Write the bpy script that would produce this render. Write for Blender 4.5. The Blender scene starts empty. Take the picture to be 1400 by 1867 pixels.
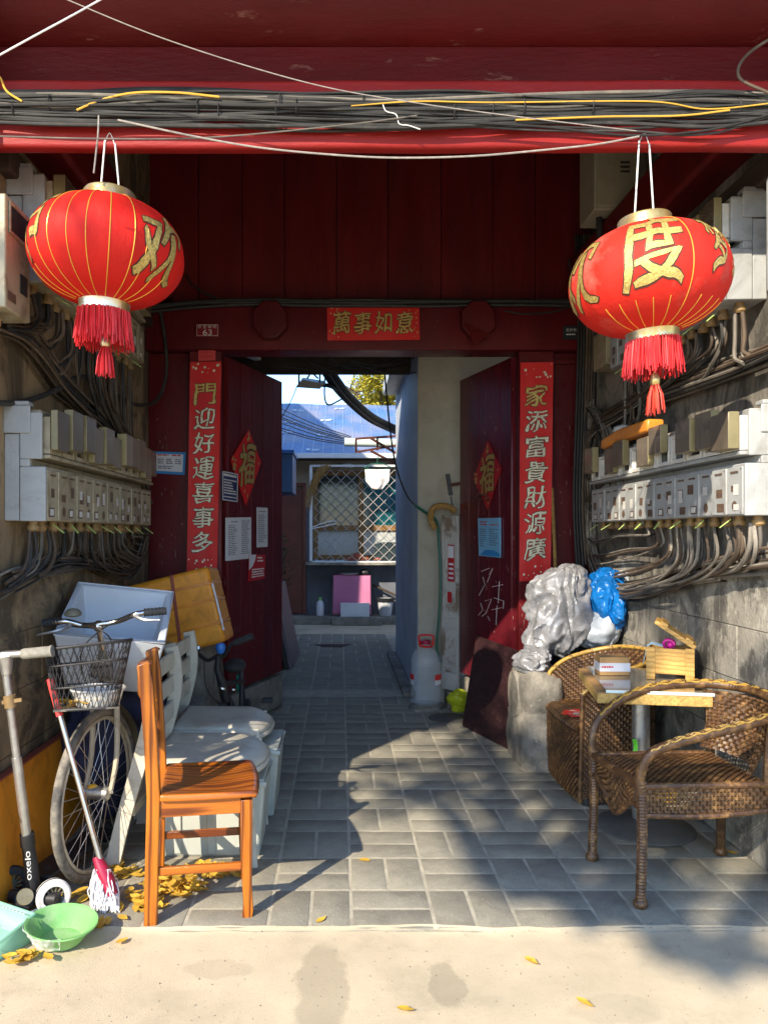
import bpy, bmesh, math, random
from mathutils import Vector, Matrix, noise as mnoise
from math import sin, cos, pi, radians, sqrt
random.seed(63)
R = random.Random(7)
V = Vector

# ------------------------------------------------------------------ camera, sky, sun, exposure
scene = bpy.context.scene
C = scene.collection
cam_d = bpy.data.cameras.new('camera')
cam = bpy.data.objects.new('camera', cam_d)
C.objects.link(cam)
cam.location = (0, 0, 1.3)
cam.rotation_euler = (radians(90), 0, 0)
cam_d.sensor_fit = 'HORIZONTAL'
cam_d.sensor_width = 36
cam_d.lens = 36
cam_d.shift_x = 80 / 1400
cam_d.shift_y = 41.5 / 1400
cam_d.clip_start = 0.05
cam_d.clip_end = 600
scene.camera = cam

SUN_DIR = V((0.555, 0.832, -0.63)).normalized()      # the way the light travels
world = bpy.data.worlds.new('World')
scene.world = world
world.use_nodes = True
wn = world.node_tree.nodes
bg = wn['Background']
sky = wn.new('ShaderNodeTexSky')
sky.sky_type = 'NISHITA'
sky.sun_disc = False
sky.sun_elevation = math.asin(-SUN_DIR.z)
sky.sun_rotation = math.atan2(-SUN_DIR.x, -SUN_DIR.y)
sky.air_density = 1.0
sky.dust_density = 0.3
sky.ozone_density = 4.0
world.node_tree.links.new(sky.outputs[0], bg.inputs[0])
bg.inputs[1].default_value = 0.15
sun_d = bpy.data.lights.new('sun', 'SUN')
sun_d.energy = 3.25
sun_d.angle = radians(0.55)
sun_d.color = (1.0, 0.88, 0.70)
sun = bpy.data.objects.new('sun', sun_d)
C.objects.link(sun)
sun.location = (-6, -9, 8)
sun.rotation_euler = SUN_DIR.to_track_quat('-Z', 'Y').to_euler()
scene.view_settings.view_transform = 'Standard'
scene.view_settings.look = 'None'
scene.view_settings.gamma = 1
scene.view_settings.exposure = 1.46
scene.cycles.max_bounces = 10
scene.cycles.diffuse_bounces = 6
scene.cycles.transparent_max_bounces = 24
scene.cycles.use_denoising = True

# ------------------------------------------------------------------ helpers
F, CX, CY, H = 1400.0, 620.0, 975.0, 1.3
def P(x, y, Y):
    """the point at depth Y that stands at (x, y) of the survey photograph"""
    return V(((x - CX) / F * Y, Y, H - (y - CY) / F * Y))
def G(x, y):
    Y = H * F / (y - CY)
    return V(((x - CX) / F * Y, Y, 0))
def on_plane(x, y, p0, n):
    d = V(((x - CX) / F, 1, -(y - CY) / F)); o = V((0, 0, H))
    return o + d * ((p0 - o).dot(n) / d.dot(n))

def spline(pts, k=8):
    pts = [V(p) for p in pts]
    if len(pts) < 3: 
        return [pts[0].lerp(pts[-1], i / k) for i in range(k + 1)]
    q = [pts[0] * 2 - pts[1]] + pts + [pts[-1] * 2 - pts[-2]]
    out = []
    for i in range(1, len(q) - 2):
        a, b, c, d = q[i - 1], q[i], q[i + 1], q[i + 2]
        for j in range(k):
            t = j / k
            out.append(0.5 * ((2 * b) + (c - a) * t + (2 * a - 5 * b + 4 * c - d) * t * t + (3 * b - a - 3 * c + d) * t ** 3))
    out.append(pts[-1].copy())
    return out

class MB:
    def __init__(s):
        s.v = []; s.f = []; s.mi = []; s.m = 0
    def add(s, vs, fs):
        o = len(s.v)
        s.v.extend([V(p) for p in vs])
        for f in fs:
            s.f.append([i + o for i in f]); s.mi.append(s.m)
        return s
    def box(s, c, d, rot=None):
        c = V(c); x, y, z = d[0] / 2, d[1] / 2, d[2] / 2
        vs = [V((a * x, b * y, e * z)) for e in (-1, 1) for b in (-1, 1) for a in (-1, 1)]
        if rot is not None: vs = [rot @ p for p in vs]
        return s.add([p + c for p in vs], [(0, 2, 3, 1), (4, 5, 7, 6), (0, 1, 5, 4), (2, 6, 7, 3), (0, 4, 6, 2), (1, 3, 7, 5)])
    def bb(s, x0, x1, y0, y1, z0, z1):
        return s.box(((x0 + x1) / 2, (y0 + y1) / 2, (z0 + z1) / 2), (abs(x1 - x0), abs(y1 - y0), abs(z1 - z0)))
    def bar(s, a, b, w, d, up=V((0, 0, 1))):
        a, b = V(a), V(b); t = (b - a).normalized()
        sx = t.cross(up)
        if sx.length < 1e-4: sx = t.cross(V((1, 0, 0)))
        sx.normalize(); u = sx.cross(t).normalized()
        vs = []
        for p in (a, b):
            for i, j in ((-1, -1), (1, -1), (1, 1), (-1, 1)):
                vs.append(p + sx * i * w / 2 + u * j * d / 2)
        return s.add(vs, [(3, 2, 1, 0), (4, 5, 6, 7), (0, 1, 5, 4), (1, 2, 6, 5), (2, 3, 7, 6), (3, 0, 4, 7)])
    def tube(s, pts, r, n=8, closed=False, cap=True):
        pts = [V(p) for p in pts]; m = len(pts)
        if m < 2: return s
        rr = r if isinstance(r, (list, tuple)) else [r] * m
        nrm = None; vs = []
        for i, p in enumerate(pts):
            a = pts[i - 1] if (i > 0 or closed) else pts[0]
            b = pts[(i + 1) % m] if (i < m - 1 or closed) else pts[-1]
            t = (b - a)
            if t.length < 1e-9: t = V((0, 0, 1))
            t.normalize()
            if nrm is None:
                nrm = t.cross(V((0, 0, 1)))
                if nrm.length < 0.1: nrm = t.cross(V((1, 0, 0)))
            nrm = (nrm - t * nrm.dot(t))
            if nrm.length < 1e-6: nrm = t.orthogonal()
            nrm.normalize(); bn = t.cross(nrm)
            for k in range(n):
                a_ = 2 * pi * k / n
                vs.append(p + (nrm * cos(a_) + bn * sin(a_)) * rr[i])
        fs = []
        for i in range(m if closed else m - 1):
            j = (i + 1) % m
            for k in range(n):
                l = (k + 1) % n
                fs.append((i * n + k, i * n + l, j * n + l, j * n + k))
        if cap and not closed:
            fs.append(tuple(range(n))[::-1]); fs.append(tuple((m - 1) * n + k for k in range(n)))
        return s.add(vs, fs)
    def lathe(s, prof, n=24, c=(0, 0, 0), M=None, cap=False, wob=None):
        c = V(c); vs = []; m = len(prof)
        for i, (r, z) in enumerate(prof):
            for k in range(n):
                a = 2 * pi * k / n
                q = r if wob is None else r * wob(a, z)
                p = V((q * cos(a), q * sin(a), z))
                vs.append((M @ p if M is not None else p) + c)
        fs = [(i * n + k, i * n + (k + 1) % n, (i + 1) * n + (k + 1) % n, (i + 1) * n + k) for i in range(m - 1) for k in range(n)]
        if cap:
            fs.append(tuple(range(n))[::-1]); fs.append(tuple((m - 1) * n + k for k in range(n)))
        return s.add(vs, fs)
    def prism(s, poly, a, b, ax=1, M=None):
        """poly of 2-D points pushed from a to b along axis ax (0 x, 1 y, 2 z)"""
        n = len(poly); vs = []
        for h in (a, b):
            for p, q in poly:
                w = {0: (h, p, q), 1: (p, h, q), 2: (p, q, h)}[ax]
                vs.append(M @ V(w) if M is not None else V(w))
        fs = [tuple(range(n)), tuple(range(2 * n - 1, n - 1, -1))] + [(i, n + i, n + (i + 1) % n, (i + 1) % n) for i in range(n)]
        return s.add(vs, fs)
    def sheet(s, q, t=0.002):
        """slab with front face q (TL, TR, BR, BL), thickness t behind it"""
        q = [V(p) for p in q]; n = (q[3] - q[0]).cross(q[1] - q[0]).normalized()
        vs = q + [p - n * t for p in q]
        return s.add(vs, [(0, 3, 2, 1), (4, 5, 6, 7), (0, 1, 5, 4), (1, 2, 6, 5), (2, 3, 7, 6), (3, 0, 4, 7)])
    def grid(s, fn, nu, nv, cu=False, flip=False):
        vs = [fn(i / nu, j / nv) for j in range(nv + 1) for i in range(nu if cu else nu + 1)]
        w = nu if cu else nu + 1; fs = []
        for j in range(nv):
            for i in range(nu):
                k = (i + 1) % w if cu else i + 1
                f = (j * w + i, j * w + k, (j + 1) * w + k, (j + 1) * w + i)
                fs.append(f[::-1] if flip else f)
        return s.add(vs, fs)
    def ball(s, c, r, n=12, m=8, sc=(1, 1, 1), wob=0, seed=0):
        c = V(c)
        def fn(u, v):
            a, b = 2 * pi * u, pi * (v - 0.5)
            d = V((cos(a) * cos(b), sin(a) * cos(b), sin(b)))
            k = r
            if wob: k *= 1 + wob * mnoise.noise(d * 2.1 + V((seed, seed * 1.7, 0)))
            return c + V((d.x * sc[0], d.y * sc[1], d.z * sc[2])) * k
        return s.grid(fn, n, m, cu=True)
    def weave(s, fn, nu, nv, wu=0.8, wv=0.8, amp=0.003):
        def at(u, v, o):
            p = fn(u, v); e = 1e-3
            du = fn(min(u + e, 1), v) - fn(max(u - e, 0), v); dv = fn(u, min(v + e, 1)) - fn(u, max(v - e, 0))
            n = du.cross(dv)
            if n.length > 0: n.normalize()
            return p + n * o
        for j in range(nv):
            vc = (j + 0.5) / nv; h = wv * 0.5 / nv; vs = []
            for i in range(nu + 1):
                o = amp if (i + j) % 2 else -amp
                vs += [at(i / nu, vc - h, o), at(i / nu, vc, o * 1.35), at(i / nu, vc + h, o)]
            s.add(vs, [(3 * i + k, 3 * i + 3 + k, 3 * i + 4 + k, 3 * i + 1 + k) for i in range(nu) for k in (0, 1)])
        for i in range(nu + 1):
            uc = i / nu; h = wu * 0.5 / nu; vs = []
            for j in range(nv):
                o = -amp if (i + j) % 2 else amp
                vc = (j + 0.5) / nv
                vs += [at(max(uc - h, 0), vc, o), at(min(uc + h, 1), vc, o)]
            s.add(vs, [(2 * j, 2 * j + 1, 2 * j + 3, 2 * j + 2) for j in range(nv - 1)])
        return s
    def build(s, name, mat, parent=None, bevel=0.0, local=False, angle=40, sub=0):
        me = bpy.data.meshes.new(name)
        vs = s.v
        if parent is not None and not local:
            M = parent_matrix(parent).inverted()
            vs = [M @ p for p in vs]
        me.from_pydata([tuple(p) for p in vs], [], s.f)
        mats = mat if isinstance(mat, (list, tuple)) else [mat]
        for m in mats: me.materials.append(m)
        if len(mats) > 1: me.polygons.foreach_set('material_index', s.mi)
        me.polygons.foreach_set('use_smooth', [True] * len(me.polygons))
        me.update(); me.validate()
        me.set_sharp_from_angle(angle=radians(angle))
        o = bpy.data.objects.new(name, me)
        C.objects.link(o)
        if parent is not None: o.parent = parent
        if bevel:
            b = o.modifiers.new('bevel', 'BEVEL'); b.width = bevel; b.segments = 2; b.limit_method = 'ANGLE'; b.angle_limit = radians(50)
        if sub:
            b = o.modifiers.new('sub', 'SUBSURF'); b.levels = sub; b.render_levels = sub
        return o

def parent_matrix(o):
    M = Matrix.LocRotScale(o.location, o.rotation_euler, V((1, 1, 1)))
    return parent_matrix(o.parent) @ M if o.parent else M
def tag(o, label=None, cat=None, group=None, kind=None):
    if label: o['label'] = label
    if cat: o['category'] = cat
    if group: o['group'] = group
    if kind: o['kind'] = kind
    return o
def thing(name, label, cat, loc=(0, 0, 0), rz=0, group=None, kind=None):
    o = bpy.data.objects.new(name, None); C.objects.link(o)
    o.location = loc; o.rotation_euler = (0, 0, rz); o.empty_display_size = 0.1
    return tag(o, label, cat, group, kind)
def quick(name, fn, mat, parent=None, **k):
    m = MB(); fn(m); return m.build(name, mat, parent, **k)
def link_copy(src, name, parent, loc=None, rot=None):
    o = src.copy(); C.objects.link(o); o.name = name; o.parent = parent
    if loc is not None: o.location = loc
    if rot is not None: o.rotation_euler = rot
    return o
def copy_tree(o, parent=None):
    c = o.copy(); C.objects.link(c); c.parent = parent
    for ch in list(o.children): copy_tree(ch, c)
    return c

# lettering -------------------------------------------------------
_tc = bpy.data.curves.new('lettering', 'FONT'); _to = bpy.data.objects.new('lettering', _tc); C.objects.link(_to)
_glyph = {}
def glyph(ch):
    """flat letter with short edges and the outward direction of its rim"""
    if ch not in _glyph:
        _tc.body = ch; _tc.resolution_u = 4
        bpy.context.view_layer.update()
        e = _to.evaluated_get(bpy.context.evaluated_depsgraph_get()); m = e.to_mesh()
        bm = bmesh.new(); bm.from_mesh(m); e.to_mesh_clear()
        bmesh.ops.remove_doubles(bm, verts=bm.verts, dist=1e-5)
        bmesh.ops.triangulate(bm, faces=bm.faces)
        if len(ch) == 1:
            for lim in (0.22, 0.11):
                es = [x for x in bm.edges if x.calc_length() > lim]
                bmesh.ops.subdivide_edges(bm, edges=es, cuts=1)
                bmesh.ops.triangulate(bm, faces=bm.faces)
        nr_ = {}
        for ed in bm.edges:
            if len(ed.link_faces) == 1:
                f = ed.link_faces[0]; c = f.calc_center_median(); a, b = ed.verts
                t = (b.co - a.co); n = V((t.y, -t.x, 0))
                if n.dot((a.co + b.co) / 2 - c) < 0: n = -n
                if n.length > 0: n.normalize()
                for v in (a, b): nr_[v.index] = nr_.get(v.index, V((0, 0, 0))) + n
        bm.verts.ensure_lookup_table()
        vs = []
        for i, v in enumerate(bm.verts):
            n = nr_.get(v.index, V((0, 0, 0)))
            if n.length > 1e-6: n = n.normalized()
            vs.append((v.co.x, v.co.y, n.x, n.y))
        idx = {v: i for i, v in enumerate(bm.verts)}
        _glyph[ch] = (vs, [tuple(idx[v] for v in f.verts) for f in bm.faces]); bm.free()
    return _glyph[ch]
def put_text(mb, txt, fn, off=0.0, brush=0.0, vertical=False, seed=0):
    """lay txt in the unit square (u right, v up) and map it by fn(u, v)"""
    vs, fs = glyph(txt)
    if not vs: return mb
    x0 = min(p[0] for p in vs); x1 = max(p[0] for p in vs); y0 = min(p[1] for p in vs); y1 = max(p[1] for p in vs)
    out = []
    for x, y, nx, ny in vs:
        u = (x - x0) / (x1 - x0); v = (y - y0) / (y1 - y0)
        if brush:
            # a loaded brush: strokes swell, thin out and lean
            w = mnoise.noise(V((u * 4.1 + seed, v * 4.1, 3))) + 0.6 * mnoise.noise(V((u * 9.0, v * 9.0 + seed, 5)))
            o = off + brush * (0.055 + 0.13 * w) * (0.55 + 0.75 * abs(nx))
            o = max(o, -0.012)
            u += nx * o; v += ny * o
            a = mnoise.noise(V((u * 2.2 + seed, v * 2.2, 1))); b = mnoise.noise(V((u * 2.2, v * 2.2 + seed, 7)))
            u += brush * (0.75 * a + 0.45 * (v - 0.5)); v += brush * (0.75 * b + 0.45 * (u - 0.5))
        else:
            u += nx * off; v += ny * off
        out.append(fn(u, v))
    return mb.add(out, fs)
def quad_fn(q, u0=0, u1=1, v0=0, v1=1, lift=0.0015):
    q = [V(p) for p in q]; n = (q[3] - q[0]).cross(q[1] - q[0]).normalized()
    def fn(u, v):
        u = u0 + (u1 - u0) * u; v = v0 + (v1 - v0) * v
        return (q[0].lerp(q[1], u)).lerp(q[3].lerp(q[2], u), 1 - v) + n * lift
    return fn

# ------------------------------------------------------------------ materials
def mat(name, col, rough=0.6, metal=0.0, var=0.18, vs=6.0, st=(1, 1, 1), stain=None, stain2=None, bump=0.0, bs=60.0, rnd=0.0,
        trans=0.0, alpha=1.0, coat=0.0, spec=0.5, rvar=0.0, transl=0.0, ior=1.45, wave=None, bst=None, emit=None, cracks=0, cont=False, spots=None):
    m = bpy.data.materials.new(name); m.use_nodes = True
    nt = m.node_tree; N = nt.nodes; L = nt.links
    bs_ = N['Principled BSDF']
    tc = N.new('ShaderNodeTexCoord'); mp = N.new('ShaderNodeMapping'); mp.inputs['Scale'].default_value = st
    L.new(tc.outputs['Object'], mp.inputs[0])
    oi = N.new('ShaderNodeObjectInfo')
    # alike pieces do not share one pattern
    ad = N.new('ShaderNodeVectorMath'); ad.operation = 'MULTIPLY_ADD'
    cb = N.new('ShaderNodeCombineXYZ')
    for i in range(3): L.new(oi.outputs['Random'], cb.inputs[i])
    ad.inputs[1].default_value = (0, 0, 0) if cont else (7.3, 5.1, 9.7)
    L.new(cb.outputs[0], ad.inputs[0]); L.new(mp.outputs[0], ad.inputs[2])
    co = ad.outputs[0]
    def noise(sc, det=6, ro=0.6, dist=0.0):
        n = N.new('ShaderNodeTexNoise'); n.inputs['Scale'].default_value = sc; n.inputs['Detail'].default_value = det
        n.inputs['Roughness'].default_value = ro; n.inputs['Distortion'].default_value = dist
        L.new(co, n.inputs['Vector']); return n
    def ramp(src, a, b):
        r = N.new('ShaderNodeMapRange'); r.inputs['From Min'].default_value = a; r.inputs['From Max'].default_value = b
        L.new(src, r.inputs['Value']); return r.outputs[0]
    def mix(fac, a, b, mode='MIX'):
        x = N.new('ShaderNodeMix'); x.data_type = 'RGBA'; x.blend_type = mode
        if isinstance(fac, (int, float)): x.inputs[0].default_value = fac
        else: L.new(fac, x.inputs[0])
        for i, q in ((6, a), (7, b)):
            if isinstance(q, tuple): x.inputs[i].default_value = (*q[:3], 1)
            else: L.new(q, x.inputs[i])
        return x.outputs[2]
    lo = tuple(max(0, c * (1 - var)) for c in col); hi = tuple(min(1, c * (1 + var)) for c in col)
    n1 = noise(vs, 8, 0.65)
    c = mix(ramp(n1.outputs[0], 0.3, 0.7), lo, hi)
    if wave:
        w = N.new('ShaderNodeTexWave'); w.wave_type = 'BANDS'; w.bands_direction = wave.get('dir', 'X')
        w.inputs['Scale'].default_value = wave.get('scale', 5); w.inputs['Distortion'].default_value = wave.get('dist', 6)
        w.inputs['Detail'].default_value = 3; w.inputs['Detail Scale'].default_value = wave.get('ds', 1.0)
        L.new(co, w.inputs['Vector'])
        c = mix(ramp(w.outputs['Fac'], wave.get('a', 0.2), wave.get('b', 1.0)), c, wave['col'])
    for si, sn in enumerate((stain, stain2)):
        if sn:
            n2 = noise(sn.get('s', 3), sn.get('d', 8), sn.get('r', 0.7), sn.get('dist', 0.0))
            f = ramp(n2.outputs[0], sn.get('a', 0.5), sn.get('b', 0.7))
            if 'amt' in sn:
                mm = N.new('ShaderNodeMath'); mm.operation = 'MULTIPLY'; mm.inputs[1].default_value = sn['amt']; L.new(f, mm.inputs[0]); f = mm.outputs[0]
            c = mix(f, c, sn['col'])
    for (sx_, sy_, rx_, ry_, am_) in (spots or ()):
        nz = noise(9.0, 5, 0.6); v1 = N.new('ShaderNodeVectorMath'); v1.operation = 'MULTIPLY_ADD'; v1.inputs[1].default_value = (0.09, 0.09, 0)
        L.new(nz.outputs['Color'], v1.inputs[0]); L.new(tc.outputs['Object'], v1.inputs[2])
        v2 = N.new('ShaderNodeVectorMath'); v2.operation = 'SUBTRACT'; v2.inputs[1].default_value = (sx_ + 0.045, sy_ + 0.045, 0); L.new(v1.outputs[0], v2.inputs[0])
        v3 = N.new('ShaderNodeVectorMath'); v3.operation = 'MULTIPLY'; v3.inputs[1].default_value = (1 / rx_, 1 / ry_, 0); L.new(v2.outputs[0], v3.inputs[0])
        v4 = N.new('ShaderNodeVectorMath'); v4.operation = 'LENGTH'; L.new(v3.outputs[0], v4.inputs[0])
        f = ramp(v4.outputs['Value'], 1.08, 0.9); mm = N.new('ShaderNodeMath'); mm.operation = 'MULTIPLY'; mm.inputs[1].default_value = am_; L.new(f, mm.inputs[0])
        c = mix(mm.outputs[0], c, tuple(q * 0.55 for q in col))
    if cracks:
        vo = N.new('ShaderNodeTexVoronoi'); vo.feature = 'DISTANCE_TO_EDGE'; vo.inputs['Scale'].default_value = cracks
        nz = noise(3.0, 6, 0.6); vm = N.new('ShaderNodeVectorMath'); vm.operation = 'MULTIPLY_ADD'; vm.inputs[1].default_value = (0.5, 0.5, 0.5)
        L.new(nz.outputs['Color'], vm.inputs[0]); L.new(co, vm.inputs[2]); L.new(vm.outputs[0], vo.inputs['Vector'])
        br = noise(1.1, 2); 
        k1 = ramp(vo.outputs['Distance'], 0.0028, 0.0); k2 = ramp(br.outputs[0], 0.5, 0.58)
        mm = N.new('ShaderNodeMath'); mm.operation = 'MULTIPLY'; L.new(k1, mm.inputs[0]); L.new(k2, mm.inputs[1])
        c = mix(mm.outputs[0], c, tuple(q * 0.35 for q in col))
    if rnd:
        hs = N.new('ShaderNodeHueSaturation'); rr = ramp(oi.outputs['Random'], 0, 1)
        mr = N.new('ShaderNodeMapRange'); mr.inputs['To Min'].default_value = 1 - rnd; mr.inputs['To Max'].default_value = 1 + rnd
        L.new(oi.outputs['Random'], mr.inputs['Value']); L.new(mr.outputs[0], hs.inputs['Value']); L.new(c, hs.inputs['Color']); c = hs.outputs[0]
    L.new(c, bs_.inputs['Base Color'])
    bs_.inputs['Roughness'].default_value = rough
    if rvar:
        n3 = noise(vs * 1.7, 6); mr = N.new('ShaderNodeMapRange'); mr.inputs['From Min'].default_value = 0.3; mr.inputs['From Max'].default_value = 0.7
        mr.inputs['To Min'].default_value = max(0.02, rough - rvar); mr.inputs['To Max'].default_value = min(1, rough + rvar)
        L.new(n3.outputs[0], mr.inputs['Value']); L.new(mr.outputs[0], bs_.inputs['Roughness'])
    bs_.inputs['Metallic'].default_value = metal
    bs_.inputs['Specular IOR Level'].default_value = spec
    bs_.inputs['Transmission Weight'].default_value = trans
    bs_.inputs['IOR'].default_value = ior
    bs_.inputs['Coat Weight'].default_value = coat
    bs_.inputs['Coat Roughness'].default_value = 0.15
    bs_.inputs['Alpha'].default_value = alpha
    if emit:
        bs_.inputs['Emission Color'].default_value = (*emit[0], 1); bs_.inputs['Emission Strength'].default_value = emit[1]
    if bump:
        nb = noise(bs, 6, 0.7); b = N.new('ShaderNodeBump'); b.inputs['Strength'].default_value = 1.0; b.inputs['Distance'].default_value = bump
        if bst:
            mp2 = N.new('ShaderNodeMapping'); mp2.inputs['Scale'].default_value = bst; L.new(tc.outputs['Object'], mp2.inputs[0]); L.new(mp2.outputs[0], nb.inputs['Vector'])
        L.new(nb.outputs[0], b.inputs['Height']); L.new(b.outputs[0], bs_.inputs['Normal'])
    if transl:
        t = N.new('ShaderNodeBsdfTranslucent'); L.new(c, t.inputs[0]); x = N.new('ShaderNodeMixShader'); x.inputs[0].default_value = transl
        L.new(bs_.outputs[0], x.inputs[1]); L.new(t.outputs[0], x.inputs[2]); L.new(x.outputs[0], N['Material Output'].inputs[0])
    return m

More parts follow.
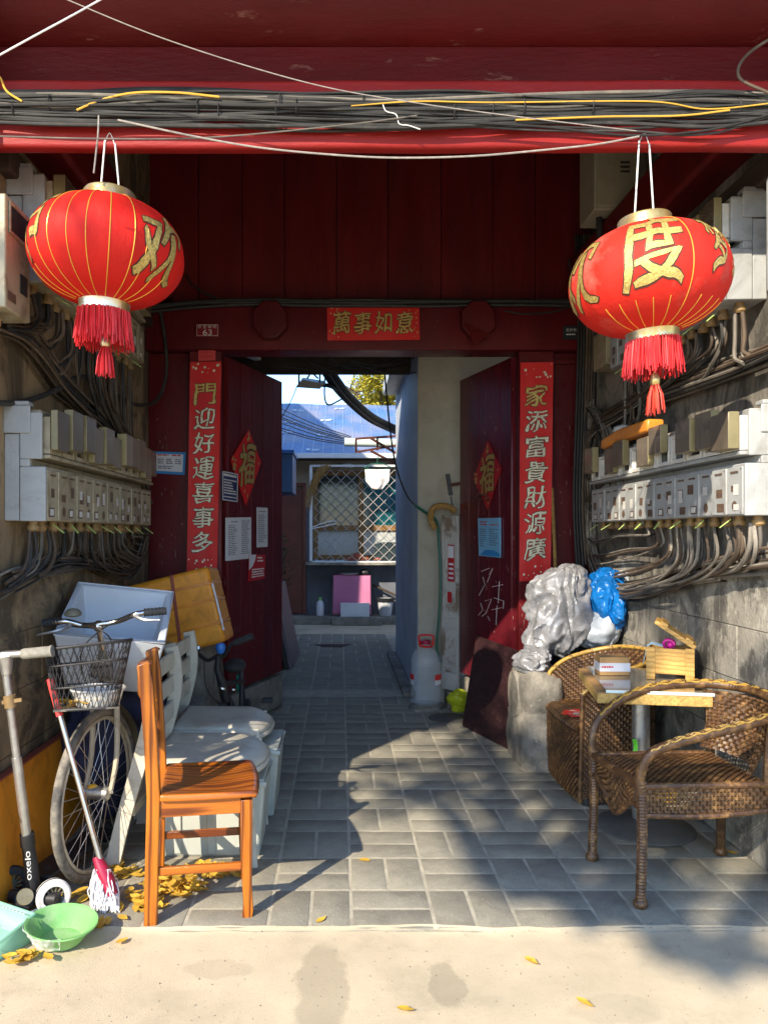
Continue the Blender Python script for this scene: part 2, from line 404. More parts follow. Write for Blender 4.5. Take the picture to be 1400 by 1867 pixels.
CHIP = dict(col=(0.42, 0.36, 0.31), s=9, a=0.665, b=0.70, d=10, r=0.78)
M = dict(
    street=mat('street concrete', (0.54, 0.45, 0.31), 0.9, var=0.16, vs=2.2, stain=dict(col=(0.27, 0.225, 0.155), s=1.3, a=0.52, b=0.72, amt=0.7), stain2=dict(col=(0.34, 0.28, 0.19), s=90, a=0.56, b=0.75, amt=0.5), bump=0.0016, bs=230, cracks=0.8, cont=True, spots=[(-0.05, 2.20, 0.075, 0.24, 0.5), (0.31, 2.22, 0.05, 0.11, 0.55), (-0.36, 2.30, 0.1, 0.05, 0.3), (0.75, 2.1, 0.12, 0.07, 0.22)]),
    mortar=mat('pale mortar', (0.42, 0.385, 0.30), 0.95, var=0.25, vs=14, bump=0.003, bs=160),
    brick=mat('grey paving brick', (0.275, 0.255, 0.20), 0.85, var=0.16, vs=14, rnd=0.09, stain=dict(col=(0.10, 0.095, 0.082), s=7, a=0.52, b=0.72, amt=0.4, dist=0.6), stain2=dict(col=(0.44, 0.40, 0.33), s=90, a=0.57, b=0.66, amt=0.65), bump=0.003, bs=150),
    curb=mat('grey step stone', (0.235, 0.215, 0.18), 0.9, var=0.4, cont=True, vs=7, bump=0.010, bs=34, stain=dict(col=(0.09, 0.083, 0.07), s=5, a=0.46, b=0.66, amt=0.8), stain2=dict(col=(0.42, 0.39, 0.33), s=40, a=0.56, b=0.7, amt=0.5)),
    stone=mat('sooty grey stone', (0.27, 0.25, 0.21), 0.9, var=0.35, vs=5, rnd=0.10, cont=True, st=(1, 1, 0.7), stain=dict(col=(0.075, 0.068, 0.06), s=4.0, a=0.45, b=0.57, amt=0.85, dist=1.2), stain2=dict(col=(0.46, 0.43, 0.36), s=22, a=0.54, b=0.64, amt=0.6), bump=0.006, bs=70),
    plaster=mat('smoked grey plaster', (0.235, 0.21, 0.175), 0.92, var=0.3, vs=2.2, cont=True, st=(1, 1, 0.6), stain=dict(col=(0.06, 0.055, 0.048), s=3.0, a=0.43, b=0.56, amt=0.9, dist=1.2), stain2=dict(col=(0.36, 0.33, 0.28), s=26, a=0.58, b=0.72, amt=0.5), bump=0.005, bs=45),
    plaster_warm=mat('yellowed brown plaster', (0.27, 0.19, 0.105), 0.92, var=0.35, vs=2.2, cont=True, st=(1, 1, 0.45), stain=dict(col=(0.075, 0.055, 0.035), s=3.6, a=0.43, b=0.56, amt=0.9, dist=1.2), stain2=dict(col=(0.40, 0.34, 0.25), s=30, a=0.58, b=0.72, amt=0.5), bump=0.005, bs=45),
    block_warm=mat('yellowed stone block', (0.30, 0.215, 0.12), 0.92, var=0.35, vs=4, rnd=0.08, cont=True, stain=dict(col=(0.085, 0.062, 0.04), s=3.6, a=0.43, b=0.56, amt=0.9, dist=1.2), stain2=dict(col=(0.44, 0.38, 0.28), s=34, a=0.58, b=0.7, amt=0.5), bump=0.006, bs=60),
    red=mat('dark red gate paint', (0.105, 0.007, 0.010), 0.36, spec=0.35, var=0.25, vs=3, st=(1, 1, 0.5), stain=CHIP, stain2=dict(col=(0.06, 0.012, 0.012), s=2.2, a=0.5, b=0.75, amt=0.7), bump=0.0018, bs=40, rvar=0.12),
    red_dark=mat('smoke darkened red boards', (0.15, 0.008, 0.009), 0.5, var=0.3, vs=2.5, st=(2, 1, 0.3), stain=dict(col=(0.035, 0.005, 0.005), s=1.2, a=0.50, b=0.72, amt=0.7), bump=0.002, bs=40, rvar=0.12),
    red_beam_shaded=mat('faded red beam paint in shaded tone', (0.088, 0.004, 0.004), 0.55, spec=0.2, var=0.25, vs=3, st=(0.4, 1, 1.4), stain=dict(col=(0.11, 0.014, 0.014), s=2.4, a=0.5, b=0.75, amt=0.65), stain2=dict(col=(0.27, 0.12, 0.09), s=13, a=0.62, b=0.70, amt=0.55), bump=0.004, bs=22, bst=(0.35, 1, 1.5), rvar=0.12),  # worn beam red, darkened: the shade under the eave is in the colour
    red_lip_sunlit=mat('red beam paint in sunlit tone', (0.27, 0.013, 0.011), 0.5, spec=0.3, var=0.25, vs=3, st=(0.4, 1, 1.4), stain=dict(col=(0.14, 0.016, 0.014), s=3, a=0.5, b=0.72, amt=0.7), stain2=dict(col=(0.05, 0.02, 0.018), s=30, a=0.64, b=0.70, amt=0.7), bump=0.003, bs=26),  # brighter copy of the beam red, sunlight on the lower board put into its colour
    door_right=mat('glossy red door paint', (0.11, 0.010, 0.016), 0.16, var=0.25, vs=3, st=(1, 1, 0.4), stain=CHIP, bump=0.0025, bs=26, rvar=0.1, coat=0.3),
    old_wood=mat('dark old timber', (0.055, 0.04, 0.028), 0.8, var=0.4, vs=4, st=(1, 0.3, 1), bump=0.003, bs=30),
    tile_roof=mat('grey roof tile', (0.13, 0.13, 0.135), 0.9, var=0.3, vs=6, bump=0.004, bs=50),
    paper=mat('red festival paper', (0.62, 0.014, 0.012), 0.5, var=0.1, vs=5, bump=0.0015, bs=14, stain=dict(col=(0.42, 0.02, 0.015), s=6, a=0.6, b=0.8, amt=0.5)),
    paper_dull=mat('dull crimson paper', (0.40, 0.014, 0.02), 0.5, var=0.15, vs=5, bump=0.0015, bs=14),
    gold=mat('gold glitter ink', (0.58, 0.42, 0.13), 0.42, metal=0.55, var=0.55, vs=130, bump=0.002, bs=300),
    silver_ink=mat('silver gold glitter ink', (0.66, 0.62, 0.46), 0.42, metal=0.45, var=0.4, vs=130, bump=0.002, bs=300),
    dark_ink=mat('dark outline ink', (0.07, 0.02, 0.012), 0.6, var=0.2),
    ink=mat('printed grey text', (0.10, 0.10, 0.13), 0.7, var=0.2),
    ink_red=mat('printed red text', (0.55, 0.03, 0.03), 0.6, var=0.2),
    ink_white=mat('printed white text', (0.72, 0.70, 0.68), 0.6, var=0.15),
    white_paper=mat('white notice paper', (0.62, 0.62, 0.66), 0.7, var=0.06, vs=5),
    navy=mat('navy enamel', (0.018, 0.03, 0.11), 0.4, var=0.15),
    blue_paper=mat('light blue print', (0.20, 0.45, 0.68), 0.5, var=0.08),
    blue_edge=mat('blue card', (0.03, 0.22, 0.52), 0.5, var=0.1),
    plaque=mat('crimson enamel plaque', (0.22, 0.012, 0.02), 0.35, var=0.1),
    plaque_dark=mat('dark bronze plaque', (0.035, 0.05, 0.06), 0.35, metal=0.4, var=0.2),
    lantern=mat('red lantern cloth', (0.70, 0.020, 0.013), 0.6, var=0.1, vs=4, spec=0.3, bump=0.004, bs=26, bst=(1, 1, 0.35), transl=0.22, stain=dict(col=(0.50, 0.10, 0.08), s=2.5, a=0.55, b=0.8, amt=0.5)),
    lantern_faded=mat('sun faded lantern cloth', (0.70, 0.028, 0.016), 0.65, var=0.1, vs=4, spec=0.3, bump=0.004, bs=26, bst=(1, 1, 0.35), transl=0.2, cont=True, stain=dict(col=(0.62, 0.22, 0.16), s=3.2, a=0.5, b=0.72, amt=0.75)),
    fringe=mat('red silk fringe', (0.62, 0.022, 0.025), 0.45, var=0.3, vs=60, st=(1, 1, 0.1)),
    fringe_orange=mat('orange red silk', (0.75, 0.07, 0.035), 0.45, var=0.3, vs=60, st=(1, 1, 0.1)),
    brass=mat('gold foil ring', (0.75, 0.55, 0.22), 0.3, metal=0.8, var=0.3, vs=14, bump=0.001, bs=80, stain=dict(col=(0.75, 0.72, 0.66), s=8, a=0.45, b=0.65)),
    gold_line=mat('gold piping', (0.80, 0.42, 0.06), 0.35, metal=0.35, var=0.15),
    steel=mat('worn steel', (0.48, 0.47, 0.45), 0.38, metal=0.85, var=0.25, vs=12, stain=dict(col=(0.22, 0.15, 0.09), s=9, a=0.56, b=0.72, amt=0.7), bump=0.0008, bs=120),
    wire=mat('white coated wire', (0.72, 0.71, 0.68), 0.4, var=0.1),
    chrome=mat('dull chrome', (0.62, 0.61, 0.6), 0.22, metal=1.0, var=0.12, vs=20, stain=dict(col=(0.25, 0.19, 0.13), s=14, a=0.58, b=0.74, amt=0.6)),
    cable=mat('black cable', (0.026, 0.025, 0.024), 0.6, var=0.35, vs=9, rnd=0.5, stain=dict(col=(0.10, 0.09, 0.075), s=12, a=0.52, b=0.75, amt=0.5)),
    cable_dust=mat('dusty grey cable', (0.17, 0.15, 0.125), 0.75, var=0.3, vs=9, rnd=0.45, stain=dict(col=(0.33, 0.29, 0.23), s=14, a=0.5, b=0.72, amt=0.7), bump=0.001, bs=120),
    cable_brown=mat('brown sooty cable', (0.085, 0.06, 0.042), 0.75, var=0.3, vs=9, rnd=0.45, stain=dict(col=(0.20, 0.15, 0.10), s=14, a=0.5, b=0.72, amt=0.6)),
    cable_yellow=mat('yellow cable', (0.62, 0.36, 0.05), 0.5, var=0.15),
    twine=mat('grey twine', (0.30, 0.265, 0.235), 0.85, var=0.3, vs=60),
    meter=mat('aged grey plastic', (0.36, 0.37, 0.365), 0.5, var=0.12, vs=5, stain=dict(col=(0.20, 0.19, 0.17), s=5, a=0.48, b=0.68, amt=0.7, dist=0.8), stain2=dict(col=(0.13, 0.12, 0.105), s=40, a=0.62, b=0.70, amt=0.6), bump=0.0008, bs=60),
    meter_warm=mat('yellowed meter plastic', (0.37, 0.32, 0.215), 0.5, var=0.15, vs=5, rnd=0.12, stain=dict(col=(0.17, 0.125, 0.075), s=7, a=0.48, b=0.66, amt=0.8, dist=0.8), bump=0.0008, bs=60),
    smoky=mat('smoky clear cover', (0.19, 0.155, 0.115), 0.25, var=0.25, vs=7, rnd=0.25, alpha=0.72, stain=dict(col=(0.12, 0.085, 0.055), s=4, a=0.45, b=0.7)),
    cover_side=mat('yellowed cover edge', (0.34, 0.29, 0.15), 0.3, var=0.2, vs=8, rnd=0.2, transl=0.2),
    lcd=mat('dark meter window', (0.035, 0.045, 0.045), 0.18, var=0.2),
    label_dark=mat('brown worn sticker', (0.12, 0.075, 0.05), 0.6, var=0.4, vs=60),
    label_white=mat('white sticker', (0.60, 0.58, 0.54), 0.55, var=0.15, vs=20),
    gland=mat('yellow brown gland', (0.27, 0.17, 0.07), 0.55, var=0.25, vs=14, rnd=0.2),
    seal=mat('green plastic seal', (0.42, 0.55, 0.16), 0.5, var=0.1),
    foil=mat('silver sack cloth', (0.25, 0.25, 0.262), 0.40, metal=0.22, var=0.35, vs=150, bump=0.005, bs=14, stain=dict(col=(0.35, 0.36, 0.40), s=6, a=0.5, b=0.7)),
    blue_bag=mat('blue plastic film', (0.005, 0.13, 0.42), 0.25, var=0.2, vs=6, bump=0.004, bs=18, transl=0.1),
    white_bag=mat('cloudy white plastic', (0.55, 0.60, 0.66), 0.35, var=0.12, vs=6, bump=0.003, bs=16, transl=0.25),
    black_bag=mat('black plastic film', (0.02, 0.021, 0.025), 0.3, var=0.3, bump=0.004, bs=20),
    navy_cloth=mat('navy cloth', (0.025, 0.028, 0.065), 0.85, var=0.25, vs=12, bump=0.003, bs=30),
    rattan=mat('brown rattan strip', (0.085, 0.042, 0.019), 0.36, var=0.5, vs=30, rnd=0.05, bump=0.001, bs=160, stain=dict(col=(0.33, 0.175, 0.06), s=26, a=0.5, b=0.66, amt=0.75)),
    rattan_gold=mat('golden rattan binding', (0.48, 0.29, 0.06), 0.32, var=0.4, vs=40, stain=dict(col=(0.05, 0.027, 0.017), s=40, a=0.50, b=0.62), bump=0.001, bs=160),
    rattan_dark=mat('dark rattan backing', (0.035, 0.018, 0.010), 0.6, var=0.3),
    honey=mat('varnished honey wood', (0.42, 0.125, 0.010), 0.3, var=0.35, vs=2.2, st=(16, 16, 1.3), wave=dict(dir='X', scale=0.55, dist=11, ds=1.4, col=(0.13, 0.03, 0.005), a=0.5, b=1.0), coat=0.22, stain=dict(col=(0.16, 0.04, 0.006), s=1.1, a=0.58, b=0.75, amt=0.7), bump=0.0008, bs=40),
    honey_h=mat('varnished honey wood across', (0.38, 0.105, 0.009), 0.28, var=0.35, vs=2.2, st=(1.3, 16, 16), wave=dict(dir='Y', scale=0.55, dist=11, ds=1.4, col=(0.12, 0.026, 0.005), a=0.5, b=1.0), coat=0.25, stain=dict(col=(0.15, 0.035, 0.006), s=1.1, a=0.58, b=0.75, amt=0.7), bump=0.0008, bs=40),
    pine=mat('yellow pine', (0.58, 0.34, 0.09), 0.45, var=0.2, vs=4, st=(3, 14, 14), wave=dict(dir='Z', scale=1.1, dist=7, col=(0.42, 0.22, 0.05), a=0.5, b=1.0), bump=0.0008, bs=40),
    chip=mat('raw chipboard edge', (0.42, 0.26, 0.075), 0.75, var=0.5, vs=90, bump=0.001, bs=160),
    orange=mat('orange taped foam', (0.76, 0.29, 0.022), 0.42, var=0.18, vs=4, stain=dict(col=(0.30, 0.11, 0.012), s=7, a=0.5, b=0.7, amt=0.6, dist=1.0), bump=0.003, bs=16),
    orange_tape=mat('orange packing tape', (0.62, 0.22, 0.03), 0.25, var=0.2, vs=8, bump=0.003, bs=14),
    strap=mat('red brown strap', (0.26, 0.06, 0.035), 0.6, var=0.2),
    foam=mat('white polystyrene', (0.62, 0.64, 0.67), 0.7, var=0.05, vs=5, bump=0.0012, bs=140, stain=dict(col=(0.44, 0.43, 0.41), s=4, a=0.56, b=0.76, amt=0.6)),
    plastic=mat('cream plastic', (0.55, 0.51, 0.41), 0.45, var=0.1, vs=4, stain=dict(col=(0.30, 0.26, 0.19), s=7, a=0.48, b=0.68, amt=0.75), stain2=dict(col=(0.12, 0.10, 0.08), s=70, a=0.66, b=0.7, amt=0.8)),
    bin=mat('milky clear plastic', (0.66, 0.69, 0.62), 0.3, var=0.06, transl=0.35, stain=dict(col=(0.46, 0.44, 0.36), s=5, a=0.55, b=0.75, amt=0.5)),
    rubber=mat('dusty tyre rubber', (0.085, 0.078, 0.07), 0.85, var=0.3, vs=20, stain=dict(col=(0.36, 0.31, 0.23), s=9, a=0.42, b=0.66, amt=0.8), bump=0.001, bs=160),
    black=mat('matt black paint', (0.022, 0.021, 0.022), 0.5, var=0.3, vs=12),
    black_rub=mat('black rubber', (0.03, 0.03, 0.031), 0.75, var=0.3, vs=12),
    frame_cream=mat('dusty cream enamel', (0.42, 0.37, 0.27), 0.5, var=0.2, vs=9, stain=dict(col=(0.18, 0.11, 0.06), s=10, a=0.54, b=0.7, amt=0.8)),
    frame_olive=mat('olive grey enamel', (0.17, 0.155, 0.10), 0.5, var=0.25, vs=9, stain=dict(col=(0.10, 0.06, 0.035), s=10, a=0.54, b=0.7, amt=0.8)),
    grip=mat('worn foam grip', (0.23, 0.215, 0.18), 0.9, var=0.3, vs=30, bump=0.001, bs=200),
    amber=mat('amber reflector', (0.65, 0.36, 0.03), 0.25, var=0.1),
    mopred=mat('crimson plastic', (0.30, 0.014, 0.045), 0.3, var=0.15, stain=dict(col=(0.5, 0.3, 0.3), s=14, a=0.62, b=0.74, amt=0.5)),
    handle_red=mat('faded red grip', (0.62, 0.06, 0.06), 0.45, var=0.15),
    string=mat('white mop string', (0.74, 0.73, 0.74), 0.85, var=0.12, vs=60),
    green_bowl=mat('lime plastic', (0.26, 0.58, 0.20), 0.35, var=0.1, transl=0.25, stain=dict(col=(0.62, 0.70, 0.50), s=10, a=0.5, b=0.7, amt=0.5)),
    green_pan=mat('pale green plastic', (0.24, 0.50, 0.36), 0.4, var=0.1),
    film=mat('clear cling film', (0.85, 0.87, 0.85), 0.2, var=0.05, alpha=0.45),
    leaf=mat('yellow dry leaf', (0.68, 0.43, 0.055), 0.7, var=0.35, vs=40, rnd=0.1, stain=dict(col=(0.32, 0.14, 0.02), s=20, a=0.5, b=0.7, amt=0.6), transl=0.2),
    teal=mat('teal plastic', (0.03, 0.42, 0.30), 0.35, var=0.1),
    blue_plastic=mat('blue plastic', (0.03, 0.16, 0.50), 0.35, var=0.1),
    glass=mat('clear plastic', (0.75, 0.82, 0.88), 0.05, var=0.02, alpha=0.21, spec=1.0),
    glass_dark=mat('dark window glass', (0.03, 0.045, 0.05), 0.06, var=0.3, vs=2),
    glass_teal=mat('teal curtain behind glass', (0.012, 0.10, 0.12), 0.12, var=0.4, vs=2),
    glass_frost=mat('frosted glass', (0.42, 0.44, 0.42), 0.35, var=0.2, vs=4),
    glass_top=mat('table glass', (0.30, 0.24, 0.16), 0.08, var=0.1, coat=0.3),
    glass_edge=mat('glass edge', (0.62, 0.74, 0.70), 0.12, var=0.05),
    blue_wall=mat('smooth blue grey render', (0.52, 0.58, 0.66), 0.6, var=0.1, vs=3, bump=0.005, bs=9, stain=dict(col=(0.22, 0.25, 0.30), s=2.2, a=0.5, b=0.75, amt=0.5)),
    tan_wall=mat('cracked tan render', (0.36, 0.325, 0.255), 0.85, var=0.15, vs=3, bump=0.004, bs=30, stain=dict(col=(0.20, 0.17, 0.12), s=2.4, a=0.52, b=0.74, amt=0.6), cracks=1.6),
    house_wall=mat('dark cement render', (0.13, 0.14, 0.17), 0.85, var=0.2, vs=3, bump=0.003, bs=30, stain=dict(col=(0.05, 0.055, 0.07), s=2.2, a=0.5, b=0.7, amt=0.7)),
    house_tan=mat('tan render', (0.36, 0.30, 0.21), 0.85, var=0.15, vs=3, bump=0.003, bs=30),
    brown_door=mat('brown red door paint', (0.14, 0.035, 0.025), 0.4, var=0.2, vs=4),
    win_wood=mat('ochre window wood', (0.22, 0.115, 0.035), 0.5, var=0.25, vs=6),
    tarp=mat('blue woven tarpaulin', (0.09, 0.19, 0.39), 0.4, var=0.25, vs=2.5, bump=0.02, bs=3.5, stain=dict(col=(0.26, 0.26, 0.33), s=0.9, a=0.46, b=0.60, amt=0.8)),
    tarp_mark=mat('white tarpaulin print', (0.62, 0.68, 0.75), 0.5, var=0.1),
    fascia=mat('white metal fascia', (0.66, 0.68, 0.68), 0.4, var=0.06),
    grille=mat('grey grille wire', (0.42, 0.40, 0.37), 0.45, metal=0.3, var=0.15),
    pink=mat('pink cloth', (0.50, 0.17, 0.30), 0.85, var=0.1, vs=5, bump=0.003, bs=8),
    shorts=mat('white cotton', (0.72, 0.66, 0.62), 0.9, var=0.08, vs=7, bump=0.003, bs=12),
    potato=mat('red brown potato skin', (0.33, 0.09, 0.05), 0.8, var=0.25, vs=14),
    green_leaf=mat('glossy green leaf', (0.03, 0.10, 0.02), 0.35, var=0.4, vs=9, rnd=0.2, transl=0.15),
    yellow_leaf=mat('yellow autumn foliage', (0.42, 0.36, 0.04), 0.6, var=0.4, vs=1.2, transl=0.35),  # the leaves' own autumn yellow, varied by noise
    tree_leaf=mat('street tree foliage', (0.09, 0.10, 0.02), 0.6, var=0.4, vs=1.2, transl=0.2),
    bark=mat('grey brown bark', (0.10, 0.075, 0.055), 0.9, var=0.35, vs=8, bump=0.01, bs=20),
    flake=mat('scuffed primer', (0.26, 0.17, 0.155), 0.8, var=0.3),
    rust=mat('rusty angle iron', (0.10, 0.03, 0.02), 0.8, var=0.35, vs=14),
    hose=mat('green hose', (0.015, 0.10, 0.06), 0.4, var=0.15),
    straw=mat('dry straw', (0.30, 0.17, 0.05), 0.85, var=0.4, vs=40),
    old_white=mat('flaking white paint', (0.46, 0.435, 0.40), 0.7, var=0.12, vs=5, stain=dict(col=(0.20, 0.145, 0.10), s=4, a=0.5, b=0.6, dist=0.5), stain2=dict(col=(0.12, 0.03, 0.025), s=6, a=0.66, b=0.70), bump=0.003, bs=40),
    maroon=mat('dark maroon board', (0.032, 0.011, 0.013), 0.55, var=0.4, vs=9, st=(1, 1, 4), stain=dict(col=(0.13, 0.07, 0.06), s=30, a=0.54, b=0.66, amt=0.7), bump=0.0012, bs=70, bst=(6, 6, 1)),
    grey_board=mat('purple grey board', (0.15, 0.13, 0.16), 0.5, var=0.15),
    yellow_bag=mat('yellow green foil bag', (0.42, 0.46, 0.02), 0.25, var=0.35, vs=14, bump=0.004, bs=24),
    manhole=mat('old iron cover', (0.10, 0.095, 0.085), 0.75, var=0.3, bump=0.002, bs=80),
    ac=mat('pale painted metal', (0.50, 0.51, 0.50), 0.45, var=0.08),
    blue_metal=mat('blue sheet metal', (0.03, 0.14, 0.38), 0.4, var=0.15),
    kraft=mat('kraft cardboard', (0.40, 0.23, 0.09), 0.75, var=0.1, vs=12),
    magenta=mat('magenta plastic curl', (0.70, 0.02, 0.30), 0.35, var=0.1),
    mask=mat('pale blue paper cloth', (0.42, 0.60, 0.68), 0.7, var=0.08),
    beige_metal=mat('beige painted steel', (0.40, 0.36, 0.26), 0.5, var=0.12, vs=4, stain=dict(col=(0.22, 0.17, 0.10), s=3, a=0.5, b=0.75, amt=0.6)),
    bucket=mat('pale grey plastic', (0.44, 0.45, 0.48), 0.5, var=0.1),
)

# ------------------------------------------------------------------ ground and paving
XL, XR = -1.24, 1.63          # inner faces of the two passage walls
YG = 4.95                     # gate plane
tag(quick('ground', lambda m: m.add([(-90, -90, 0), (90, -90, 0), (90, 90, 0), (-90, 90, 0)], [(0, 1, 2, 3)]), M['street']), kind='structure')
def lip(u, v):
    x = -1.6 + 3.6 * u; e = 2.53 + 0.022 * mnoise.noise(V((x * 2.3, 1, 0))) + 0.012 * mnoise.noise(V((x * 9, 4, 0)))
    return V((x, 2.36 + (e - 2.36) * v, 0.0004 + 0.0088 * v ** 7 + 0.0012 * v * mnoise.noise(V((x * 14, v * 4, 2)))))
tag(quick('concrete_lip', lambda m: m.grid(lip, 160, 16), M['street']), kind='structure')
floor = tag(quick('paved_floor', lambda m: m.grid(lambda u, v: V((-1.6 + 3.5 * u, 2.505 + (9.9 - 2.505) * v + (0.012 * mnoise.noise(V((u * 30, 3, 1))) if v == 0 else 0), 0.004)), 60, 2), M['mortar']), kind='structure')
def brick_mesh(w, d):
    m = MB(); b = 0.003; h = 0.0078
    lo = [(-w / 2, -d / 2, 0), (w / 2, -d / 2, 0), (w / 2, d / 2, 0), (-w / 2, d / 2, 0)]
    mid = [(x, y, h - 0.0015) for x, y, z in lo]
    hi = [(x - math.copysign(b, x), y - math.copysign(b, y), h) for x, y, z in lo]
    m.add(lo + mid + hi, [(0, 1, 5, 4), (1, 2, 6, 5), (2, 3, 7, 6), (3, 0, 4, 7), (4, 5, 9, 8), (5, 6, 10, 9), (6, 7, 11, 10), (7, 4, 8, 11), (8, 9, 10, 11)])
    return m
BLK, JT = 0.2775, 0.013
bh = brick_mesh(BLK - JT, BLK / 2 - JT).build('paving_brick', M['brick'], floor, local=True)
bv = brick_mesh(BLK / 2 - JT, BLK - JT).build('paving_brick', M['brick'], floor, local=True)
far = MB(); cand = []
X0 = -0.24 - BLK * 4
for ci in range(11):
    for ri in range(27):
        cx = X0 + (ci + 0.5) * BLK; cy = 2.515 + (ri + 0.5) * BLK
        if cx > XR + 0.2 or cx < XL - 0.2: continue
        if 6.18 < cy < 6.5: continue
        horiz = (ci + ri) % 2
        for k in (-1, 1):
            x, y = (cx, cy + k * BLK / 4) if horiz else (cx + k * BLK / 4, cy)
            if cy > 5.0 and (x < -0.95 or x > 1.25): continue
            if cy > 6.0 and (x < -0.62 or x > 0.55): continue
            cand.append((y, x, horiz))
cand.sort()
used = {0: False, 1: False}
for k, (y, x, hz) in enumerate(cand):
    dz = -0.001 + R.uniform(-0.0006, 0.0008); ang = R.uniform(-0.008, 0.008)
    tx, ty = R.uniform(-0.0025, 0.0025), R.uniform(-0.0025, 0.0025)
    if k < 298:
        src = bh if hz else bv
        if not used[hz]: o = src; used[hz] = True
        else: o = src.copy(); C.objects.link(o)
        o.location = (x, y, dz); o.rotation_euler = (tx, ty, ang)
    else:
        bm_ = brick_mesh(*((BLK - JT, BLK / 2 - JT) if hz else (BLK / 2 - JT, BLK - JT)))
        far.add([p + V((x, y, dz)) for p in bm_.v], bm_.f)
tag(far.build('paving_bricks_beyond', M['brick'], floor), kind='stuff')

gr = MB(); rgv = random.Random(77)
for _ in range(2600):
    x, y = rgv.uniform(-1.3, 1.9), rgv.uniform(1.7, 2.62)
    if rgv.random() < 0.25: x, y = rgv.uniform(-1.2, 1.6), rgv.uniform(2.5, 4.8)
    r = 0.0009 + 0.0024 * rgv.random() ** 4; z = 0.001 if y < 2.36 else 0.0068
    a = rgv.uniform(0, 6.3)
    gr.add([(x + r * cos(a), y + r * sin(a), z), (x + r * cos(a + 2.1), y + r * sin(a + 2.1), z), (x + r * cos(a + 4.2), y + r * sin(a + 4.2), z), (x, y, z + r * 1.1)], [(0, 1, 3), (1, 2, 3), (2, 0, 3)])
tag(gr.build('grit', M['curb']), 'loose grit scattered over the concrete lane', 'grit', kind='stuff')

# ------------------------------------------------------------------ passage walls
def side_wall(sx, x, name, label, mp, mb_):
    t = thing(name, label, 'wall', (x + 0.2 * sx, 3.7, 0))
    quick('plaster_face', lambda m: m.bb(x, x + 0.38 * sx, 2.45, 5.12, 0, 4.1), mp, t)
    z = 0.015; row = 0
    for h in (0.235, 0.225, 0.23, 0.22, 0.23):
        y = 2.47 - (0.22 if row % 2 else 0)
        while y < 4.93:
            L_ = R.uniform(0.40, 0.50); y0 = max(y, 2.46); y1 = min(y + L_, 4.94)
            if y1 - y0 > 0.08:
                pr = 0.004 + R.uniform(-0.0025, 0.003)
                quick('stone_block', lambda m: m.bb(x + 0.05 * sx, x - pr * sx, y0 + 0.0015, y1 - 0.0015, z + 0.0015, z + h - 0.0015), mb_, t, bevel=0.0025)
            y += L_
        z += h; row += 1
    return t
side_wall(-1, XL, 'passage_wall', 'yellowed brown plaster passage wall behind the bicycle', M['plaster_warm'], M['block_warm'])
side_wall(1, XR, 'passage_wall', 'sooty grey stone passage wall behind the wicker armchair', M['plaster'], M['stone'])

# ------------------------------------------------------------------ red gate
gate = thing('red_gate', 'dark red timber gate with both leaves standing open', 'gate', (0.19, YG, 0))
xs = [XL - 0.02]
while xs[-1] < XR: xs.append(xs[-1] + R.uniform(0.27, 0.36))
xs[-1] = XR + 0.02
for a, b in zip(xs, xs[1:]):
    yo = R.uniform(-0.004, 0.004)
    quick('header_board', lambda m: m.bb(a + 0.002, b - 0.002, 5.0 + yo, 5.05 + yo, 2.70, 4.45), M['red_dark'], gate, bevel=0.003)
quick('lintel', lambda m: m.bb(XL, XR, 4.88, 5.08, 2.475, 2.755), M['red'], gate, bevel=0.008)
jl0, jl1, jr0, jr1 = -0.965, -0.755, 1.14, 1.365
quick('jamb', lambda m: m.bb(jl0, jl1, 4.90, 5.06, 0.0, 2.474), M['red'], gate, bevel=0.006)
quick('jamb', lambda m: m.bb(jr0, jr1, 4.90, 5.06, 0.0, 2.474), M['red'], gate, bevel=0.006)
quick('side_panel', lambda m: m.bb(XL, jl0 - 0.002, 4.965, 5.02, 0, 2.474), M['red'], gate, bevel=0.004)
quick('side_panel', lambda m: m.bb(jr1 + 0.002, XR, 4.965, 5.02, 0, 2.474), M['red'], gate, bevel=0.004)
quick('panel_moulding', lambda m: (m.bb(jr1 + 0.004, XR - 0.03, 4.935, 4.963, 2.40, 2.43), m.bb(XR - 0.06, XR - 0.03, 4.937, 4.963, 0, 2.399)), M['red'], gate, bevel=0.004)
for (px_, py_, rr, broken) in ((493, 586, 0.115, 0), (870, 586, 0.115, 1)):
    c = P(px_, py_, 4.86)
    poly = [(c.x + rr * cos(pi * (0.125 + k * 0.25)) * (0.98 + 0.05 * ((k * 3) % 2)), c.z + 1.1 * rr * sin(pi * (0.125 + k * 0.25))) for k in range(8)]
    o = quick('door_pin_block', lambda m: m.prism(poly, 4.80, 4.879), M['red'], gate, bevel=0.008)
    if broken: quick('loose_chip', lambda m: m.add([(c.x - 0.10, 4.79, c.z - 0.02), (c.x + 0.07, 4.785, c.z - 0.10), (c.x - 0.03, 4.78, c.z - 0.17), (c.x - 0.02, 4.84, c.z - 0.06)], [(0, 1, 2), (0, 3, 1), (1, 3, 2), (2, 3, 0)]), M['red_beam_shaded'], gate)
